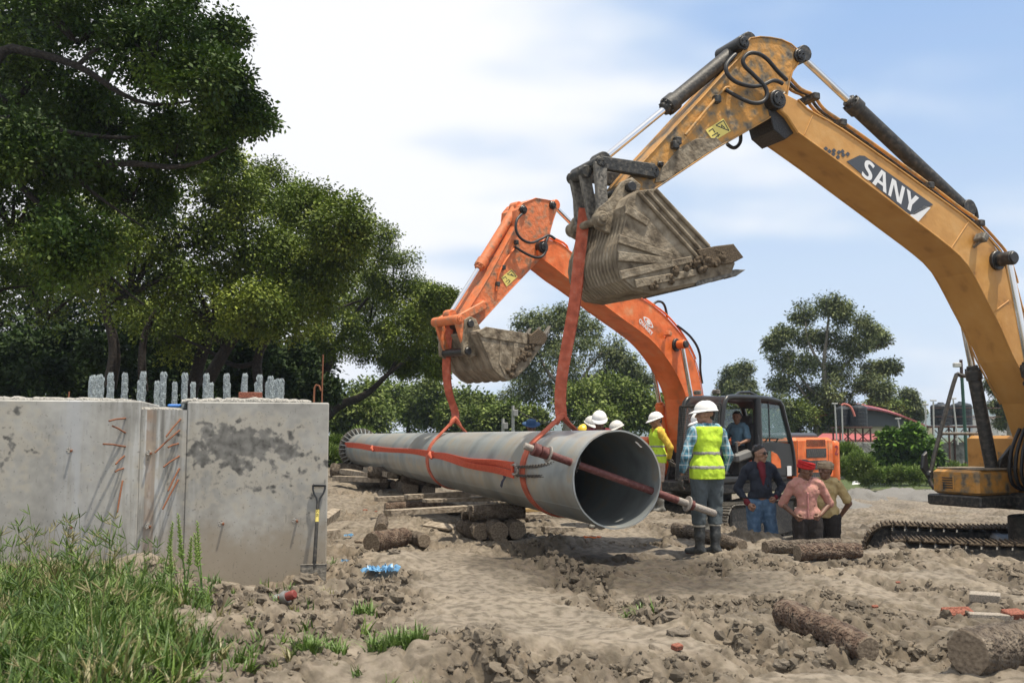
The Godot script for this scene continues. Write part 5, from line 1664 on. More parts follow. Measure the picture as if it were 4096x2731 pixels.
func build_cab_orange(e: Node3D):
	var zl := -1.40; var zr := -0.45
	# floor pan and seat box
	var mb := MB.new()
	mb.box(Vector3(0.12, 1.30, (zl + zr) / 2), Vector3(2.3, 0.12, zr - zl), 0.03)
	var c := part(e, "cab", mb.done(), M.black_paint)
	# pillars follow the rounded side profile
	var prof := [Vector2(1.32, 1.32), Vector2(1.28, 1.75), Vector2(1.16, 2.45), Vector2(1.07, 2.78), Vector2(0.93, 2.88), Vector2(0.1, 2.90), Vector2(-0.62, 2.86), Vector2(-0.85, 2.78), Vector2(-0.97, 2.5), Vector2(-1.22, 1.85), Vector2(-1.27, 1.32)]
	for z in [zl, zr]:
		var pts := []
		for p in prof: pts.append(v3(p, z))
		bar3(c, "pillar_hoop", smooth_path(pts, 4), 0.055, M.black_paint, 8)
		bar3(c, "pillar", [Vector3(0.02, 1.32, z), Vector3(-0.02, 2.1, z), Vector3(0.0, 2.88, z)], 0.085, M.black_paint, 8)
	# roof
	mb = MB.new()
	var rs := []
	for p in [[1.10, 2.76, 0.0], [0.95, 2.90, 0.02], [0.1, 2.945, 0.04], [-0.62, 2.90, 0.02], [-0.88, 2.76, 0.0]]:
		var k: float = p[2]
		rs.append([Vector3(p[0], p[1] - 0.05, zr), Vector3(p[0], p[1], zr - 0.06), Vector3(p[0], p[1] + k * 0.3, (zl + zr) / 2), Vector3(p[0], p[1], zl + 0.06), Vector3(p[0], p[1] - 0.05, zl)])
	mb.rings(rs, true, -1)
	part(c, "roof", mb.done(), M.black_paint)
	# door panel (slid back) below the rear side window and its window pane
	plate(c, "door_panel", [Vector2(-0.02, 1.34), Vector2(-0.02, 2.0), Vector2(-0.5, 2.03), Vector2(-1.18, 1.98), Vector2(-1.25, 1.34)], zl - 0.02, zl + 0.02, M.black_paint, 0.01)
	plate(c, "panel_window", [Vector2(-0.12, 1.5), Vector2(-0.12, 1.82), Vector2(-0.5, 1.85), Vector2(-0.72, 1.68), Vector2(-0.75, 1.5)], zl - 0.026, zl - 0.022, M.glass, 0.0)
	plate(c, "panel_inset", [Vector2(-0.42, 1.5), Vector2(-0.42, 1.84), Vector2(-0.62, 1.78), Vector2(-0.74, 1.66), Vector2(-0.76, 1.5)], zl - 0.03, zl - 0.027, M.orange, 0.0)
	plate(c, "pane", [Vector2(-0.08, 2.02), Vector2(-0.08, 2.8), Vector2(-0.78, 2.76), Vector2(-1.12, 2.02)], zl - 0.004, zl + 0.004, M.glass, 0.0)
	plate(c, "pane", [Vector2(0.05, 1.7), Vector2(0.05, 2.8), Vector2(0.95, 2.8), Vector2(1.2, 1.7)], zr - 0.004, zr + 0.004, M.glass, 0.0)
	plate(c, "pane", [Vector2(-0.08, 1.9), Vector2(-0.08, 2.8), Vector2(-0.78, 2.76), Vector2(-1.12, 1.9)], zr - 0.004, zr + 0.004, M.glass, 0.0)
	bar3(c, "window_bar", [Vector3(-0.42, 2.02, zl), Vector3(-0.40, 2.82, zl)], 0.02, M.black_paint, 6)
	bar3(c, "grab_rail", [Vector3(-0.25, 2.03, zl - 0.01), Vector3(-0.25, 2.10, zl - 0.07), Vector3(-0.62, 2.09, zl - 0.07), Vector3(-0.62, 2.02, zl - 0.01)], 0.016, M.black_paint, 6)
	bar3(c, "grab_rail", [Vector3(0.09, 1.45, zl - 0.02), Vector3(0.10, 1.65, zl - 0.07), Vector3(0.06, 2.1, zl - 0.07), Vector3(0.02, 2.2, zl - 0.02)], 0.016, M.black_paint, 6)
	mb = MB.new()
	mb.box(Vector3(-1.05, 1.43, zl - 0.03), Vector3(0.16, 0.20, 0.01), 0.004)
	part(c, "notice_plate", mb.done(), M.white_print, "small white notice plate")
	# seat and console
	mb = MB.new()
	mb.box(Vector3(0.05, 1.72, -0.95), Vector3(0.5, 0.14, 0.5), 0.05)
	mb.box(Vector3(-0.22, 2.05, -0.95), Vector3(0.14, 0.7, 0.48), 0.05, Basis(Vector3(0, 0, 1), 0.15))
	mb.box(Vector3(-0.28, 2.45, -0.95), Vector3(0.1, 0.2, 0.28), 0.04, Basis(Vector3(0, 0, 1), 0.15))
	mb.box(Vector3(0.05, 1.5, -0.95), Vector3(0.4, 0.3, 0.4), 0.03)
	part(c, "seat", mb.done(), plain(lin(.10, .095, .09), 0.9))
	for z in [-1.27, -0.62]:
		mb = MB.new()
		mb.box(Vector3(0.35, 1.75, z), Vector3(0.5, 0.18, 0.16), 0.04, Basis(Vector3(0, 0, 1), -0.2))
		mb.tube([Vector3(0.5, 1.8, z), Vector3(0.54, 2.02, z)], [0.02, 0.028], 8)
		part(c, "lever_console", mb.done(), plain(lin(.16, .16, .155), 0.6))
	# wire mesh guard on the front
	var gb := [Vector3(1.36, 1.30, zl + 0.02), Vector3(1.20, 2.72, zl + 0.02), Vector3(1.20, 2.72, zr + 0.02), Vector3(1.36, 1.30, zr + 0.02)]
	mb = MB.new()
	for i in 4: mb.tube([gb[i], gb[(i + 1) % 4]], 0.025, 6)
	var g := part(c, "mesh_guard", mb.done(), M.black_dirty)
	for i in range(1, 34):
		var f := i / 34.0
		bar3(g, "guard_wire", [gb[0].lerp(gb[1], f), gb[3].lerp(gb[2], f)], 0.0045, M.grey_steel, 4)
	for i in range(1, 22):
		var f := i / 22.0
		bar3(g, "guard_wire", [gb[0].lerp(gb[3], f) + Vector3(0.006, 0, 0), gb[1].lerp(gb[2], f) + Vector3(0.006, 0, 0)], 0.0045, M.grey_steel, 4)
	plate(c, "windscreen", [Vector2(1.27, 1.7), Vector2(1.275, 1.7), Vector2(1.125, 2.72), Vector2(1.12, 2.72)], zl + 0.08, zr - 0.06, M.glass, 0.0)
	# roof lamps, rope ends
	for z in [-1.2, -0.75]:
		mb = MB.new()
		mb.box(Vector3(1.05, 2.99, z), Vector3(0.09, 0.09, 0.15), 0.015)
		part(c, "roof_light", mb.done(), M.grey_steel)
	bar3(c, "rail_hose", [Vector3(0.75, 2.9, zl), Vector3(0.55, 2.99, zl + 0.02), Vector3(0.2, 3.0, zl + 0.02), Vector3(0.0, 2.95, zl + 0.02)], 0.03, M.black_paint, 8)

# ---------------------------------------------------------------- people (facing +z, y up, their left is +x)
# a shape is a list of tapered capsules [a, b, ra, rb, squash_z]; joined with a smooth minimum and meshed as surface nets
class Net:
	var v := PackedVector3Array()
	var n := PackedVector3Array()
	var idx := PackedInt32Array()
	func add(o: Net, t: Transform3D, mirror := false):
		var k := v.size()
		for p in o.v: v.append(t * (Vector3(-p.x, p.y, p.z) if mirror else p))
		for p in o.n: n.append((t.basis * (Vector3(-p.x, p.y, p.z) if mirror else p)).normalized())
		for i in range(0, o.idx.size(), 3):
			idx.append(k + o.idx[i])
			idx.append(k + o.idx[i + (2 if mirror else 1)])
			idx.append(k + o.idx[i + (1 if mirror else 2)])
	func mesh() -> ArrayMesh:
		var a := []
		a.resize(Mesh.ARRAY_MAX)
		a[Mesh.ARRAY_VERTEX] = v; a[Mesh.ARRAY_NORMAL] = n; a[Mesh.ARRAY_INDEX] = idx
		var m := ArrayMesh.new()
		m.add_surface_from_arrays(Mesh.PRIMITIVE_TRIANGLES, a)
		return m

func net(prims: Array, cell: float, k := 0.03, planes := [], carve := [], wrinkle := 0.0, wseed := 0) -> Net:
	var lo := Vector3(1e9, 1e9, 1e9); var hi := -lo
	for p in prims:
		var r := maxf(p[2], p[3]) + cell * 2.5
		for q in [p[0], p[1]]:
			lo = lo.min(q - Vector3(r, r, r)); hi = hi.max(q + Vector3(r, r, r))
	var nx := int((hi.x - lo.x) / cell) + 2; var ny := int((hi.y - lo.y) / cell) + 2; var nz := int((hi.z - lo.z) / cell) + 2
	var f := PackedFloat32Array(); f.resize(nx * ny * nz); f.fill(0.2)
	for p in prims:
		var a: Vector3 = p[0]; var b: Vector3 = p[1]
		var ra: float = p[2]; var rb: float = p[3]
		var sq: float = p[4] if p.size() > 4 else 1.0
		var pad := maxf(ra, rb) + k + cell * 1.5
		var l: Vector3 = a.min(b) - Vector3(pad, pad, pad) - lo; var h: Vector3 = a.max(b) + Vector3(pad, pad, pad) - lo
		var x0 := maxi(int(l.x / cell), 0); var x1 := mini(int(h.x / cell) + 1, nx - 1)
		var y0 := maxi(int(l.y / cell), 0); var y1 := mini(int(h.y / cell) + 1, ny - 1)
		var z0 := maxi(int(l.z / cell), 0); var z1 := mini(int(h.z / cell) + 1, nz - 1)
		var ab := b - a
		ab.z /= sq
		var inv := 1.0 / maxf(ab.length_squared(), 1e-9)
		for iz in range(z0, z1 + 1):
			var wz := (lo.z + iz * cell - a.z) / sq
			for iy in range(y0, y1 + 1):
				var wy := lo.y + iy * cell - a.y
				var row := (iz * ny + iy) * nx
				for ix in range(x0, x1 + 1):
					var w := Vector3(lo.x + ix * cell - a.x, wy, wz)
					var t := clampf(w.dot(ab) * inv, 0.0, 1.0)
					var d := (w - ab * t).length() - ra - (rb - ra) * t
					var o := f[row + ix]
					var hh := maxf(k - absf(o - d), 0.0) / k
					f[row + ix] = minf(o, d) - hh * hh * k * 0.25
	if wrinkle > 0.0 or planes.size() > 0 or carve.size() > 0:
		var wn := noise(7.0, wseed, 3)
		for iz in nz:
			for iy in ny:
				var row := (iz * ny + iy) * nx
				for ix in nx:
					var d := f[row + ix]
					if d > 0.06: continue
					var p := lo + Vector3(ix, iy, iz) * cell
					if wrinkle > 0.0: d += wrinkle * wn.get_noise_3d(p.x * 1.6, p.y, p.z * 1.6)
					for c in planes: d = maxf(d, c[0].dot(p) - c[1])
					for c in carve:
						d = maxf(d, c[1] - p.distance_to(c[0]))
					f[row + ix] = d
	var g := Net.new()
	var at_cell := PackedInt32Array(); at_cell.resize(nx * ny * nz); at_cell.fill(-1)
	var sx := 1; var sy := nx; var sz := nx * ny
	var off := [0, sx, sy, sx + sy, sz, sx + sz, sy + sz, sx + sy + sz]
	var cor := [Vector3(0, 0, 0), Vector3(1, 0, 0), Vector3(0, 1, 0), Vector3(1, 1, 0), Vector3(0, 0, 1), Vector3(1, 0, 1), Vector3(0, 1, 1), Vector3(1, 1, 1)]
	var edges := [[0, 1], [2, 3], [4, 5], [6, 7], [0, 2], [1, 3], [4, 6], [5, 7], [0, 4], [1, 5], [2, 6], [3, 7]]
	for iz in nz - 1:
		for iy in ny - 1:
			for ix in nx - 1:
				var i := (iz * ny + iy) * nx + ix
				var s0 := f[i] < 0.0
				if f[i] > cell * 2.0 or f[i] < -cell * 2.0: continue
				var same := true
				for q in range(1, 8):
					if (f[i + off[q]] < 0.0) != s0:
						same = false
						break
				if same: continue
				var p := Vector3.ZERO; var c := 0
				for e in edges:
					var fa := f[i + off[e[0]]]; var fb := f[i + off[e[1]]]
					if (fa < 0.0) != (fb < 0.0):
						p += cor[e[0]].lerp(cor[e[1]], fa / (fa - fb)); c += 1
				at_cell[i] = g.v.size()
				g.v.append(lo + (Vector3(ix, iy, iz) + p / c) * cell)
				g.n.append(Vector3(f[i + sx] - f[i] + f[i + sx + sy] - f[i + sy] + f[i + sx + sz] - f[i + sz], f[i + sy] - f[i] + f[i + sx + sy] - f[i + sx] + f[i + sy + sz] - f[i + sz], f[i + sz] - f[i] + f[i + sx + sz] - f[i + sx] + f[i + sy + sz] - f[i + sy]).normalized())
	for iz in range(1, nz - 1):
		for iy in range(1, ny - 1):
			for ix in range(1, nx - 1):
				var i := (iz * ny + iy) * nx + ix
				if f[i] > cell * 1.5 or f[i] < -cell * 1.5: continue
				var s0 := f[i] < 0.0
				for ax in 3:
					var st := sx if ax == 0 else (sy if ax == 1 else sz)
					if (f[i + st] < 0.0) == s0: continue
					var u := sy if ax == 0 else (sz if ax == 1 else sx)
					var w := sz if ax == 0 else (sx if ax == 1 else sy)
					var a := at_cell[i]; var b := at_cell[i - u]; var c := at_cell[i - u - w]; var d := at_cell[i - w]
					if a < 0 or b < 0 or c < 0 or d < 0: continue
					if s0: g.idx.append_array(PackedInt32Array([a, c, b, a, d, c]))
					else: g.idx.append_array(PackedInt32Array([a, b, c, a, c, d]))
	return g

var head_net: Net
var hand_net: Net
var fist_net: Net
var helmet_mesh: ArrayMesh
var brim_mesh: ArrayMesh
var hair_mesh: ArrayMesh
var PM := {}

func people_templates():
	var L := func(x, y, z): return Vector3(x, y, z)
	head_net = net([
		[L.call(0, .032, -.018), L.call(0, .03, -.005), .088, .084], [L.call(0, .01, .018), L.call(0, -.055, .035), .070, .050],
		[L.call(-.035, -.06, .02), L.call(0, -.098, .055), .03, .026], [L.call(.035, -.06, .02), L.call(0, -.098, .055), .03, .026],
		[L.call(0, .012, .088), L.call(0, -.028, .108), .009, .0145], [L.call(-.012, -.03, .096), L.call(.012, -.03, .096), .009, .009],
		[L.call(-.034, .026, .074), L.call(.034, .026, .074), .016, .016], [L.call(-.018, -.058, .085), L.call(.018, -.058, .085), .009, .009], [L.call(-.014, -.068, .082), L.call(.014, -.068, .082), .0095, .0095],
		[L.call(.048, -.012, .052), L.call(.05, -.02, .04), .026, .026], [L.call(-.048, -.012, .052), L.call(-.05, -.02, .04), .026, .026],
		[L.call(.079, .012, -.012), L.call(.077, -.026, -.004), .016, .011, 1.3], [L.call(-.079, .012, -.012), L.call(-.077, -.026, -.004), .016, .011, 1.3],
		[L.call(0, -.06, -.02), L.call(0, -.19, -.038), .056, .062]], 0.0065, 0.018, [], [[L.call(.033, .008, .103), .017], [L.call(-.033, .008, .103), .017]])
	# relaxed hand: fingers down, palm towards +z, thumb to +x
	var fp := [[L.call(0, 0, 0), L.call(0, -.03, 0), .024, .026, .7], [L.call(-.024, -.045, 0), L.call(-.026, -.085, .003), .017, .013], [L.call(0, -.045, 0), L.call(0, -.088, .002), .018, .014], [L.call(.024, -.045, 0), L.call(.025, -.085, .003), .018, .014]]
	var fx := [-.032, -.011, .011, .031]
	var fl := [.052, .068, .074, .066]
	for i in 4:
		var a: Vector3 = L.call(fx[i], -.088, .004)
		var b: Vector3 = a + Vector3(fx[i] * 0.08, -fl[i] * .5, .012); var c: Vector3 = b + Vector3(0, -fl[i] * .3, .018); var d: Vector3 = c + Vector3(0, -fl[i] * .16, .018)
		fp.append([a, b, .0095, .0088]); fp.append([b, c, .0088, .008]); fp.append([c, d, .008, .007])
	fp.append([L.call(.018, -.02, .008), L.call(.048, -.055, .022), .017, .0115]); fp.append([L.call(.048, -.055, .022), L.call(.052, -.088, .034), .0115, .009])
	hand_net = net(fp, 0.0055, 0.007)
	fp = [[L.call(0, 0, 0), L.call(0, -.03, 0), .024, .028, .75], [L.call(-.022, -.045, 0), L.call(-.025, -.085, .003), .018, .015], [L.call(.02, -.045, 0), L.call(.024, -.085, .003), .019, .015]]
	for i in 4:
		var a: Vector3 = L.call(fx[i], -.085, .004)
		var b: Vector3 = a + Vector3(0, -.02, .028); var c: Vector3 = b + Vector3(0, .026, .022); var d: Vector3 = c + Vector3(0, .022, -.014)
		fp.append([a, b, .0105, .010]); fp.append([b, c, .010, .009]); fp.append([c, d, .009, .008])
	fp.append([L.call(.022, -.025, .01), L.call(.05, -.06, .03), .017, .012]); fp.append([L.call(.05, -.06, .03), L.call(.03, -.088, .052), .012, .0095])
	fist_net = net(fp, 0.0055, 0.007)
	# hard hat: dome with ridges, brim with a peak
	var mb := MB.new()
	var rs := []
	for i in 9:
		var th := PI / 2 * i / 8.0
		var ring := []
		for j in 32:
			var ph := TAU * j / 32
			var ridge: float = 1.0 + 0.035 * exp(-pow(cos(ph) / 0.16, 2.0)) * sin(th + 0.4)
			var dd := Vector3(cos(ph) * 0.113, 0, sin(ph) * 0.135)
			ring.append(Vector3(dd.x * cos(th) * ridge, 0.118 * sin(th) * ridge, dd.z * cos(th) * ridge))
		if i < 8: rs.append(ring)
	mb.rings(rs, true, 1, false, true)
	helmet_mesh = mb.done()
	mb = MB.new()
	rs = []
	for q in [[0.0, 0.010], [1.0, -0.004], [1.0, -0.012], [0.0, 0.0], [0.0, 0.010]]:
		var ring := []
		for j in 40:
			var ph := TAU * j / 40
			var w: float = 0.014 + 0.055 * pow(maxf(0.0, sin(ph)), 2.0)
			var y: float = q[1] - (0.016 * maxf(0.0, sin(ph)) if q[0] > 0.5 else 0.0)
			ring.append(Vector3(cos(ph) * (0.111 + w * q[0] * 0.8), y, sin(ph) * (0.133 + w * q[0])))
		rs.append(ring)
	mb.rings(rs, true, 1, false, false)
	brim_mesh = mb.done()
	var hn := net([[L.call(0, .042, -.026), L.call(0, .042, -.010), .0915, .0865], [L.call(0, -.02, -.06), L.call(0, -.05, -.06), .055, .045]], 0.009, 0.02, [[Vector3(0, -0.62, 0.785), -0.004], [Vector3(0, -0.9, 0.43), 0.028]], [], 0.022, 3)
	var e := Net.new()
	e.add(hn, Transform3D())
	hair_mesh = e.mesh()
	PM.skin = rough_mat([[0.0, lin(.24, .125, .08)], [1.0, lin(.34, .195, .13)]], 0.4, 0.55, 401, 0.01)
	PM.skin_dark = rough_mat([[0.0, lin(.14, .07, .045)], [1.0, lin(.21, .11, .073)]], 0.4, 0.55, 402, 0.01)
	PM.hair = plain(lin(.012, .010, .009), 0.55)
	PM.white_hat = rough_mat([[0.0, lin(.55, .54, .52)], [0.4, lin(.74, .74, .73)], [1.0, lin(.80, .80, .79)]], 0.5, 0.32, 403, 0.01)
	PM.dirty_hat = rough_mat([[0.0, lin(.2, .19, .17)], [0.45, lin(.6, .59, .56)], [1.0, lin(.75, .75, .73)]], 0.2, 0.45, 404, 0.02)
	PM.yellow_hat = plain(lin(.72, .50, .03), 0.35)
	PM.vest = cloth([[0.0, lin(.42, .62, .035)], [0.5, lin(.50, .72, .04)], [1.0, lin(.55, .76, .07)]], 405, 0.75)
	PM.tape = rough_mat([[0.0, lin(.22, .21, .19)], [1.0, lin(.38, .37, .35)]], 0.25, 0.5, 406, 0.02)
	PM.plaid = plaid_material()
	PM.grey_trousers = cloth([[0.0, lin(.055, .07, .078)], [1.0, lin(.095, .115, .125)]], 407, 1.0)
	PM.yellow_shirt = cloth([[0.0, lin(.50, .33, .03)], [1.0, lin(.62, .44, .06)]], 408, 1.0)
	PM.beige = cloth([[0.0, lin(.36, .27, .21)], [1.0, lin(.5, .39, .31)]], 409, 1.0)
	PM.navy = cloth([[0.0, lin(.008, .012, .022)], [1.0, lin(.018, .024, .04)]], 410, 1.0, 0.85)
	PM.maroon = cloth([[0.0, lin(.10, .006, .012)], [1.0, lin(.16, .012, .022)]], 411, 1.0)
	PM.jeans = cloth([[0.0, lin(.035, .075, .14)], [0.5, lin(.07, .13, .22)], [1.0, lin(.15, .23, .33)]], 412, 0.6)
	PM.pink = cloth([[0.0, lin(.30, .18, .12)], [0.35, lin(.42, .22, .17)], [0.65, lin(.48, .22, .20)], [1.0, lin(.46, .31, .22)]], 413, 0.5)
	PM.pink_hem = cloth([[0.0, lin(.38, .16, .15)], [1.0, lin(.50, .24, .22)]], 421, 0.5)
	PM.black_cloth = cloth([[0.0, lin(.010, .008, .008)], [1.0, lin(.028, .022, .02)]], 414, 1.0)
	PM.tan = cloth([[0.0, lin(.33, .22, .07)], [0.4, lin(.42, .32, .15)], [1.0, lin(.52, .42, .23)]], 415, 0.6)
	PM.blue_tee = cloth([[0.0, lin(.10, .19, .27)], [1.0, lin(.16, .27, .36)]], 416, 1.0)
	PM.red_cloth = cloth([[0.0, lin(.40, .01, .012)], [1.0, lin(.6, .03, .025)]], 417, 0.3)
	PM.turban = cloth([[0.0, lin(.25, .18, .11)], [1.0, lin(.46, .36, .25)]], 418, 0.3)
	PM.glove = cloth([[0.0, lin(.05, .048, .042)], [1.0, lin(.14, .13, .115)]], 419, 0.3)
	PM.boot_dusty = rough_mat([[0.0, lin(.10, .10, .09)], [1.0, lin(.27, .26, .23)]], 0.4, 0.6, 420, 0.015)
	PM.sole = plain(lin(.28, .07, .05), 0.8)
	PM.cuff = plain(lin(.45, .42, .35), 0.8)
	PM.blue_hat = plain(lin(.012, .06, .16), 0.7)

func cloth(stops: Array, sd: int, tile: float, rough := 0.88) -> StandardMaterial3D:
	var m := rough_mat(stops, tile, rough, sd, 0.012, 0.35, 0.0, false, 0.012, 10.0)
	return m

func plaid_material() -> StandardMaterial3D:
	var im := Image.create(256, 256, false, Image.FORMAT_RGB8)
	for y in 256:
		for x in 256:
			var a := x % 64; var b := y % 64
			var c := Vector3(.09, .25, .34)
			if a < 22: c *= 0.45
			if b < 22: c *= 0.55
			if a > 36 and a < 46: c = c.lerp(Vector3(.62, .66, .66), 0.6)
			if b > 36 and b < 46: c = c.lerp(Vector3(.62, .66, .66), 0.6)
			im.set_pixel(x, y, Color(c.x, c.y, c.z).linear_to_srgb())
	var m := plain(Color.WHITE, 0.9)
	m.albedo_texture = ImageTexture.create_from_image(im)
	m.uv1_triplanar = true
	m.uv1_scale = Vector3.ONE * 2.3
	return m

func grow(prims: Array, d: float) -> Array:
	var r := []
	for p in prims:
		var q: Array = p.duplicate()
		q[2] += d; q[3] += d
		r.append(q)
	return r

func aim(a: Vector3, b: Vector3, palm: Vector3) -> Transform3D:
	# hand at b, fingers on along a->b, palm towards palm
	var y := (a - b).normalized()
	var z := (palm - y * palm.dot(y)).normalized()
	return Transform3D(y.cross(z), y, z, b)

# s: dictionary of the pose and the clothes
func person(s: Dictionary, label: String, xf: Transform3D) -> MeshInstance3D:
	var hl: Vector3 = s.get("hip_l", Vector3(.095, .90, 0)); var hr: Vector3 = s.get("hip_r", Vector3(-.095, .90, 0))
	var kl: Vector3 = s.get("knee_l", Vector3(.105, .48, .02)); var kr: Vector3 = s.get("knee_r", Vector3(-.105, .48, .02))
	var al: Vector3 = s.get("ankle_l", Vector3(.115, .08, -.02)); var ar: Vector3 = s.get("ankle_r", Vector3(-.115, .08, -.02))
	var pel: Vector3 = s.get("pelvis", Vector3(0, .95, 0)); var chest: Vector3 = s.get("chest", Vector3(0, 1.27, .01)); var nk: Vector3 = s.get("neck", Vector3(0, 1.45, -.01))
	var sl: Vector3 = s.get("shoulder_l", Vector3(.175, 1.385, -.005)); var sr: Vector3 = s.get("shoulder_r", Vector3(-.175, 1.385, -.005))
	var el: Vector3 = s.get("elbow_l", Vector3(.245, 1.11, -.02)); var er: Vector3 = s.get("elbow_r", Vector3(-.245, 1.11, -.02))
	var wl: Vector3 = s.get("wrist_l", Vector3(.26, .86, .04)); var wr: Vector3 = s.get("wrist_r", Vector3(-.26, .86, .04))
	var hd: Vector3 = s.get("head", Vector3(0, 1.595, .02))
	var hb := Basis(Vector3.UP, s.get("head_yaw", 0.0)) * Basis(Vector3.RIGHT, s.get("head_pitch", 0.0))
	var belly: float = s.get("belly", 0.0)
	var dr := [1.0, 1.0]
	var torso := [[pel + Vector3(-.06, -.02, 0), pel + Vector3(.06, -.02, 0), .112, .112, .86], [pel, pel.lerp(chest, 0.5) + Vector3(0, 0, belly), .122, .118 + belly * 0.6, .82], [pel.lerp(chest, 0.5) + Vector3(0, 0, belly), chest, .118 + belly * 0.6, .124, .8], [chest + Vector3(-.06, .03, 0), chest + Vector3(.06, .03, 0), .105, .105, .86], [sl.lerp(nk, .35), sr.lerp(nk, .35), .075, .075, .85]]
	var arm_l := [[sl, el, .062, .047]]; var arm_r := [[sr, er, .062, .047]]
	var fore_l := [[el, wl, .045, .029]]; var fore_r := [[er, wr, .045, .029]]
	var legs := [[hl, kl, .088, .060], [kl, al, .060, .044], [hr, kr, .088, .060], [kr, ar, .060, .044]]
	var sl0: float = s.get("sleeve", 1.0)
	# body: one surface with head and hands
	var body := net(grow(torso, -.02) + grow(legs, -.008) + grow(arm_l + arm_r, -.016) + (grow(fore_l + fore_r, -.012) if sl0 > 0.8 else fore_l + fore_r) + [[nk + Vector3(0, -.03, -.01), hd + hb * Vector3(0, -.1, -.03), .06, .055]], 0.021, 0.03)
	body.add(head_net, Transform3D(hb, hd))
	var hn: Net = fist_net if s.get("fist", false) else hand_net
	var gl := Net.new()
	var tl := aim(el, wl, s.get("palm_l", Vector3(-1, 0, 0.2))); var tr := aim(er, wr, s.get("palm_r", Vector3(1, 0, 0.2)))
	if s.has("gloves"):
		gl.add(hn, tl.scaled_local(Vector3.ONE * 1.08)); gl.add(hn, tr.scaled_local(Vector3.ONE * 1.08), true)
	body.add(hn, tl.scaled_local(Vector3.ONE * (1.0 if not s.has("gloves") else 0.97))); body.add(hn, tr.scaled_local(Vector3.ONE * (1.0 if not s.has("gloves") else 0.97)), true)
	var o := solo("person", body.mesh(), s.get("skin", PM.skin), label, "person", "", xf)
	if s.has("gloves"): part(o, "gloves", gl.mesh(), s.gloves)
	# trousers
	var hem: float = s.get("hem", 0.10)
	var tp := grow(legs, .024) + [[pel + Vector3(-.055, -.03, 0), pel + Vector3(.055, -.03, 0), .112, .112, .88]]
	var planes := [] if s.has("seated") else [[Vector3(0, -1, 0), -hem], [Vector3(0, 1, 0), pel.y + 0.07]]
	part(o, "trousers", net(tp, 0.017, 0.035, planes, [], 0.016, 21).mesh(), s.trousers)
	# shirt with sleeves of the given length
	var sl_len: float = s.get("sleeve", 1.0)
	var skirt := [[pel + Vector3(-.065, .04, 0), pel + Vector3(-.065, -.16, 0), .106, .110, .98], [pel + Vector3(.065, .04, 0), pel + Vector3(.065, -.16, 0), .106, .110, .98]]
	var sp := grow(torso, .014)
	if not s.has("seated"): sp += grow(skirt, .012)
	for q in [[sl, el, wl], [sr, er, wr]]:
		var a: Vector3 = q[0]; var b: Vector3 = q[1]; var c: Vector3 = q[2]
		if sl_len <= 0.55: sp.append([a, a.lerp(b, sl_len * 1.6), .070, .070])
		else:
			sp.append([a, b, .068, .056]); sp.append([b, b.lerp(c, (sl_len - 0.5) * 2.0 - 0.06), .054, .042])
	var tail: float = s.get("tail", pel.y - 0.06)
	var pl2 := [[Vector3(0, -1, 0), -tail], [Vector3(0, 1, 0), nk.y + 0.045]]
	if s.has("seated"): pl2 = [[Vector3(0, 1, 0), nk.y + 0.045]]
	var cv := [[hd + hb * Vector3(0, -.06, .03), 0.085]]
	var shirt := part(o, s.get("top_name", "shirt"), net(sp, 0.0165, 0.018, pl2, cv, 0.016, 22).mesh(), s.shirt)
	var cn := net([[nk + Vector3(-.05, .015, -.02), nk + Vector3(.05, .015, -.02), .034, .034], [nk + Vector3(-.055, .012, -.01), nk + Vector3(-.03, -.02, .07), .024, .016], [nk + Vector3(.055, .012, -.01), nk + Vector3(.03, -.02, .07), .024, .016]], 0.013, 0.02)
	part(shirt, "collar", cn.mesh(), s.get("collar", s.shirt))
	if s.has("inner"):
		part(shirt, "inner_shirt", net([[nk + Vector3(0, -.01, .075), chest + Vector3(0, .03, .122), .06, .04, .6], [chest + Vector3(0, .03, .122), chest + Vector3(0, -.13, .136), .04, .006, .6]], 0.010, 0.02).mesh(), s.inner)
		for sd in [-1.0, 1.0]:
			part(shirt, "cuff", net([[(el if sd > 0 else er).lerp(wl if sd > 0 else wr, .86), (el if sd > 0 else er).lerp(wl if sd > 0 else wr, .95), .044, .042]], 0.011, 0.02).mesh(), s.inner)
	if s.has("placket"):
		part(shirt, "button_placket", net([[nk + Vector3(0, -.05, .085), chest + Vector3(0, 0, .112), .015, .015, .5], [chest + Vector3(0, 0, .112), pel + Vector3(0, .01, .116 + belly), .015, .015, .5]], 0.008, 0.01).mesh(), s.placket)
	if s.has("vest"):
		var vp := grow(torso, .032) + grow(skirt, .034)
		var hemv: float = pel.y - 0.10
		var vplanes := [[Vector3(0, -1, 0), -hemv], [Vector3(0, 1, 0), nk.y + 0.005], [Vector3(1, 0.12, 0), 0.185 + 0.16], [Vector3(-1, 0.12, 0), 0.185 + 0.16]]
		var vcv := [[sl + Vector3(.085, -.07, 0), .10], [sr + Vector3(-.085, -.07, 0), .10], [nk + Vector3(0, .03, .11), .10]]
		var vst := part(o, "vest", net(vp, 0.0155, 0.035, vplanes, vcv, 0.012, 23).mesh(), PM.vest)
		for yy in s.vest:
			part(vst, "reflective_band", net(grow(torso, .037) + grow(skirt, .039), 0.0155, 0.035, [[Vector3(0, -1, 0), -(yy - .022)], [Vector3(0, 1, 0), yy + .022]], [], 0.012, 23).mesh(), PM.tape)
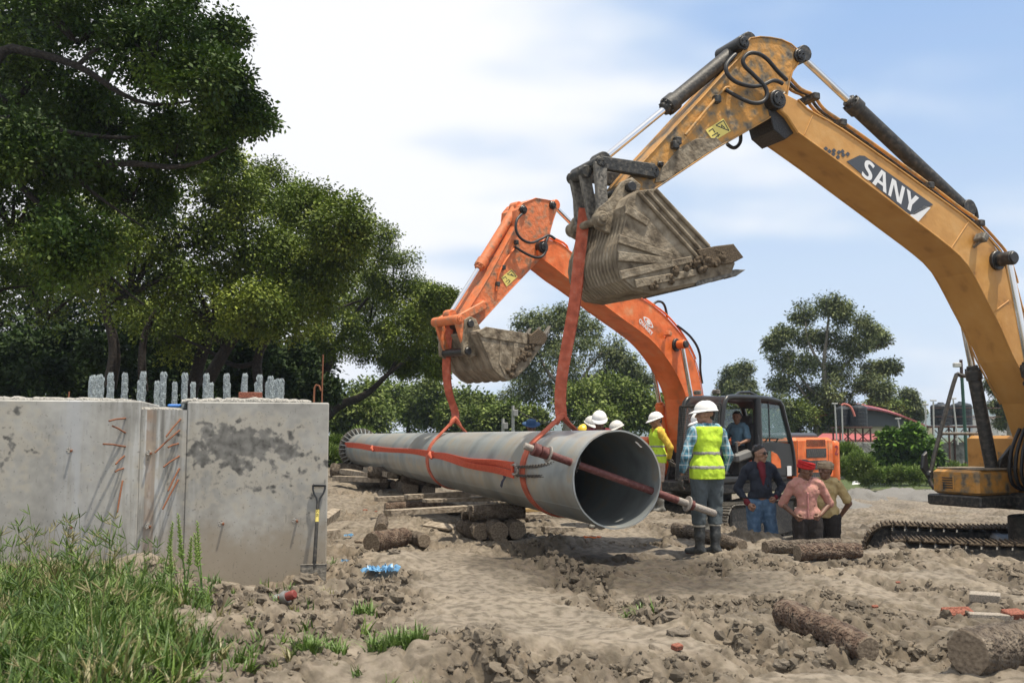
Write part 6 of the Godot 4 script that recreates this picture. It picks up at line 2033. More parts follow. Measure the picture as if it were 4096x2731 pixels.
	# shoes or rubber boots
	for q in [[al, kl, s.get("toe_l", Vector3(.02, 0, .15))], [ar, kr, s.get("toe_r", Vector3(-.02, 0, .15))]]:
		var a: Vector3 = q[0]; var b: Vector3 = q[1]; var toe: Vector3 = q[2]
		var fl := Vector3(a.x, a.y - 0.045, a.z)
		var bp := [[fl - toe * 0.28, fl + toe * 0.9 + Vector3(0, -.004, 0), .038, .037], [fl + Vector3(0, .02, 0), fl + toe * 0.5, .045, .036]]
		if s.get("boots", false): bp.append_array([[fl + Vector3(0, .03, 0), a.lerp(b, .30), .052, .058], [a.lerp(b, .30), a.lerp(b, .66), .058, .068]])
		var flat := [[Vector3(0, -1, 0), -(fl.y - 0.033)]]
		if s.get("boots", false): flat.append([(b - a).normalized(), (b - a).normalized().dot(a.lerp(b, .62))])
		var bt := part(o, "boot" if s.get("boots", false) else "shoe", net(bp, 0.0125, 0.03, flat, [], 0.005, 24).mesh(), s.get("boot_mat", M.rubber))
		if s.get("boots", false):
			part(bt, "sole", net([[fl - toe * 0.3, fl + toe * 0.92, .041, .040]], 0.012, 0.02, [[Vector3(0, -1, 0), -(fl.y - 0.036)], [Vector3(0, 1, 0), fl.y - 0.014]]).mesh(), PM.sole)
			if s.has("cuff_band"): part(bt, "cuff_band", net([[a.lerp(b, .56), a.lerp(b, .63), .069, .071]], 0.012, 0.02, [[(b - a).normalized(), (b - a).normalized().dot(a.lerp(b, .635))], [-(b - a).normalized(), -(b - a).normalized().dot(a.lerp(b, .57))]]).mesh(), PM.cuff)
	# head wear
	var hx := Transform3D(hb, hd)
	var hr2 := part(o, "hair", hair_mesh, PM.hair)
	hr2.transform = hx
	if s.has("hat"):
		hr2.scale = Vector3(0.97, 0.9, 0.97)
		var hm := part(o, "hard_hat", helmet_mesh, s.hat)
		hm.transform = hx * Transform3D(Basis(Vector3.RIGHT, 0.06), Vector3(0, .042, -.008))
		part(hm, "brim", brim_mesh, s.hat)
	if s.has("bush_hat"):
		var mb := MB.new()
		var rs := []
		for q in [[0.175, 0.0, 0.02], [0.172, 0.008, 0.02], [0.105, 0.012, 0.0], [0.098, 0.05, 0.0], [0.085, 0.09, 0.0], [0.05, 0.105, 0.0]]:
			var ring := []
			for j in 24: ring.append(Vector3(cos(TAU * j / 24) * q[0], q[1] + q[2] * absf(cos(TAU * j / 24)), sin(TAU * j / 24) * q[0] * 1.12))
			rs.append(ring)
		mb.rings(rs, true, 1)
		part(o, "sun_hat", mb.done(), s.bush_hat).transform = hx * at(Vector3(0, .045, -.01))
	if s.has("turban"):
		var mb := MB.new()
		for k in 5:
			var pts := []
			for j in 25:
				var t := TAU * j / 24
				var tilt := 0.25 * sin(t + k * 1.3) * 0.06
				pts.append(Vector3(cos(t) * (0.092 + 0.004 * (k % 2)), 0.03 + 0.016 * k + tilt, -0.012 + sin(t) * (0.108 + 0.004 * (k % 2))))
			mb.tube(pts, 0.019, 7, false)
		if s.get("cap_top", false):
			var rs := []
			for i in 5:
				var ring := []
				for j in 20: ring.append(Vector3(cos(TAU * j / 20) * .1 * cos(i * .3), .09 + .045 * sin(i * .38), -.012 + sin(TAU * j / 20) * .115 * cos(i * .3)))
				rs.append(ring)
			mb.rings(rs, true, 1)
		part(o, "head_cloth", mb.done(), s.turban).transform = hx
	var fm := MB.new()
	for sd in [-1.0, 1.0]:
		fm.tube([Vector3(.014 * sd, .028, .092), Vector3(.032 * sd, .033, .088), Vector3(.05 * sd, .026, .073)], .0045, 5)
		fm.cyl(Vector3(.032 * sd, .008, .070), Vector3(.032 * sd, .008, .0865), .008, 8)
	if s.get("moustache", false): fm.tube([Vector3(-.026, -.05, .087), Vector3(0, -.044, .098), Vector3(.026, -.05, .087)], .006, 5)
	if s.get("glasses", false):
		for sd in [-1.0, 1.0]:
			fm.box(Vector3(.033 * sd, .008, .098), Vector3(.05, .034, .008), .006)
			fm.tube([Vector3(.058 * sd, .016, .095), Vector3(.082 * sd, .016, .0)], .003, 4)
		fm.tube([Vector3(-.01, .014, .1), Vector3(.01, .014, .1)], .003, 4)
	part(o, "face_hair", fm.done(), PM.hair).transform = hx
	return o

func stand(p: Vector3, yaw_deg: float, scale := 1.0) -> Transform3D:
	return Transform3D(Basis(Vector3.UP, deg_to_rad(yaw_deg)).scaled(Vector3.ONE * scale), p)

func build_people():
	people_templates()
	print("templates ", Time.get_ticks_msec())
	# worker seen from behind
	var p: Vector3 = Vector3(2.253, 0, -11.58)
	person({"hat": PM.white_hat, "shirt": PM.plaid, "vest": [1.15, 0.985], "trousers": PM.grey_trousers, "boots": true, "cuff_band": true, "gloves": PM.glove, "sleeve": 0.86, "hem": 0.33, "head_yaw": deg_to_rad(-68.0 + 0.0) * -1.0,
		"elbow_l": Vector3(.30, 1.12, -.05), "wrist_l": Vector3(.315, .88, .03), "elbow_r": Vector3(-.27, 1.12, -.03), "wrist_r": Vector3(-.25, .89, .06), "toe_l": Vector3(.12, 0, .10), "toe_r": Vector3(.08, 0, .12), "ankle_l": Vector3(.10, .08, .02), "ankle_r": Vector3(-.075, .08, -.03)},
		"worker in white hard hat and lime vest seen from behind beside the pole end", stand(Vector3(p.x, gh(p.x, p.z) + 0.0, p.z), 199.0, 1.0))
	# worker in profile behind the pole end
	p = Vector3(2.576, -0.1, -17.746)
	person({"hat": PM.white_hat, "shirt": PM.yellow_shirt, "vest": [1.14, 0.985], "trousers": PM.beige, "boots": true, "boot_mat": PM.boot_dusty, "gloves": PM.glove, "sleeve": 0.95, "hem": 0.52, "skin": PM.skin, "head_pitch": 0.25,
		"elbow_l": Vector3(.28, 1.12, -.14), "wrist_l": Vector3(.07, .93, -.20), "elbow_r": Vector3(-.28, 1.12, -.14), "wrist_r": Vector3(-.04, .90, -.22), "palm_l": Vector3(0, 0, -1), "palm_r": Vector3(0, 0, -1)},
		"worker in yellow shirt and white hard hat with hands behind his back", stand(Vector3(p.x, gh(p.x, p.z), p.z), -78.0, 1.0))
	# man in the dark jacket
	p = Vector3(3.46, 0.746, -14)
	person({"shirt": PM.navy, "top_name": "jacket", "inner": PM.maroon, "trousers": PM.jeans, "sleeve": 0.98, "tail": 0.985, "belly": 0.03, "head_yaw": deg_to_rad(42.0), "glasses": true, "moustache": true, "fist": true,
		"elbow_l": Vector3(.345, 1.14, -.12), "wrist_l": Vector3(.19, .985, .05), "elbow_r": Vector3(-.30, 1.11, -.08), "wrist_r": Vector3(-.20, .91, .08), "palm_l": Vector3(-1, 0, -.3), "palm_r": Vector3(1, 0, -.3), "ankle_l": Vector3(.17, .08, -.02), "knee_l": Vector3(.14, .48, .03), "ankle_r": Vector3(-.11, .08, -.02)},
		"man in dark navy jacket, jeans and sunglasses with hands on his hips", stand(Vector3(p.x, -0.5, p.z), 4.0, 1.0))
	# man in the pink shirt and red head cloth
	p = Vector3(3.986, 0.763, -13.6)
	person({"placket": PM.pink_hem, "shirt": PM.pink, "trousers": PM.black_cloth, "turban": PM.red_cloth, "skin": PM.skin_dark, "sleeve": 0.58, "tail": 0.925, "head_yaw": deg_to_rad(48.0), "head_pitch": 0.28, "fist": true,
		"elbow_l": Vector3(.325, 1.13, -.11), "wrist_l": Vector3(.17, .985, .06), "elbow_r": Vector3(-.31, 1.12, -.11), "wrist_r": Vector3(-.17, .975, .06), "palm_l": Vector3(-1, 0, -.3), "palm_r": Vector3(1, 0, -.3), "moustache": true},
		"man in faded pink shirt and red head cloth with hands on his hips", stand(Vector3(p.x, -0.68, p.z), -8.0, 0.985))
	# man in the tan shirt
	p = Vector3(4.492, 0.731, -14.35)
	person({"shirt": PM.tan, "trousers": PM.black_cloth, "turban": PM.turban, "cap_top": true, "skin": PM.skin_dark, "sleeve": 0.5, "tail": 0.90, "head_yaw": deg_to_rad(-18.0), "belly": 0.03, "moustache": true,
		"elbow_l": Vector3(.29, 1.12, -.12), "wrist_l": Vector3(.12, .92, -.19), "elbow_r": Vector3(-.28, 1.12, -.13), "wrist_r": Vector3(-.07, .90, -.20), "palm_l": Vector3(0, 0, -1), "palm_r": Vector3(0, 0, -1)},
		"man in dusty tan shirt and pale head cloth standing behind the pink shirt", stand(Vector3(p.x, -0.69, p.z), -42.0, 0.97))
	# operator in the cab
	var cab := Transform3D(Vector3(-0.743, 0, 0.669), Vector3(0, 1, 0), Vector3(-0.669, 0, -0.743), Vector3(3.93, -0.8, -20.849)) * Transform3D(Basis(Vector3.UP, PI / 2), Vector3(0.02, 0.92, -0.95))
	person({"seated": true, "shirt": PM.blue_tee, "trousers": PM.black_cloth, "sleeve": 0.5, "fist": true, "head_yaw": deg_to_rad(22.0), "head_pitch": 0.12,
		"hip_l": Vector3(.095, .93, 0), "hip_r": Vector3(-.095, .93, 0), "knee_l": Vector3(.13, .95, .42), "knee_r": Vector3(-.13, .95, .42), "ankle_l": Vector3(.13, .53, .52), "ankle_r": Vector3(-.13, .53, .52),
		"elbow_l": Vector3(.28, 1.14, .05), "wrist_l": Vector3(.27, 1.08, .30), "elbow_r": Vector3(-.28, 1.14, .05), "wrist_r": Vector3(-.27, 1.08, .30)},
		"operator in blue T-shirt seated inside the orange excavator's open cab", cab)
	# people on the far side of the pole: one figure, copied
	var base := {"hat": PM.white_hat, "shirt": PM.maroon, "trousers": PM.black_cloth, "boots": true, "boot_mat": PM.boot_dusty, "sleeve": 0.95, "hem": 0.3, "head_pitch": 0.3, "skin": PM.skin_dark, "moustache": true}
	p = Vector3(1.317, 0, -15.032)
	var a := person(base, "man with clean white hard hat looking down behind the pole", stand(Vector3(p.x, gh(p.x, p.z) - 0.02, p.z), -4.0, 1.0))
	for q in [[Vector3(1.339, 1.35, -17), 1.68, 30.0, PM.dirty_hat, "man with paint-stained white hard hat, half hidden by the clean helmet", PM.black_cloth], [Vector3(1.329, 1.35, -18.5), 1.56, -20.0, PM.yellow_hat, "man with yellow hard hat just showing above the pole", PM.tan], [Vector3(1.862, 1.35, -17.6), 1.615, -70.0, PM.dirty_hat, "man with white hard hat and green strap above the pole rim", PM.grey_trousers], [Vector3(2.771, 1.35, -14.6), 1.70, -80.0, PM.white_hat, "man in white hard hat directly behind the vest worker's face", PM.black_cloth]]:
		var c: MeshInstance3D = a.duplicate()
		c.name = numbered("person")
		add_child(c)
		tag(c, q[4], "person")
		var w: Vector3 = q[0]
		var top: float = q[1]
		var sc := 1.0
		c.transform = stand(Vector3(w.x, top - 1.755 * sc, w.z), q[2], sc)
		for ch in c.get_children():
			if String(ch.name).begins_with("hard_hat"):
				ch.material_override = q[3]
				ch.get_child(0).material_override = q[3]
			if String(ch.name).begins_with("shirt"):
				ch.material_override = q[5]
				ch.get_child(0).material_override = q[5]
	base.erase("hat")
	base["bush_hat"] = PM.blue_hat
	base["shirt"] = PM.grey_trousers
	p = Vector3(0.364, 1.35, -19)
	person(base, "man in blue brimmed hat looking over the pole between the slings", stand(Vector3(p.x, 1.65 - 1.74, p.z), 5.0, 1.0))

# ---------------------------------------------------------------- trees
# a twig's worth of leaves; each leaf is two folded triangles with a tone of its own
func leaf_clump(sd: int, n: int, ll: float, lw: float, spread: float, droop := 0.2) -> Array:
	return [sd, n, ll, lw, spread, droop]

func clump_mesh(k: Array, tone: Color, sd: int) -> ArrayMesh:
	var rng := RandomNumberGenerator.new(); rng.seed = int(k[0]) * 100 + sd
	var st := SurfaceTool.new()
	st.begin(Mesh.PRIMITIVE_TRIANGLES)
	var ll: float = k[2]; var lw: float = k[3]
	for i in int(k[1]):
		var d := Vector3(rng.randfn(), rng.randfn() * 0.7 + 0.15, rng.randfn()).normalized()
		var c: Vector3 = d * float(k[4]) * sqrt(rng.randf())
		var t := (d + Vector3(rng.randf_range(-.9, .9), rng.randf_range(-.8, .4) - float(k[5]), rng.randf_range(-.9, .9))).normalized()
		var side := t.cross(Vector3(rng.randf_range(-.6, .6), 1, rng.randf_range(-.6, .6))).normalized()
		var up := side.cross(t)
		var s := rng.randf_range(0.7, 1.2)
		var b := c + t * ll * s
		var m := c + t * ll * s * 0.48 - up * lw * 0.12
		var l := m + side * lw * s * 0.5 + up * lw * 0.16; var r := m - side * lw * s * 0.5 + up * lw * 0.16
		var g := rng.randf_range(0.8, 1.22)
		st.set_color(Color(tone.r * g, tone.g * g, tone.b * g))
		st.set_normal(up)
		for v in [c, l, b, r]: st.add_vertex(v)
		var k0 := i * 4
		for v in [0, 2, 1, 0, 3, 2]: st.add_index(k0 + v)
	return st.commit()

var clumps := {}
var leaf_mats := {}
func leaf_mat(rough := 0.56) -> StandardMaterial3D:
	var k := "%.2f" % rough
	if not leaf_mats.has(k):
		var m := plain(Color.WHITE, rough)
		m.vertex_color_use_as_albedo = true
		m.metallic_specular = 0.3
		m.backlight_enabled = true
		m.backlight = lin(.13, .17, .02)
		leaf_mats[k] = m
	return leaf_mats[k]

# lobes: [centre, radius]; each lobe carries smaller puffs on its upper and outer shell, puffs carry leaf clumps
func tree(called: String, label: String, group: String, lobes: Array, limbs: Array, kind: Dictionary, sd: int, category := "tree"):
	var rng := RandomNumberGenerator.new(); rng.seed = sd
	var base: Vector3 = limbs[0][0][0] if limbs.size() > 0 else lobes[0][0]
	var root := thing(called, label, category, group, at(base))
	var mb := MB.new()
	for l in limbs:
		var thin: float = kind.get("thin", 1.0)
		mb.tube(smooth_path(l[0], 4) if l[0].size() > 2 else l[0], taper(l[1] * thin, l[2] * thin, (l[0].size() - 1) * 4 + 1 if l[0].size() > 2 else 2), 7)
	var crown := SurfaceTool.new()
	crown.begin(Mesh.PRIMITIVE_TRIANGLES)
	var count := 0
	var cols: Array = kind.cols
	if not kind.has("made"):
		kind.made = []
		for i in cols.size() * 3: kind.made.append(clump_mesh(kind.clump, cols[i / 3] * [0.8, 1.0, 1.22][i % 3], i))
	for lb in lobes:
		var c: Vector3 = lb[0]; var R: float = lb[1]
		var np := int(kind.get("puffs", 16) * (lb[2] if lb.size() > 2 else 1.0))
		for i in np:
			var d := Vector3(rng.randfn(), rng.randfn() * 0.8 + 0.12, rng.randfn()).normalized()
			var r: float = R * rng.randf_range(kind.get("lo", 0.26), kind.get("hi", 0.44))
			var pc := c + d * (R - r * 0.6) * pow(rng.randf(), 0.22) * Vector3(1, 0.85, 1)
			if limbs.size() > 0 and rng.randf() < kind.get("twigs", 0.35):
				var tw := c.lerp(pc, 0.1) + Vector3(0, -R * 0.3, 0)
				mb.tube([tw, tw.lerp(pc, 0.55) + Vector3(0, R * 0.06, 0), pc], [R * 0.035, R * 0.022, R * 0.008], 4, false)
			var tone := rng.randi() % (cols.size() * 3)
			var nl := int(kind.per * (r / (R * 0.35)) * (r / (R * 0.35)))
			for j in nl:
				var e := Vector3(rng.randfn(), rng.randfn() * 0.9 + 0.2, rng.randfn()).normalized()
				var q := pc + e * r * pow(rng.randf(), 0.35) * Vector3(1, 0.8, 1)
				var s: float = rng.randf_range(0.75, 1.25) * kind.get("scale", 1.0)
				var bs := Basis(Vector3.UP, rng.randf() * TAU) * Basis(Vector3.RIGHT, rng.randf_range(-0.7, 0.7))
				crown.append_from(kind.made[tone if rng.randf() < 0.7 else rng.randi() % (cols.size() * 3)], 0, Transform3D(bs.scaled(Vector3.ONE * s), q - base))
				count += 1
	if limbs.size() > 0: wpart(root, "trunk", mb.done(), kind.bark)
	part(root, "crown" if category == "tree" else "foliage", crown.commit(), kind.get("mat", leaf_mat()))
	return count

func taper(a: float, b: float, n: int) -> Array:
	var r := []
	for i in n: r.append(lerpf(a, b, float(i) / (n - 1)))
	return r

func K(u: float, v: float, d: float) -> Vector3:
	# a point d metres down range, u and v in thousandths of that distance right of and above eye level
	return Vector3(u * d * 0.001, 1.35 + v * d * 0.001, -d)

func lobe_list(q: Array, d: float, spread := 0.0, sd := 1) -> Array:
	var rng := RandomNumberGenerator.new(); rng.seed = sd
	var r := []
	for l in q:
		var dd: float = d + (l[3] if l.size() > 3 else rng.randf_range(-spread, spread))
		r.append([K(l[0], l[1], dd), l[2] * dd * 0.001])
	return r

func build_trees():
	var bark := rough_mat([[0.0, lin(.008, .006, .005)], [0.5, lin(.022, .017, .013)], [1.0, lin(.05, .04, .03)]], 0.8, 0.95, 501, 0.02, 1.0, 0.0, true)
	var bark_pale := rough_mat([[0.0, lin(.16, .14, .11)], [1.0, lin(.42, .38, .32)]], 1.2, 0.9, 502, 0.02)
	var green := [Color(.038, .068, .012), Color(.052, .088, .014), Color(.072, .108, .018), Color(.030, .054, .014)]
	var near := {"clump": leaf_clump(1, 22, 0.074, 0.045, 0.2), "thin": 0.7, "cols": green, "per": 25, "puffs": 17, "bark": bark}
	var mid := {"clump": leaf_clump(2, 22, 0.085, 0.052, 0.27), "cols": [Color(.10, .138, .022), Color(.13, .172, .027), Color(.165, .20, .034), Color(.078, .112, .021)], "per": 25, "puffs": 19, "thin": 0.72, "bark": bark}
	var n := 0
	# great tree on the left, its trunk just outside the frame
	n += tree("broadleaf_tree", "huge dark glossy broadleaf tree overhanging the foundation from the left", "broadleaf trees on the left", lobe_list([[-319, 417, 44], [-385, 485, 70], [-283, 328, 36], [-318, 363, 44], [-373, 405, 57], [-451, 428, 70], [-516, 363, 74], [-509, 494, 96], [-422, 322, 50], [-347, 299, 46], [-581, 312, 96], [-476, 280, 57], [-307, 299, 35], [-390, 253, 48], [-510, 230, 66], [-450, 194, 52], [-546, 158, 66]], 15.5, 1.6, 11),
		[[[K(-570, -60, 17.0), K(-575, 120, 17.0), K(-560, 330, 16.8)], .42, .28], [[K(-596, 257, 15.1), K(-526, 291, 15.1), K(-460, 278, 15.1), K(-394, 278, 15.1), K(-337, 275, 15.1), K(-293, 294, 15.1)], .17, .03], [[K(-589, 299, 15), K(-531, 393, 15), K(-513, 398, 15), K(-451, 381, 15), K(-403, 351, 15), K(-365, 340, 15), K(-317, 347, 15)], .16, .02], [[K(-588, 285, 15.2), K(-528, 324, 15.2), K(-462, 311, 15.2), K(-395, 305, 15.2), K(-348, 312, 15.2)], .12, .02], [[K(-587, 257, 15.2), K(-525, 267, 15.2), K(-483, 235, 15.2), K(-433, 194, 15.2), K(-405, 158, 15.2), K(-373, 132, 15.2)], .10, .02], [[K(-460, 279, 15.1), K(-440, 257, 15.1), K(-412, 235, 15.1), K(-376, 212, 15.1)], .06, .015], [[K(-451, 381, 15), K(-419, 410, 15), K(-383, 433, 15), K(-343, 438, 15)], .06, .012]], near, 21)
	# second tree
	n += tree("broadleaf_tree", "tall rounded green tree rising behind the anchor bolts", "broadleaf trees on the left", lobe_list([[-248, 244, 42], [-212, 237, 39], [-178, 214, 38], [-273, 194, 57], [-217, 176, 50], [-336, 212, 66], [-387, 167, 74], [-302, 132, 57], [-249, 123, 46], [-293, 257, 44], [-184, 172, 39], [-433, 212, 70], [-475, 141, 79], [-350, 105, 52], [-214, 136, 35]], 25.0, 3.0, 12),
		[[[K(-330, -45, 26.0), K(-325, 30, 26.0), K(-300, 120, 25.5), K(-270, 190, 25.0)], .34, .12], [[K(-309, 48, 23.9), K(-288, 87, 23.9), K(-262, 123, 23.9), K(-237, 158, 23.9), K(-211, 194, 23.9)], .24, .05], [[K(-252, 44, 24.2), K(-257, 74, 24.2), K(-244, 101, 24.2), K(-214, 132, 24.2), K(-193, 158, 24.2)], .20, .04], [[K(-405, 48, 25), K(-401, 87, 25), K(-413, 132, 25), K(-419, 176, 25)], .26, .06], [[K(-288, 87, 23.9), K(-311, 114, 23.9), K(-334, 149, 23.9)], .12, .03], [[K(-277, 101, 24.2), K(-245, 136, 24.2), K(-237, 176, 24.2), K(-231, 212, 24.2)], .09, .02], [[K(-254, 136, 24.2), K(-219, 154, 24.2), K(-184, 176, 24.2), K(-158, 181, 24.2)], .08, .015], [[K(-370, 44, 24.5), K(-372, 96, 24.5), K(-351, 136, 24.5), K(-312, 167, 24.5), K(-273, 190, 24.5)], .16, .03], [[K(-257, 74, 24.2), K(-279, 70, 24.2), K(-310, 87, 24.2), K(-341, 101, 24.2)], .10, .03]], mid, 22)
	# third tree, with the low limb beside the block
	n += tree("broadleaf_tree", "lower green tree with a long bent limb beyond the foundation's corner", "broadleaf trees on the left", lobe_list([[-144, 190, 34], [-120, 158, 38], [-95, 134, 31], [-75, 112, 22], [-108, 105, 34], [-144, 123, 42], [-86, 87, 23], [-166, 149, 39], [-134, 83, 31], [-73, 136, 17], [-174, 101, 35], [-108, 70, 18], [-76, 68, 13]], 36.0, 3.0, 13),
		[[[K(-188, 17, 34.4), K(-173, 30, 34.4), K(-147, 41, 34.4), K(-125, 61, 34.4), K(-103, 79, 34.4)], .26, .06], [[K(-188, 17, 34.8), K(-191, 44, 34.8), K(-182, 79, 34.8), K(-165, 114, 34.8), K(-144, 141, 34.8)], .28, .06], [[K(-234, 30, 34.4), K(-230, 61, 34.4), K(-218, 92, 34.4), K(-183, 123, 34.4), K(-153, 136, 34.4)], .26, .05], [[K(-165, 114, 34.8), K(-135, 105, 34.8), K(-108, 114, 34.8), K(-86, 114, 34.8)], .13, .03], [[K(-125, 61, 34.4), K(-108, 87, 34.4), K(-93, 105, 34.4)], .10, .02]], mid, 23)
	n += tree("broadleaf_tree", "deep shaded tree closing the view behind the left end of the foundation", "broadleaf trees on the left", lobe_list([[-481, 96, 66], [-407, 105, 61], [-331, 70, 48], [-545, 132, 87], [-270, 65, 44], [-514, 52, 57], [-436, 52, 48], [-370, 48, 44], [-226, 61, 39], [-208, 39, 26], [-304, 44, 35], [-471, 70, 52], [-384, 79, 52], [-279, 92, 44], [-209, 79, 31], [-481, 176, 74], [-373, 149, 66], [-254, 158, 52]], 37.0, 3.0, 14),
		[[[K(-369, 30, 37), K(-366, 61, 37), K(-359, 105, 37), K(-343, 158, 37)], .3, .08], [[K(-461, 26, 38), K(-458, 70, 38), K(-452, 132, 38)], .3, .08], [[K(-269, 30, 38), K(-265, 61, 38), K(-253, 96, 38)], .25, .06]], {"clump": leaf_clump(3, 14, 0.2, 0.12, 0.42), "cols": [Color(.026, .046, .013), Color(.036, .062, .016)], "per": 15, "puffs": 17, "bark": bark}, 24)  # leaf colours darkened to stand for shade under the canopy
	tree("added_shade_thicket", "added thicket, leaves coloured almost black for the shade between the trunks above the foundation", "", lobe_list([[-506, 52, 24], [-467, 57, 26], [-427, 50, 22], [-388, 59, 26], [-348, 52, 24], [-313, 57, 24], [-274, 50, 22], [-239, 57, 24], [-208, 50, 20], [-191, 44, 15], [-489, 79, 26], [-411, 83, 26], [-332, 81, 24], [-253, 81, 22], [-541, 61, 31], [-451, 92, 22], [-288, 92, 22], [-372, 96, 22], [-217, 74, 20]], 29.0, 2.0, 16), [], {"clump": leaf_clump(9, 14, 0.15, 0.09, 0.3), "cols": [Color(.022, .04, .011), Color(.03, .052, .013)], "per": 13, "puffs": 13, "bark": bark, "mat": leaf_mat(0.7)}, 26, "thicket")  # added foliage, coloured near black to paint shade above the foundation
	# added tree, crown mostly out of view, to shade the understory
	n += tree("broadleaf_tree", "added tall dark tree mostly above the picture, shading the wood beneath it", "broadleaf trees on the left", lobe_list([[-510, 528, 66], [-419, 537, 61], [-337, 542, 57], [-599, 480, 74], [-584, 377, 70], [-519, 424, 52], [-264, 561, 52], [-657, 547, 96], [-678, 358, 96], [-473, 312, 52], [-614, 257, 87]], 30.0, 5.0, 15),
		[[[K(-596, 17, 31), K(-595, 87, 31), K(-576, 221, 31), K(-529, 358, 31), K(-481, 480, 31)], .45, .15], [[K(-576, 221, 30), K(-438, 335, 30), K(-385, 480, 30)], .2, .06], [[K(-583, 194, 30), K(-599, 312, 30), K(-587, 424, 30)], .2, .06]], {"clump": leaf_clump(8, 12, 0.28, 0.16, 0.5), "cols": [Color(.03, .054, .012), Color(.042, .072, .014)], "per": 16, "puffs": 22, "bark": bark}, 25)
	print("near trees ", n)
	# hedge-like wood far behind on the left closes the gaps
	var farm := leaf_mat(0.7)
	var far := {"clump": leaf_clump(4, 22, 0.19, 0.12, 0.55), "cols": [Color(.10, .14, .034), Color(.125, .165, .04), Color(.155, .195, .05), Color(.08, .11, .034)], "per": 13, "puffs": 17, "bark": bark, "twigs": 0.0, "mat": farm}
	var dull := {"clump": leaf_clump(5, 20, 0.2, 0.09, 0.5, 0.5), "cols": [Color(.105, .13, .055), Color(.135, .16, .066), Color(.165, .19, .08), Color(.08, .10, .046)], "per": 15, "puffs": 15, "lo": 0.2, "hi": 0.34, "bark": bark_pale, "mat": farm}
	var belts := [
		["rounded light green tree at the left end of the far tree belt", [[-151, 30, 26], [-129, 39, 24], [-164, 17, 22], [-138, 15, 22]], 52.0],
		["olive tree standing left of the orange bucket's sling", [[-107, 30, 23], [-86, 41, 22], [-94, 17, 21], [-77, 22, 17]], 60.0],
		["low spreading tree behind the second sling above the pole", [[-51, 28, 20], [-29, 22, 18], [-59, 15, 17], [-35, 11, 15]], 58.0],
		["bright green tree behind the utility poles", [[-7, 17, 17], [10, 13, 15], [-16, 11, 13], [24, 11, 13]], 56.0],
		["feathery green tree right of the wide sling, above the hard hats", [[67, 35, 24], [98, 37, 25], [124, 30, 23], [85, 15, 20], [115, 13, 20], [141, 20, 17]], 52.0],
		["pale thin tree between the pole workers and the orange boom", [[152, 30, 11], [161, 17, 13], [148, 11, 12], [168, 30, 10]], 66.0],
		["dark tree row seen through the orange excavator's cab", [[202, 15, 17], [229, 22, 17], [255, 24, 18], [241, 11, 17]], 70.0],
		["dark bushy tree left of the black water tanks", [[285, 20, 18], [307, 17, 17], [276, 7, 13], [322, 13, 11]], 66.0],
		["dark thicket closing the gap behind the foundation's left end", [[-513, 30, 39], [-435, 35, 35], [-356, 30, 31], [-278, 30, 31], [-216, 26, 26], [-580, 44, 52], [-181, 17, 22]], 48.0],
		["low tree behind the shed's red roof", [[377, 28, 8], [386, 24, 9], [366, 30, 8]], 74.0]]
	var sd := 31
	for b in belts:
		var lb := lobe_list(b[1], b[2], 2.5, sd)
		var c: Vector3 = lb[0][0]
		var foot := Vector3(c.x, -0.9, c.z)
		tree("belt_tree", b[0], "trees of the far belt", lb, [[[foot, Vector3(c.x + 0.2, c.y * 0.5, c.z), c], .22, .08]], far, sd)
		sd += 1
	tree("eucalyptus_tree", "tall grey-green eucalyptus behind the wide red sling", "eucalyptus trees", lobe_list([[17, 110, 16], [44, 113, 19], [59, 116, 17], [74, 102, 19], [28, 87, 24], [59, 83, 27], [94, 87, 20], [109, 72, 18], [122, 59, 15], [76, 61, 26], [41, 57, 26], [11, 65, 17], [102, 48, 22], [133, 52, 10], [10, 44, 21], [54, 35, 26], [-7, 30, 17]], 64.0, 3.0, 51), [[[K(54, 0, 64), K(56, 30, 64), K(52, 65, 64), K(46, 101, 64)], .3, .08], [[K(56, 30, 64), K(76, 65, 64), K(94, 87, 64)], .16, .05], [[K(53, 44, 64), K(32, 70, 64), K(19, 101, 64)], .15, .05], [[K(65, 48, 64), K(98, 52, 64), K(120, 59, 64)], .12, .04]], dull, 61)
	tree("eucalyptus_tree", "tall open eucalyptus with pale limbs above the black tanks", "eucalyptus trees", lobe_list([[297, 122, 13], [321, 129, 16], [332, 122, 15], [358, 109, 14], [369, 96, 10], [274, 101, 12], [263, 92, 6], [301, 98, 17], [325, 94, 18], [348, 87, 15], [274, 74, 15], [295, 68, 17], [330, 65, 19], [365, 65, 11], [379, 68, 7], [269, 50, 12], [295, 44, 16], [323, 41, 21], [354, 52, 15], [371, 46, 10], [264, 30, 13], [333, 28, 16]], 66.0, 3.0, 52), [[[K(315, 0, 66), K(317, 30, 66), K(314, 65, 66), K(318, 101, 66), K(321, 123, 66)], .26, .06], [[K(317, 30, 66), K(295, 52, 66), K(278, 79, 66)], .13, .04], [[K(316, 52, 66), K(339, 74, 66), K(358, 101, 66)], .14, .04], [[K(315, 65, 66), K(300, 92, 66), K(297, 114, 66)], .12, .04], [[K(306, 0, 66), K(299, 30, 66), K(286, 52, 66), K(273, 65, 66)], .14, .04], [[K(328, 0, 66), K(343, 44, 66), K(361, 65, 66)], .12, .04]], dull, 62)
	tree("eucalyptus_tree", "small feathery eucalyptus above the orange excavator's cab", "eucalyptus trees", lobe_list([[223, 62, 9], [233, 65, 8], [217, 50, 8], [236, 50, 8], [226, 46, 9], [212, 41, 6], [240, 39, 6]], 80.0, 2.0, 53), [[[K(225, 0, 80), K(226, 30, 80), K(225, 57, 80)], .2, .06]], dull, 63)
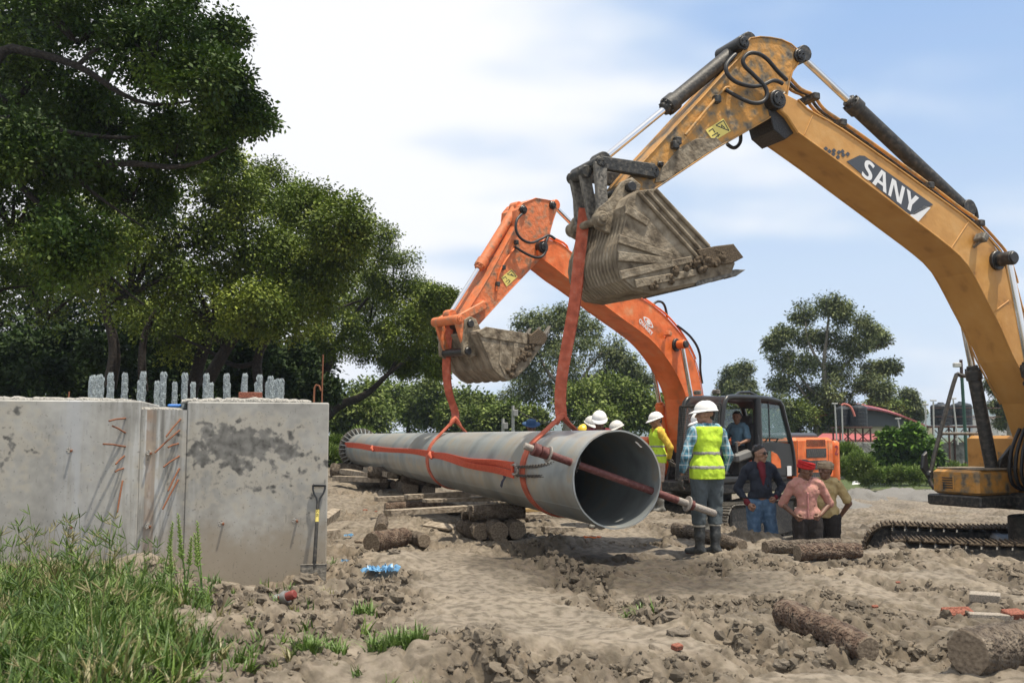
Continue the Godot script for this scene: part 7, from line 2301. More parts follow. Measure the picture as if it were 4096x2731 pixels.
	tree("eucalyptus_tree", "slim dark eucalyptus right of the shed's red roof", "eucalyptus trees", lobe_list([[397, 40, 7], [403, 30, 7], [393, 27, 6], [406, 20, 6], [398, 15, 7], [388, 15, 5]], 78.0, 2.0, 54), [[[K(398, 0, 78), K(399, 17, 78), K(398, 35, 78)], .18, .06]], dull, 64)
	tree("eucalyptus_tree", "dark tree showing through the yellow boom's cylinders at the right edge", "eucalyptus trees", lobe_list([[486, 51, 6], [493, 44, 7], [504, 37, 9], [488, 28, 6], [501, 22, 10], [494, 13, 7], [517, 26, 10]], 70.0, 2.0, 55), [[[K(498, 0, 70), K(498, 22, 70), K(492, 48, 70)], .2, .06]], dull, 65)
	# shrub in front of the yard wall
	var shrub := {"clump": leaf_clump(6, 20, 0.24, 0.15, 0.4), "cols": [Color(.08, .15, .02), Color(.11, .19, .028), Color(.06, .12, .018)], "per": 13, "puffs": 16, "bark": bark, "twigs": 0.1, "mat": leaf_mat(0.5)}
	tree("leafy_shrub", "big bright green shrub in front of the grey yard wall", "", lobe_list([[380, -8, 10], [396, -4, 11], [408, -10, 10], [384, -18, 11], [402, -18, 12], [414, -22, 9], [390, -27, 11], [373, -24, 7]], 46.0, 1.0, 56), [[[K(394, -39, 46), K(395, -17, 46), K(394, 0, 46)], .08, .03]], shrub, 66, "shrub")
	var weeds := {"clump": leaf_clump(7, 30, 0.13, 0.035, 0.26, -0.5), "cols": [Color(.13, .19, .045), Color(.10, .16, .03), Color(.17, .22, .07)], "per": 16, "puffs": 14, "bark": bark, "twigs": 0.0, "mat": leaf_mat(0.7)}
	for q in [["tall pale green weeds beside the orange excavator's tail", [[336, -17, 7], [343, -26, 8], [334, -32, 7], [351, -30, 6], [340, -37, 6]], 40.0], ["low green weeds along the foot of the shrub", [[362, -40, 4], [375, -41, 5], [388, -40, 5], [401, -41, 5], [412, -39, 5], [353, -42, 4], [418, -41, 4]], 42.0], ["green weeds in front of the trees beyond the pole's flange", [[-190, -15, 10], [-177, -13, 9], [-168, -19, 8], [-200, -17, 11], [-181, -22, 6], [-151, -4, 6], [-211, -19, 10]], 30.0], ["strip of weeds at the wall right of the shrub", [[427, -37, 4], [440, -35, 5], [451, -37, 4]], 48.0]]:
		tree("weed_clump", q[0], "weeds beyond the works", lobe_list(q[1], q[2], 1.0, sd), [], weeds, sd, "weeds")
		sd += 1

# ---------------------------------------------------------------- beyond the works
func build_background():
	# far blue hill and the town at its foot
	var mb := MB.new()
	var n := noise(0.9, 601, 4)
	var rs := []
	for i in 61:
		var x := lerpf(-200.0, 1500.0, i / 60.0)
		var h: float = 8.0 + 40.0 * exp(-pow((x - 720.0) / 170.0, 2.0)) + 30.0 * exp(-pow((x - 1250.0) / 320.0, 2.0)) + 16.0 * exp(-pow((x - 150.0) / 140.0, 2.0)) + 8.0 * n.get_noise_1d(x * 0.02)
		rs.append([Vector3(x, -6.0, -1280.0), Vector3(x, h * 0.55, -1340.0), Vector3(x, h, -1420.0), Vector3(x, -6.0, -1600.0)])
	mb.rings(rs, false, 1, false, false)
	struct("hills", mb.done(), rough_mat([[0.0, lin(.06, .085, .06)], [1.0, lin(.10, .13, .09)]], 300.0, 1.0, 602, 0.03))
	var rng := RandomNumberGenerator.new(); rng.seed = 71
	var pal := [plain(lin(.55, .5, .45), 0.9), plain(lin(.45, .3, .24), 0.9), plain(lin(.6, .6, .6), 0.9), plain(lin(.35, .36, .38), 0.9), plain(lin(.5, .36, .28), 0.9)]
	var tone_names := ["cream", "brick red", "white", "grey", "tan"]
	var dark := plain(lin(.06, .07, .08), 0.3)
	for i in 16:
		var d := 330.0 + 40.0 * (i % 5) + rng.randf_range(0, 25)
		var u: float = [2045.0, 2062.0, 2078.0, 2240.0, 2250.0, 2258.0, 2266.0, 2274.0, 2282.0, 2290.0, 2298.0, 2306.0, 2314.0, 2322.0, 2332.0, 2344.0][i]
		var x := (u - 1176.0) / 2287.0 * d
		var h := rng.randf_range(5.0, 9.0) + (d - 330.0) * 0.03
		var w := rng.randf_range(4.0, 7.0)
		var t := i % 5
		var hs := thing("town_house", "tiny %s town building number %s from the left below the hill" % [tone_names[t], ["one", "two", "three", "four", "five", "six", "seven", "eight", "nine", "ten", "eleven", "twelve", "thirteen", "fourteen", "fifteen", "sixteen"][i]], "building", "far town buildings", at(Vector3(x, -0.9, -d)))
		mb = MB.new()
		mb.box(Vector3(0, h / 2, 0), Vector3(w, h, 6.0))
		part(hs, "wall", mb.done(), pal[t])
		mb = MB.new()
		mb.box(Vector3(0, h + 0.15, 0), Vector3(w + 0.5, 0.3, 6.5))
		part(hs, "roof", mb.done(), pal[(t + 1) % 5])
		for k in 4:
			mb = MB.new()
			mb.box(Vector3((k % 2 - 0.5) * w * 0.5, h * (0.35 + 0.4 * (k / 2)), 3.0), Vector3(w * 0.22, h * 0.16, 0.1))
			part(hs, "window", mb.done(), dark)
	# yard wall of rendered blocks
	var wall := thing("yard_wall", "weathered grey block wall behind the shrub and weeds", "wall", "", at(Vector3(18.0, -0.93, -53.0)))
	var wm := rough_mat([[0.0, lin(.10, .10, .095)], [0.5, lin(.26, .255, .24)], [1.0, lin(.38, .37, .35)]], 3.0, 0.95, 603, 0.012, 0.4)
	for i in 12:
		mb = MB.new()
		mb.box(Vector3(-2.5 + 1.0 + i * 2.0, 0.95, 0), Vector3(1.985, 1.9 + 0.05 * sin(i * 2.1), 0.22), 0.02)
		part(wall, "panel", mb.done(), wm)
		mb = MB.new()
		mb.box(Vector3(-2.5 + i * 2.0, 1.0, 0.05), Vector3(0.2, 2.05, 0.3), 0.02)
		part(wall, "post", mb.done(), wm)
	# shed with a red barrel roof
	var shed := thing("shed", "long shed with a curved red roof and grey gable behind the tanks", "building", "", at(Vector3(25.234, 0.778, -66)))
	var gy: float = Vector3(25.276, 1.951, -66).y; var x0: float = Vector3(23.263, 1.951, -66).x; var x1: float = Vector3(27.088, 1.951, -66).x; var zz := -66.0
	var top: float = Vector3(23.471, 3.013, -66).y; var low: float = gy
	var cream := plain(lin(.52, .46, .34), 0.9); var red := rough_mat([[0.0, lin(.30, .07, .075)], [1.0, lin(.42, .13, .13)]], 2.0, 0.6, 604, 0.02)
	mb = MB.new()
	var arc := []
	for i in 9:
		var f := i / 8.0
		arc.append(Vector2(lerpf(x0 - 6.0 * 0.0, x1, f), lerpf(top, low, pow(f, 1.7))))
	var poly := [Vector2(x0 - 3.5, low), Vector2(x0 - 3.5, lerpf(top, low, 0.75)), Vector2(x0 - 1.5, lerpf(top, low, 0.15))] + arc
	mb.extrude(poly, zz - 0.2, zz)
	wpart(shed, "gable", mb.done(), plain(lin(.10, .11, .125), 0.8))
	mb = MB.new()
	var rs2 := []
	for v in [Vector2(x0 - 3.9, lerpf(top, low, 0.8) + 0.1), Vector2(x0 - 1.5, lerpf(top, low, 0.12) + 0.1)] + arc + [Vector2(x1 + 0.4, low - 0.15)]:
		rs2.append([Vector3(v.x, v.y + 0.02, zz + 0.5), Vector3(v.x, v.y + 0.12, zz + 0.5), Vector3(v.x + 2.6, v.y + 0.75, zz - 9.0), Vector3(v.x + 2.6, v.y + 0.60, zz - 9.0)])
	mb.rings(rs2, true, -1)
	wpart(shed, "roof", mb.done(), red)
	mb = MB.new()
	mb.box(Vector3((x0 + x1) / 2 - 1.2, (gy - 0.93) / 2, zz - 0.4), Vector3(x1 - x0 + 4.0, gy + 0.93, 0.3))
	wpart(shed, "cream_wall", mb.done(), cream)
	var low2 := thing("low_shed", "low shed with a rusty red tin roof left of the shrub", "building", "", at(Vector3(20.191, 0.571, -60)))
	var a: Vector3 = Vector3(18.199, 1.142, -60); var b: Vector3 = Vector3(22.192, 1.09, -60); var c: Vector3 = Vector3(23.151, 1.487, -63); var d4: Vector3 = Vector3(19.585, 1.487, -63)
	mb = MB.new()
	mb.quad(a, b, c, d4); mb.quad(a - Vector3(0, .12, 0), b - Vector3(0, .12, 0), b, a); mb.quad(d4 - Vector3(0, .1, 0), c - Vector3(0, .1, 0), b - Vector3(0, .12, 0), a - Vector3(0, .12, 0))
	wpart(low2, "roof", mb.done(), red)
	mb = MB.new()
	mb.box(Vector3((a.x + b.x) / 2, (a.y - 0.93) / 2, -61.0), Vector3(b.x - a.x - 0.6, a.y + 0.9, 1.6))
	wpart(low2, "wall", mb.done(), cream)
	# water tanks on stands
	var tank_m := rough_mat([[0.0, lin(.010, .013, .017)], [1.0, lin(.026, .031, .038)]], 1.5, 0.5, 605, 0.02)
	var tanks := [[1934.0, 934.0, 978.0, 17.5, 56.5, "black ribbed water tank at the far left of the two pairs"], [1970.0, 930.6, 979.0, 20.0, 56.0, "black ribbed water tank beside the grey gable"], [2160.0, 927.0, 977.0, 23.0, 52.0, "black ribbed water tank behind the mirror bow, left of its pair"], [2207.0, 925.0, 976.0, 23.0, 52.5, "black ribbed water tank behind the green camera pole"]]
	for t in tanks:
		var d: float = t[4]
		var p := K((t[0] - 1176.0) / 2.287, (1000.0 - t[2]) / 2.287, d)
		var r: float = t[3] / 2287.0 * d; var h: float = (t[2] - t[1]) / 2287.0 * d
		var tk := thing("water_tank", t[5], "tank", "black water tanks", at(p))
		mb = MB.new()
		var ring := []
		for q in [[0.0, .96], [.02, 1.0], [.14, 1.0], [.16, .96], [.18, 1.0], [.32, 1.0], [.34, .96], [.36, 1.0], [.5, 1.0], [.52, .96], [.54, 1.0], [.68, 1.0], [.70, .96], [.72, 1.0], [.86, .99], [.93, .9], [.97, .6], [1.0, .35]]:
			var rr := []
			for k in 20: rr.append(Vector3(cos(TAU * k / 20) * r * q[1], h * q[0], sin(TAU * k / 20) * r * q[1]))
			ring.append(rr)
		mb.rings(ring, true, -1)
		part(tk, "body", mb.done(), tank_m)
		mb = MB.new()
		mb.cyl(Vector3(0, h * 0.97, 0), Vector3(0, h * 1.05, 0), r * 0.3, 14, 0.02)
		part(tk, "lid", mb.done(), tank_m)
	var pipe_m := plain(lin(.45, .45, .43), 0.6); var iron := plain(lin(.09, .045, .035), 0.8)
	for s in [[1915.0, 1992.0, 979.5, 1022.0, 56.2, "rusty steel stand under the left pair of tanks", 3], [2125.0, 2240.0, 977.5, 1030.0, 52.2, "rusty steel stand under the right pair of tanks", 4]]:
		var d: float = s[4]
		var l := K((s[0] - 1176.0) / 2.287, (1000.0 - s[2]) / 2.287, d); var r := K((s[1] - 1176.0) / 2.287, (1000.0 - s[2]) / 2.287, d)
		var y0: float = -0.93
		var stn := thing("tank_stand", s[5], "stand", "tank stands", at(Vector3((l.x + r.x) / 2, y0, -d)))
		mb = MB.new()
		mb.box(Vector3((l.x + r.x) / 2, l.y - 0.06, -d), Vector3(r.x - l.x, 0.1, 1.4), 0.01)
		wpart(stn, "deck", mb.done(), iron)
		for k in int(s[6]):
			var x := lerpf(l.x + 0.1, r.x - 0.1, k / (s[6] - 1.0))
			for z in [-d + 0.6, -d - 0.6]:
				mb = MB.new()
				mb.cyl(Vector3(x, y0, z), Vector3(x, l.y, z), 0.05, 6)
				wpart(stn, "leg", mb.done(), iron)
			if k > 0:
				var xp := lerpf(l.x + 0.1, r.x - 0.1, (k - 1) / (s[6] - 1.0))
				mb = MB.new()
				mb.cyl(Vector3(xp, l.y - 0.15, -d + 0.6), Vector3(x, l.y - 0.95, -d + 0.6), 0.03, 5)
				mb.cyl(Vector3(xp, l.y - 0.95, -d + 0.6), Vector3(x, l.y - 0.15, -d + 0.6), 0.03, 5)
				wpart(stn, "brace", mb.done(), iron)
		if s[6] == 4:
			for y in [l.y + 0.45, l.y + 0.9]:
				mb = MB.new()
				mb.cyl(Vector3(l.x, y, -d + 0.68), Vector3(r.x + 1.0, y, -d + 0.68), 0.016, 5)
				wpart(stn, "guard_rail", mb.done(), iron)
	for q in [[[K(324, 31, 55.5), K(325, -8, 55.5)], "white water pipe left of the left tanks", 0], [[K(331, 30, 55.4), K(331, -8, 55.4)], "white water pipe in front of the left tanks", 1], [[K(387, 16, 56), K(388, 7, 56)], "short white pipe in front of the shed gable", 0], [[K(415, 30, 51), K(414, -6, 51)], "thin white post left of the right tanks", 0], [[K(423, 34, 50.8), K(422, -9, 50.8)], "white water pipe in front of the right tanks", 2], [[K(443, 36, 50.8), K(446, -9, 50.8)], "leaning white water pipe between the right tanks", 2]]:
		var p: Array = q[0]
		var o := thing("water_pipe", q[1], "pipe", "white water pipes", at(p[1]))
		mb = MB.new()
		mb.cyl(p[1], p[0], 0.042, 8)
		wpart(o, "riser", mb.done(), pipe_m)
		if q[2] == 2 or q[2] == 0:
			mb = MB.new()
			mb.box(p[0] + Vector3(0, 0.05, 0), Vector3(0.32, 0.07, 0.1), 0.01)
			wpart(o, "cap", mb.done(), pipe_m)
		if q[2] == 1:
			mb = MB.new()
			mb.tube(smooth_path([p[0], p[0] + Vector3(0.15, 0.08, 0), p[0] + Vector3(0.5, -0.1, 0), p[0] + Vector3(0.7, -0.6, 0)], 4), 0.06, 6)
			wpart(o, "red_hose", mb.done(), plain(lin(.5, .16, .13), 0.7), "faded red hose")
	# camera pole
	var cp := thing("camera_pole", "dark green pole with a white surveillance camera near its top", "pole", "", at(Vector3(22.257, 0.079, -49)))
	mb = MB.new()
	mb.cyl(Vector3(22.257, 0.079, -49), Vector3(22.181, 4.297, -49), 0.085, 8)
	wpart(cp, "shaft", mb.done(), plain(lin(.02, .07, .05), 0.6))
	mb = MB.new()
	mb.cyl(Vector3(22.181, 4.297, -49), Vector3(22.171, 5.072, -49), 0.08, 8)
	wpart(cp, "top", mb.done(), plain(lin(.05, .025, .02), 0.7))
	mb = MB.new()
	mb.box(Vector3(21.877, 4.799, -48.8), Vector3(0.35, 0.22, 0.25), 0.03)
	wpart(cp, "camera", mb.done(), pipe_m)
	# utility poles and wires beyond the pole
	for q in [[[K(1, 30, 46), K(1, -4, 46)], "tall grey concrete utility pole left of the man in the blue hat"], [[K(-9, 17, 47), K(-9, -4, 47)], "short grey utility pole with a meter box"]]:
		var p: Array = q[0]
		var o := thing("utility_pole", q[1], "pole", "utility poles", at(p[1]))
		mb = MB.new()
		mb.cyl(p[1] - Vector3(0, 0.6, 0), p[0], 0.085, 9, 0.0, 0.065)
		wpart(o, "shaft", mb.done(), plain(lin(.36, .36, .35), 0.9))
		mb = MB.new()
		mb.box(p[0] - Vector3(-0.12, 0.35, -0.1), Vector3(0.22, 0.3, 0.12), 0.02)
		wpart(o, "bracket", mb.done(), plain(lin(.3, .3, .3), 0.8))
	for q in [[[K(1, 29, 46), K(50, 13, 46)], "upper black wire running right from the tall utility pole"], [[K(1, 27, 46), K(67, 15, 46)], "lower black wire running right from the tall utility pole"]]:
		var p: Array = q[0]
		mb = MB.new()
		var pts := []
		for i in 9: pts.append(p[0].lerp(p[1], i / 8.0) - Vector3(0, 0.35 * sin(PI * i / 8.0), 0))
		mb.tube(pts, 0.018, 4)
		solo("overhead_wire", mb.done(), plain(lin(.03, .03, .03), 0.8), q[1], "wire", "overhead wires")
	# gravel and sand heaps
	var gm := rough_mat([[0.0, lin(.11, .107, .10)], [0.5, lin(.175, .17, .16)], [1.0, lin(.25, .24, .225)]], 0.6, 0.95, 606, 0.04, 1.0)
	for q in [[1972.0, 1113.0, 36.0, 1.0, 0.42, "cone shaped grey gravel heap beside the orange excavator's tail"], [2060.0, 1116.0, 38.0, 1.4, 0.34, "low spread of pale sand right of the gravel heap"], [2120.0, 1112.0, 36.0, 1.1, 0.38, "pale sand heap behind the yellow tool box"], [1930.0, 1118.0, 33.0, 1.0, 0.25, "low gravel heap behind the tan shirted man"]]:
		mb = MB.new()
		var nn := noise(1.2, int(q[0]), 4)
		rs = []
		for i in 8:
			var f := i / 7.0
			var ring := []
			for k in 22:
				var t := TAU * k / 22
				var rr: float = q[3] * (1.0 - f * 0.93) * (1.0 + 0.3 * nn.get_noise_2d(cos(t) * 2.0, sin(t) * 2.0 + f))
				ring.append(Vector3(cos(t) * rr, q[4] * (sin(f * PI / 2) + 0.28 * nn.get_noise_2d(cos(t) * 3.0 + f * 2.0, sin(t) * 3.0)) - 0.05, sin(t) * rr * 0.8))
			rs.append(ring)
		mb.rings(rs, true, 1)
		solo("gravel_heap", mb.done(), gm, q[5], "heap", "gravel and sand heaps", at(Vector3((q[0] - 1176.0) / 2287.0 * q[2], -0.93, -q[2])))
	mb = MB.new()
	mb.quad(Vector3(-0.9, 0.0, 0.2), Vector3(-0.2, 0.05, 0.3), Vector3(0.1, 0.42, -0.1), Vector3(-0.7, 0.1, -0.3)); mb.quad(Vector3(-0.2, 0.05, 0.3), Vector3(0.6, 0.0, 0.25), Vector3(0.7, 0.06, -0.3), Vector3(0.1, 0.42, -0.1))
	solo("plastic_sheet", mb.done(), plain(lin(.6, .62, .64), 0.4), "crumpled white plastic sheet on the sand", "sheet", "", at(Vector3(15.204, -0.7, -42.427)))

# ---------------------------------------------------------------- logs, planks
func log_piece(label: String, a: Vector3, b: Vector3, r: float, bark: Material, ends: Material, sd: int, group := "cut logs"):
	var n := noise(3.0, sd, 4)
	var o := thing("log", label, "log", group, at((a + b) / 2 - Vector3(0, r, 0)))
	var d := (b - a).normalized(); var u := d.cross(Vector3.UP).normalized(); var w := d.cross(u)
	var L := a.distance_to(b)
	var rs := []
	var k := int(clampf(L / 0.06, 6, 30))
	for i in k + 1:
		var f := float(i) / k
		var ring := []
		for j in 20:
			var t := TAU * j / 20
			var rr: float = r * (1.0 + 0.20 * n.get_noise_3d(cos(t) * 0.5, f * L * 1.2, sin(t) * 0.5) + 0.13 * n.get_noise_3d(cos(t) * 3.0, f * L * 3.0, sin(t) * 3.0)) * lerpf(1.04, 0.95, f)
			if i == 0 or i == k: rr *= 0.93
			ring.append(a.lerp(b, f) + Vector3(0, 1, 0) * r * 0.25 * sin(PI * f) * n.get_noise_1d(sd * 3.7) + (u * cos(t) + w * sin(t)) * rr)
		rs.append(ring)
	var mb := MB.new()
	mb.rings(rs, true, 1, false, false)
	var bk := wpart(o, "bark", mb.done(), bark)
	for e in 2:
		mb = MB.new()
		var ring: Array = rs[0] if e == 0 else rs[-1]
		var c: Vector3 = a if e == 0 else b
		var sgn := -1.0 if e == 0 else 1.0
		mb.sm(-1)
		var inner := []
		for p in ring: inner.append(c + (p - c) * 0.93 + d * sgn * 0.004)
		for j in 20:
			mb.quad(ring[j], ring[(j + 1) % 20], inner[(j + 1) % 20], inner[j])
		mb.fan(inner)
		wpart(o, "sawn_end", mb.done(), ends)

func plank_piece(label: String, a: Vector3, b: Vector3, w: float, h: float, mat: Material, roll := 0.0):
	var d := b - a
	var x := d.normalized(); var z := x.cross(Vector3.UP).normalized(); var y := z.cross(x)
	var bs := Basis(x, y, z) * Basis(Vector3.RIGHT, roll)
	var mb := MB.new()
	mb.box(Vector3.ZERO, Vector3(d.length(), h, w), 0.004)
	solo("plank", mb.done(), mat, label, "plank", "timber planks", Transform3D(bs, (a + b) / 2))

func on(p: Vector3, up: float) -> Vector3:
	return Vector3(p.x, gh(p.x, p.z) + up, p.z)

func build_timber():
	var bk: Material = M.bark; var br: Material = M.bark_red
	var dirn := Vector3(-0.30, 0, -0.95)
	# crib under the pole
	for q in [[Vector3(-0.407, 0, -13.107), .115, "left end-on log at the foot of the crib under the pole", 1], [Vector3(-0.168, 0, -12.999), .13, "middle end-on log at the foot of the crib under the pole", 2], [Vector3(0.068, 0, -13.107), .125, "right end-on log at the foot of the crib under the pole", 3]]:
		var p: Vector3 = on(q[0], q[1])
		log_piece(q[2], p, p + dirn * 0.95, q[1], bk, M.wood_end, 700 + q[3], "crib logs under the pole")
	var t0 := on(Vector3(-0.565, 0, -13.107), 0.0); var t1 := on(Vector3(0.17, 0, -13.107), 0.0)
	log_piece("thick log laid across the crib under the pole", t0 + Vector3(0, .345, -.22), t1 + Vector3(0, .345, -.30), .10, bk, M.wood_end, 705, "crib logs under the pole")
	log_piece("log lying behind the top log of the crib", t0 + Vector3(-.12, .33, -.62), t1 + Vector3(-.1, .33, -.75), .095, bk, M.wood_end, 706, "crib logs under the pole")
	plank_piece("long grey plank sticking out left from the crib under the pole", Vector3(-1.551, 0.389, -12.55), Vector3(0.299, 0.391, -14.1), .16, .075, M.plank)
	plank_piece("grey plank behind, sticking out left under the pole", Vector3(-2.072, 0.388, -15.3), Vector3(-0.7, 0.398, -16), .15, .07, M.plank)
	plank_piece("grey plank lying on top of the rear plank", Vector3(-1.626, 0.414, -15.4), Vector3(-0.463, 0.428, -16.2), .15, .075, M.plank)
	plank_piece("thin dark plank between the two stacks", Vector3(-1.252, 0.42, -14.4), Vector3(0.026, 0.419, -15), .2, .05, M.plank)
	log_piece("dark log lying under the rear planks", on(Vector3(-2.06, 0.1, -16.322), .09), on(Vector3(-1.191, 0.1, -16.599), .09), .085, br, M.wood_end, 707)
	log_piece("dark log right of it under the rear planks", on(Vector3(-1.123, 0.1, -16.142), .09), on(Vector3(-0.593, 0.1, -15.966), .09), .085, bk, M.wood_end, 708)
	plank_piece("pale plank running right from the crib", Vector3(0.151, 0.194, -14.6), Vector3(0.772, 0.158, -14.9), .16, .06, M.plank)
	plank_piece("yellowish plank above it beside the crib", Vector3(0.058, 0.24, -15), Vector3(0.626, 0.223, -15.4), .12, .05, rough_mat([[0.0, lin(.3, .19, .07)], [1.0, lin(.45, .31, .14)]], 0.6, 0.85, 711, 0.02))
	plank_piece("short pale board lying on the mud below the pole", on(Vector3(0.432, 0, -14.096), .035), on(Vector3(0.885, 0, -14.351), .035), .10, .085, M.plank)
	plank_piece("broken board leaning on the crib's left side", on(Vector3(-1.214, 0, -14.287), .03), on(Vector3(-0.792, 0, -13.911), .05), .16, .03, M.plank, 0.3)
	plank_piece("pale board behind the crib's right log", on(Vector3(0.159, 0, -15.323), .03), on(Vector3(0.312, 0, -15.702), .03), .2, .05, M.plank)
	# logs lying left of the crib
	log_piece("reddish bark log lying left of the crib", on(Vector3(-1.639, 0, -11.751), .105), on(Vector3(-1.324, 0, -12.489), .12), .118, br, M.wood_end, 721)
	log_piece("log with a pale sawn end tucked behind the reddish log", on(Vector3(-1.07, 0, -12.295), .08), on(Vector3(-1.43, 0, -13.216), .08), .085, bk, M.wood_end, 722)
	log_piece("short stub of log behind the reddish log", on(Vector3(-1.806, 0, -13.911), .075), on(Vector3(-1.879, 0, -14.616), .075), .085, bk, M.wood_end, 723)
	# far crib
	for q in [[Vector3(-2.538, 0.25, -19.933), .10, 1], [Vector3(-2.339, 0.25, -19.933), .085, 2], [Vector3(-1.839, 0.25, -18.233), .15, 3], [Vector3(-1.515, 0.25, -18.233), .13, 4]]:
		var p: Vector3 = on(q[0], q[1])
		log_piece(["leftmost end-on log of the far crib", "small end-on log second from the left in the far crib", "thickest end-on log in the far crib", "rightmost end-on log of the far crib"][q[2] - 1], p, p + Vector3(-0.25, 0, -0.97) * 1.1, q[1], bk, M.wood_end, 730 + q[2], "far crib logs")
	var f0 := on(Vector3(-2.005, 0.25, -18.233), 0.36); var f1 := on(Vector3(-1.276, 0.25, -17.978), 0.34)
	log_piece("dark log laid across the far crib", f0, f1 + Vector3(0, 0, -.3), .11, bk, M.wood_end, 735, "far crib logs")
	log_piece("second dark log across the far crib, nearer the flange", f0 + Vector3(-.75, 0.02, -1.0), f0 + Vector3(.1, 0, -1.0), .11, bk, M.wood_end, 736, "far crib logs")
	for q in [[Vector3(-3.517, 0.606, -21), Vector3(-2.686, 0.571, -19.6), "worn plank under the flange end of the pole"], [Vector3(-3.521, 0.504, -20), Vector3(-2.489, 0.496, -19.4), "flat plank on the ground near the flange"], [Vector3(-2.93, 0.663, -20.4), Vector3(-2.262, 0.616, -18.9), "beam propping the flange end of the pole"], [Vector3(-4.062, 0.621, -22.5), Vector3(-3.688, 0.647, -22.6), "dark board on the ground past the flange"]]:
		plank_piece(q[2], q[0], q[1], .2, .1, M.plank)
	var fb := on(Vector3(-3.42, 0, -22.3), 0.16)
	log_piece("log carrying the flange end of the pole", fb + Vector3(-.6, 0.0, -.1), fb + Vector3(.6, 0.0, .1), .17, bk, M.wood_end, 737, "far crib logs")
	# wood blocks at the corner of the foundation
	plank_piece("upper block of squared timber at the foundation's corner", on(Vector3(-2.537, 0, -13.554), .22), on(Vector3(-2.474, 0, -14.159), .24), .12, .11, M.plank, 0.15)
	plank_piece("lower block of squared timber at the foundation's corner", on(Vector3(-2.443, 0, -12.999), .08), on(Vector3(-2.321, 0, -13.327), .09), .13, .12, M.plank)
	plank_piece("split piece of timber on the spoil by the reddish log", on(Vector3(-1.875, 0, -12.295), .04), on(Vector3(-1.79, 0, -12.587), .08), .10, .03, M.wood_end)
	# logs on the right
	log_piece("log lying behind the vest worker's boots", on(Vector3(2.297, 0, -14.159), .075), on(Vector3(2.921, 0, -12.79), .085), .092, bk, M.wood_end, 741)
	log_piece("grey log with a pale round end right of the vest worker", on(Vector3(2.906, 0, -11.58), .07), on(Vector3(3.902, 0, -12.017), .07), .076, bk, M.wood_end, 742)
	log_piece("red-barked log lying in front of the grey log", on(Vector3(3.11, 0, -11.019), .08), on(Vector3(3.869, 0, -11.252), .09), .09, br, M.wood_end, 743)
	log_piece("foreground log with a pale saw-cut end", on(Vector3(1.831, 0, -6.87), .085), on(Vector3(2.138, 0, -6.118), .085), .095, br, M.wood_end, 744)
	log_piece("thick log cut off by the lower right edge", on(Vector3(2.612, 0, -5.843), .12), on(Vector3(3.797, 0, -6.617), .13), .135, bk, M.wood_end, 745)

# ---------------------------------------------------------------- bricks, litter
func crumple(sd: int, w: float, d: float, h: float, nx := 14) -> ArrayMesh:
	var n := noise(9.0 / maxf(w, d) * 0.35, sd, 3)
	var mb := MB.new()
	var g := []
	for i in nx:
		var row := []
		for j in nx:
			var u := i / (nx - 1.0) - 0.5; var v := j / (nx - 1.0) - 0.5
			var r := 1.0 + 0.35 * n.get_noise_2d(u * 9.0, v * 9.0 + 4.0)
			row.append(Vector3(u * w * r, maxf(0.0, h * (0.35 + 0.9 * n.get_noise_2d(u * 5.0 * w * 4.0, v * 5.0 * w * 4.0))), v * d * r))
		g.append(row)
	mb.sm(-1)
	for i in nx - 1:
		for j in nx - 1:
			var c: Vector3 = (g[i][j] + g[i + 1][j + 1]) * 0.5
			if n.get_noise_2d(c.x * 20.0 / w * 0.4 + 30.0, c.z * 20.0 / d * 0.4) > 0.26: continue
			mb.quad(g[i][j], g[i + 1][j], g[i + 1][j + 1], g[i][j + 1])
	return mb.done()

func brick_piece(label: String, p: Vector3, yaw: float, roll: float, mat: Material, s := Vector3(.23, .07, .11), frog := false):
	var o := thing("brick", label, "brick", "loose bricks", Transform3D(Basis(Vector3.UP, yaw) * Basis(Vector3.RIGHT, roll), p))
	var mb := MB.new()
	mb.box(Vector3(0, s.y / 2, 0), s, 0.006)
	part(o, "body", mb.done(), mat)
	if frog:
		for q in [[Vector3(0, s.y, .036), Vector3(.17, .008, .008)], [Vector3(0, s.y, -.036), Vector3(.17, .008, .008)], [Vector3(.085, s.y, 0), Vector3(.008, .008, .07)], [Vector3(-.085, s.y, 0), Vector3(.008, .008, .07)], [Vector3(-.03, s.y, 0), Vector3(.012, .008, .045)], [Vector3(.03, s.y, 0), Vector3(.012, .008, .045)]]:
			mb = MB.new()
			mb.box(q[0], q[1], 0.002)
			part(o, "frog_rim", mb.done(), mat)

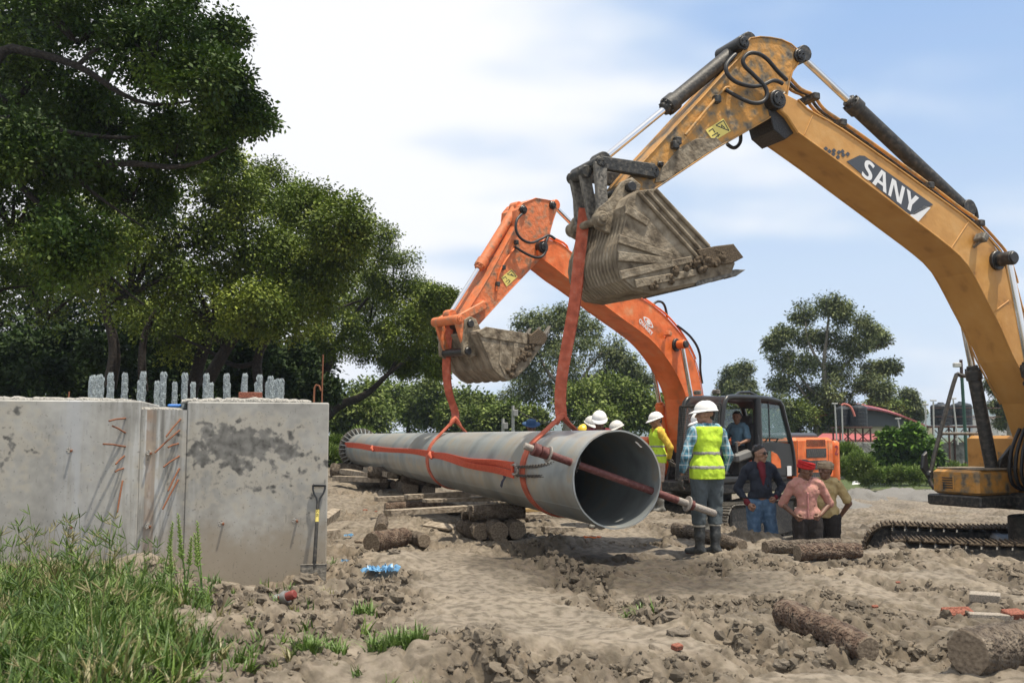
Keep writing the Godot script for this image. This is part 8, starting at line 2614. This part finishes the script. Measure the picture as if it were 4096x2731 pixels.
func build_small():
	brick_piece("red brick with a stamped frog lying flat near the right edge", on(Vector3(3.454, 0, -7.876), -.012), 0.15, 0.35, M.brick, Vector3(.235, .06, .12), true)
	brick_piece("pinkish grey brick at the back of the brick group", on(Vector3(3.862, 0, -8.282), -.005), -0.5, 0.1, M.brick_grey)
	brick_piece("grey cement-coated brick in front of the group", on(Vector3(3.62, 0, -7.688), -.012), -0.25, 0.0, M.brick_grey, Vector3(.30, .07, .10))
	brick_piece("broken red brick at the right edge", on(Vector3(3.792, 0, -7.688), -.012), 0.3, 0.2, M.brick, Vector3(.16, .07, .11))
	brick_piece("small red brick fragment on the spoil by the middle path", on(Vector3(0.97, 0, -6.005), .0), 0.7, 0.2, M.brick, Vector3(.07, .035, .045))
	for q in [[Vector3(-2.467, 0.1, -16.887), .4, "red brick fragment on the slope left of the pole"], [Vector3(-2.259, 0.1, -16.694), .25, "tiny red brick fragment beside the larger one"], [Vector3(2.103, 0, -12.842), .2, "red shard near the open end of the pole"], [Vector3(2.885, 0, -8.074), .3, "orange brick fragment behind the foreground log"], [Vector3(3.517, 0, -9.236), .25, "orange shard in the mud right of the logs"]]:
		brick_piece(q[2], on(q[0], 0.0), 0.5, 0.3, M.brick, Vector3(.2, .07, .1) * q[1])
	var blue := plain(lin(.15, .34, .55), 0.35); blue.backlight_enabled = true; blue.backlight = lin(.1, .2, .3)
	solo("plastic_bag", crumple(801, .34, .42, .07, 18), blue, "crumpled pale blue plastic bag on the spoil in front of the logs", "bag", "", at(on(Vector3(-1.247, 0, -9.801), -.02)))
	solo("plastic_scrap", crumple(802, .12, .1, .04, 9), blue, "small blue plastic scrap beside the wood blocks", "scrap", "blue plastic scraps", at(on(Vector3(-2.198, 0, -13.554), .03)))
	solo("plastic_scrap", crumple(803, .08, .06, .04, 8), blue, "blue plastic scrap poking from the spoil by the shovel", "scrap", "blue plastic scraps", at(on(Vector3(-1.74, 0, -10.511), .03)))
	solo("wrapper", crumple(804, .26, .1, .03, 10), plain(lin(.7, .16, .03), 0.5), "orange torn wrapper on the mud below the pole end", "wrapper", "", at(on(Vector3(0.998, 0, -12.79), .02)))
	# old lamp shell lying on the bank
	var p := on(Vector3(-1.759, 0, -7.838), .045)
	var o := thing("tin_lamp", "battered red and silver tin lamp lying on the bank", "lamp", "", Transform3D(Basis(Vector3.UP, -0.5) * Basis(Vector3(0, 0, 1), -1.25), p))
	var red := rough_mat([[0.0, lin(.12, .02, .015)], [1.0, lin(.26, .045, .035)]], 0.1, 0.6, 805, 0.02)
	var tin := plain(lin(.3, .3, .29), 0.45, 0.6)
	for q in [["glass_cup", [[0.0, .03], [.015, .045], [.035, .047], [.055, .03]], -0.10, tin], ["neck", [[0.0, .028], [.045, .032]], -0.05, red], ["rim", [[0.0, .048], [.02, .053], [.045, .045]], -0.01, tin], ["base", [[0.0, .034], [.07, .036], [.08, .025]], 0.03, red]]:
		var mb := MB.new()
		var rs := []
		for w in q[1]:
			var ring := []
			for k in 16: ring.append(Vector3(cos(TAU * k / 16) * w[1], w[0] + q[2], sin(TAU * k / 16) * w[1]))
			rs.append(ring)
		mb.rings(rs, true, 1)
		part(o, q[0], mb.done(), q[3])
	# black pipe at the very bottom left
	var mb2 := MB.new()
	mb2.tube([on(Vector3(-3.38, 0, -5.771), .03), on(Vector3(-2.702, 0, -5.69), .03), on(Vector3(-2.187, 0, -5.612), .02), on(Vector3(-1.738, 0, -5.407), .0)], .022, 10)
	solo("black_hose", mb2.done(), M.hose, "black hose lying along the bottom left corner", "hose")
	# big clods one can tell apart
	var rng := RandomNumberGenerator.new(); rng.seed = 91
	var i := 0
	for q in [[Vector3(1.865, 0, -6.211), .07, "lump of dried mud in front of the foreground log"], [Vector3(1.041, 0, -6.357), .06, "lump of mud right of the tyre-marked heap"], [Vector3(1.06, 0, -6.727), .07, "dark crusted mud lump left of the foreground log"], [Vector3(1.202, 0, -7.05), .05, "small mud lump above the dark crusted one"], [Vector3(3.356, 0, -13.107), .08, "clod on the bank beside the pink-shirted man's legs"], [Vector3(4.575, 0, -12.017), .10, "big clod on the edge of the yellow excavator's hollow"], [Vector3(4.323, 0, -8.732), .05, "grey stone at the right edge above the bricks"], [Vector3(-1.364, 0, -8.977), .06, "pale stone below the blue bag"], [Vector3(-1.53, 0, -11.252), .085, "pale clod in front of the reddish log"], [Vector3(-2.327, 0, -14.159), .05, "pale round stone beside the wood blocks"], [Vector3(3.793, 0, -13.554), .07, "clod at the brink in front of the red head cloth man"], [Vector3(-1.986, 0, -9.712), .09, "crust of mud overhanging the hole by the shovel"], [Vector3(-1.185, 0, -10.176), .05, "pale stone right of the blue bag"], [Vector3(1.554, 0, -5.896), .04, "pale stone in the right foreground"], [Vector3(-0.207, 0, -6.005), .06, "grey clod on the left flank of the heap"]]:
		var r: float = q[1]
		var s := solo("mud_clod", lump(820 + i, 13, 9, 0.55, -1), M.clod_solo, q[2], "clod", "large clods and stones", Transform3D(Basis(Vector3.UP, rng.randf() * 6.0).scaled(Vector3(r * 1.2, r * 0.7, r)), on(q[0], r * 0.1)))
		i += 1

# ---------------------------------------------------------------- foreground grass and weeds
func blade(mb: MB, p: Vector3, dirv: Vector3, len: float, w: float, bend: float, seg := 4):
	var side := dirv.cross(Vector3.UP).normalized()
	var pts := []
	for i in seg + 1:
		var f := float(i) / seg
		pts.append(p + Vector3.UP * len * (f - bend * f * f * 0.75) + dirv * len * (0.15 * f + bend * f * f))
	mb.sm(1)
	for i in seg:
		var w0 := w * (1.0 - pow(float(i) / seg, 1.6)); var w1 := w * (1.0 - pow(float(i + 1) / seg, 1.6))
		if i == seg - 1: mb.tri(pts[i] - side * w0, pts[i + 1], pts[i] + side * w0)
		else: mb.quad(pts[i] - side * w0, pts[i + 1] - side * w1, pts[i + 1] + side * w1, pts[i] + side * w0)

func tuft(sd: int, n: int, len: float, heads: bool) -> ArrayMesh:
	var rng := RandomNumberGenerator.new(); rng.seed = sd
	var mb := MB.new()
	for i in n:
		var a := rng.randf() * TAU
		blade(mb, Vector3(rng.randfn() * .03, -0.02, rng.randfn() * .03), Vector3(cos(a), 0, sin(a)), len * rng.randf_range(0.55, 1.15), rng.randf_range(.005, .0135), rng.randf_range(0.1, 0.75))
	if heads:
		for i in 2:
			var a := rng.randf() * TAU
			var d := Vector3(cos(a), 0, sin(a))
			var tip := Vector3.UP * len * 1.15 + d * len * rng.randf_range(0.1, 0.35)
			mb.tube([Vector3.ZERO, tip * 0.5 - d * len * 0.04, tip], [.0018, .0016, .0014], 4)
			for k in 3 + rng.randi() % 3:
				var e := (Vector3(rng.randfn(), 1.2, rng.randfn())).normalized()
				mb.tube([tip, tip + e * len * .11, tip + e * len * .2], [.002, .0036, .0016], 4)
	return mb.done()

func build_grass():
	var rng := RandomNumberGenerator.new(); rng.seed = 99
	var gm := plain(Color.WHITE, 0.5)
	gm.vertex_color_use_as_albedo = true
	gm.backlight_enabled = true
	gm.backlight = lin(.12, .18, .05)
	var groups := [[tuft(901, 14, .30, false), []], [tuft(902, 13, .36, true), []], [tuft(903, 18, .2, false), []], [tuft(904, 12, .25, false), []]]
	for t in 9000:
		var z := -rng.randf_range(4.3, 9.0)
		var x := rng.randf_range(-5.2, -0.3)
		var edge := lerpf(-1.35, -2.75, smoothstep(5.2, 8.8, -z)) + 0.35 * nA.get_noise_2d(x * 4.0, z * 4.0)
		var dens := smoothstep(0.55, -0.9, x - edge)
		dens *= dens
		if -z > 8.1 + 0.4 * nA.get_noise_2d(x * 3.0, 7.0): dens *= 0.12
		if rng.randf() > dens * 0.62 + 0.03 * smoothstep(1.6, 0.2, x - edge): continue
		var g := rng.randi() % 4
		if dens < 0.4: g = [2, 3, 2, 0][g]
		var s := rng.randf_range(0.42, 1.2) * lerpf(0.6, 1.0, dens) * (1.0 + 0.35 * nA.get_noise_2d(x * 5.0 + 40.0, z * 5.0))
		var c := Vector3(.04, .09, .012).lerp(Vector3(.15, .225, .032), rng.randf() * (0.7 + 0.6 * nA.get_noise_2d(x * 3.0, z * 3.0)))
		if rng.randf() < 0.2: c = Vector3(.21, .19, .085)
		groups[g][1].append([Transform3D(Basis(Vector3.UP, rng.randf() * TAU) * Basis(Vector3.RIGHT, rng.randf_range(-.45, .45)) * Basis.from_scale(Vector3.ONE * s), Vector3(x, gh(x, z), z)), Color(c.x, c.y, c.z)])
	for q in [[Vector3(0.906, 0, -7.207), 4], [Vector3(-1.089, 0, -7.688), 6], [Vector3(-0.723, 0, -5.74), 14], [Vector3(-1.153, 0, -5.69), 14], [Vector3(-1.045, 0, -5.896), 8], [Vector3(-1.926, 0, -10.511), 2], [Vector3(-0.571, 0, -5.69), 8]]:
		for k in q[1]:
			var x: float = q[0].x + rng.randfn() * .05; var z: float = q[0].z + rng.randfn() * .05
			groups[2][1].append([Transform3D(Basis(Vector3.UP, rng.randf() * TAU).scaled(Vector3.ONE * rng.randf_range(.5, .9)), Vector3(x, gh(x, z), z)), Color(.12, .19, .045)])
	var k := 0
	for g in groups:
		var mm := MultiMesh.new()
		mm.transform_format = MultiMesh.TRANSFORM_3D
		mm.use_colors = true
		mm.mesh = g[0]
		mm.instance_count = g[1].size()
		for i in g[1].size():
			mm.set_instance_transform(i, g[1][i][0]); mm.set_instance_color(i, g[1][i][1])
		var o := MultiMeshInstance3D.new()
		o.name = numbered("grass")
		o.multimesh = mm
		o.material_override = gm
		o.set_meta("kind", "stuff")
		tag(o, "tall green grass growing on the bank in front of the foundation", "grass", "foreground grass")
		add_child(o)
		k += g[1].size()
	print("tufts ", k)
	# pigweed plants with upright flower spikes
	var lg := plain(lin(.11, .20, .04), 0.6); lg.backlight_enabled = true; lg.backlight = lin(.1, .16, .03)
	var sp := rough_mat([[0.0, lin(.12, .19, .035)], [1.0, lin(.24, .33, .08)]], 0.08, 0.85, 905, 0.04, 1.0)
	for q in [[Vector3(-2.721, 0.235, -7.9), .46, "pigweed plant with one short green spike, left of its group", 1], [Vector3(-2.44, 0.229, -7.6), .56, "tall pigweed plant with forked green spikes before the foundation", 3], [Vector3(-2.254, 0.212, -7.4), .54, "pigweed plant with one tall pointed spike, right of its group", 2], [Vector3(-2.447, 0.258, -7.3), .36, "small leafy pigweed plant in the middle of its group", 1]]:
		var b: Vector3 = q[0]
		var base := Vector3(b.x, gh(b.x, b.z), b.z)
		var o := thing("pigweed_plant", q[2], "plant", "pigweed plants", at(base))
		for s in int(q[3]):
			var lean := Vector3(rng.randfn() * .05 + .03 * (s - 1), 0, rng.randfn() * .04)
			var h: float = q[1] * (1.0 - 0.14 * s)
			var mb := MB.new()
			mb.tube([Vector3.ZERO, lean * 0.4 + Vector3.UP * h * .45, lean + Vector3.UP * h * .8], [.006, .005, .004], 6)
			part(o, "stem", mb.done(), lg)
			mb = MB.new()
			var p0 := lean * .8 + Vector3.UP * h * .62
			for i in 34:
				var f := i / 33.0
				var a := i * 2.4
				var c := p0.lerp(lean * 1.25 + Vector3.UP * h * 1.12, f)
				var r := .020 * (1.0 - f * .75)
				mb.tube([c, c + Vector3(cos(a), .7, sin(a)).normalized() * (r + .012)], [.009 * (1.1 - f * .6), .003], 5)
			part(o, "flower_spike", mb.done(), sp)
			for i in 7:
				var f := rng.randf_range(.1, .7)
				var a := rng.randf() * TAU
				var d := Vector3(cos(a), .25, sin(a)).normalized()
				var c := lean * f + Vector3.UP * h * f * .9
				var side := d.cross(Vector3.UP).normalized()
				var l := rng.randf_range(.05, .10)
				mb = MB.new()
				mb.sm(1)
				var m1 := c + d * l * .4; var tip := c + d * l - Vector3(0, l * .25, 0)
				mb.tri(c, m1 + side * l * .24, m1 + Vector3(0, -.004, 0)); mb.tri(c, m1 + Vector3(0, -.004, 0), m1 - side * l * .24)
				mb.tri(m1 + side * l * .24, tip, m1 + Vector3(0, -.004, 0)); mb.tri(m1 + Vector3(0, -.004, 0), tip, m1 - side * l * .24)
				part(o, "leaf", mb.done(), lg)
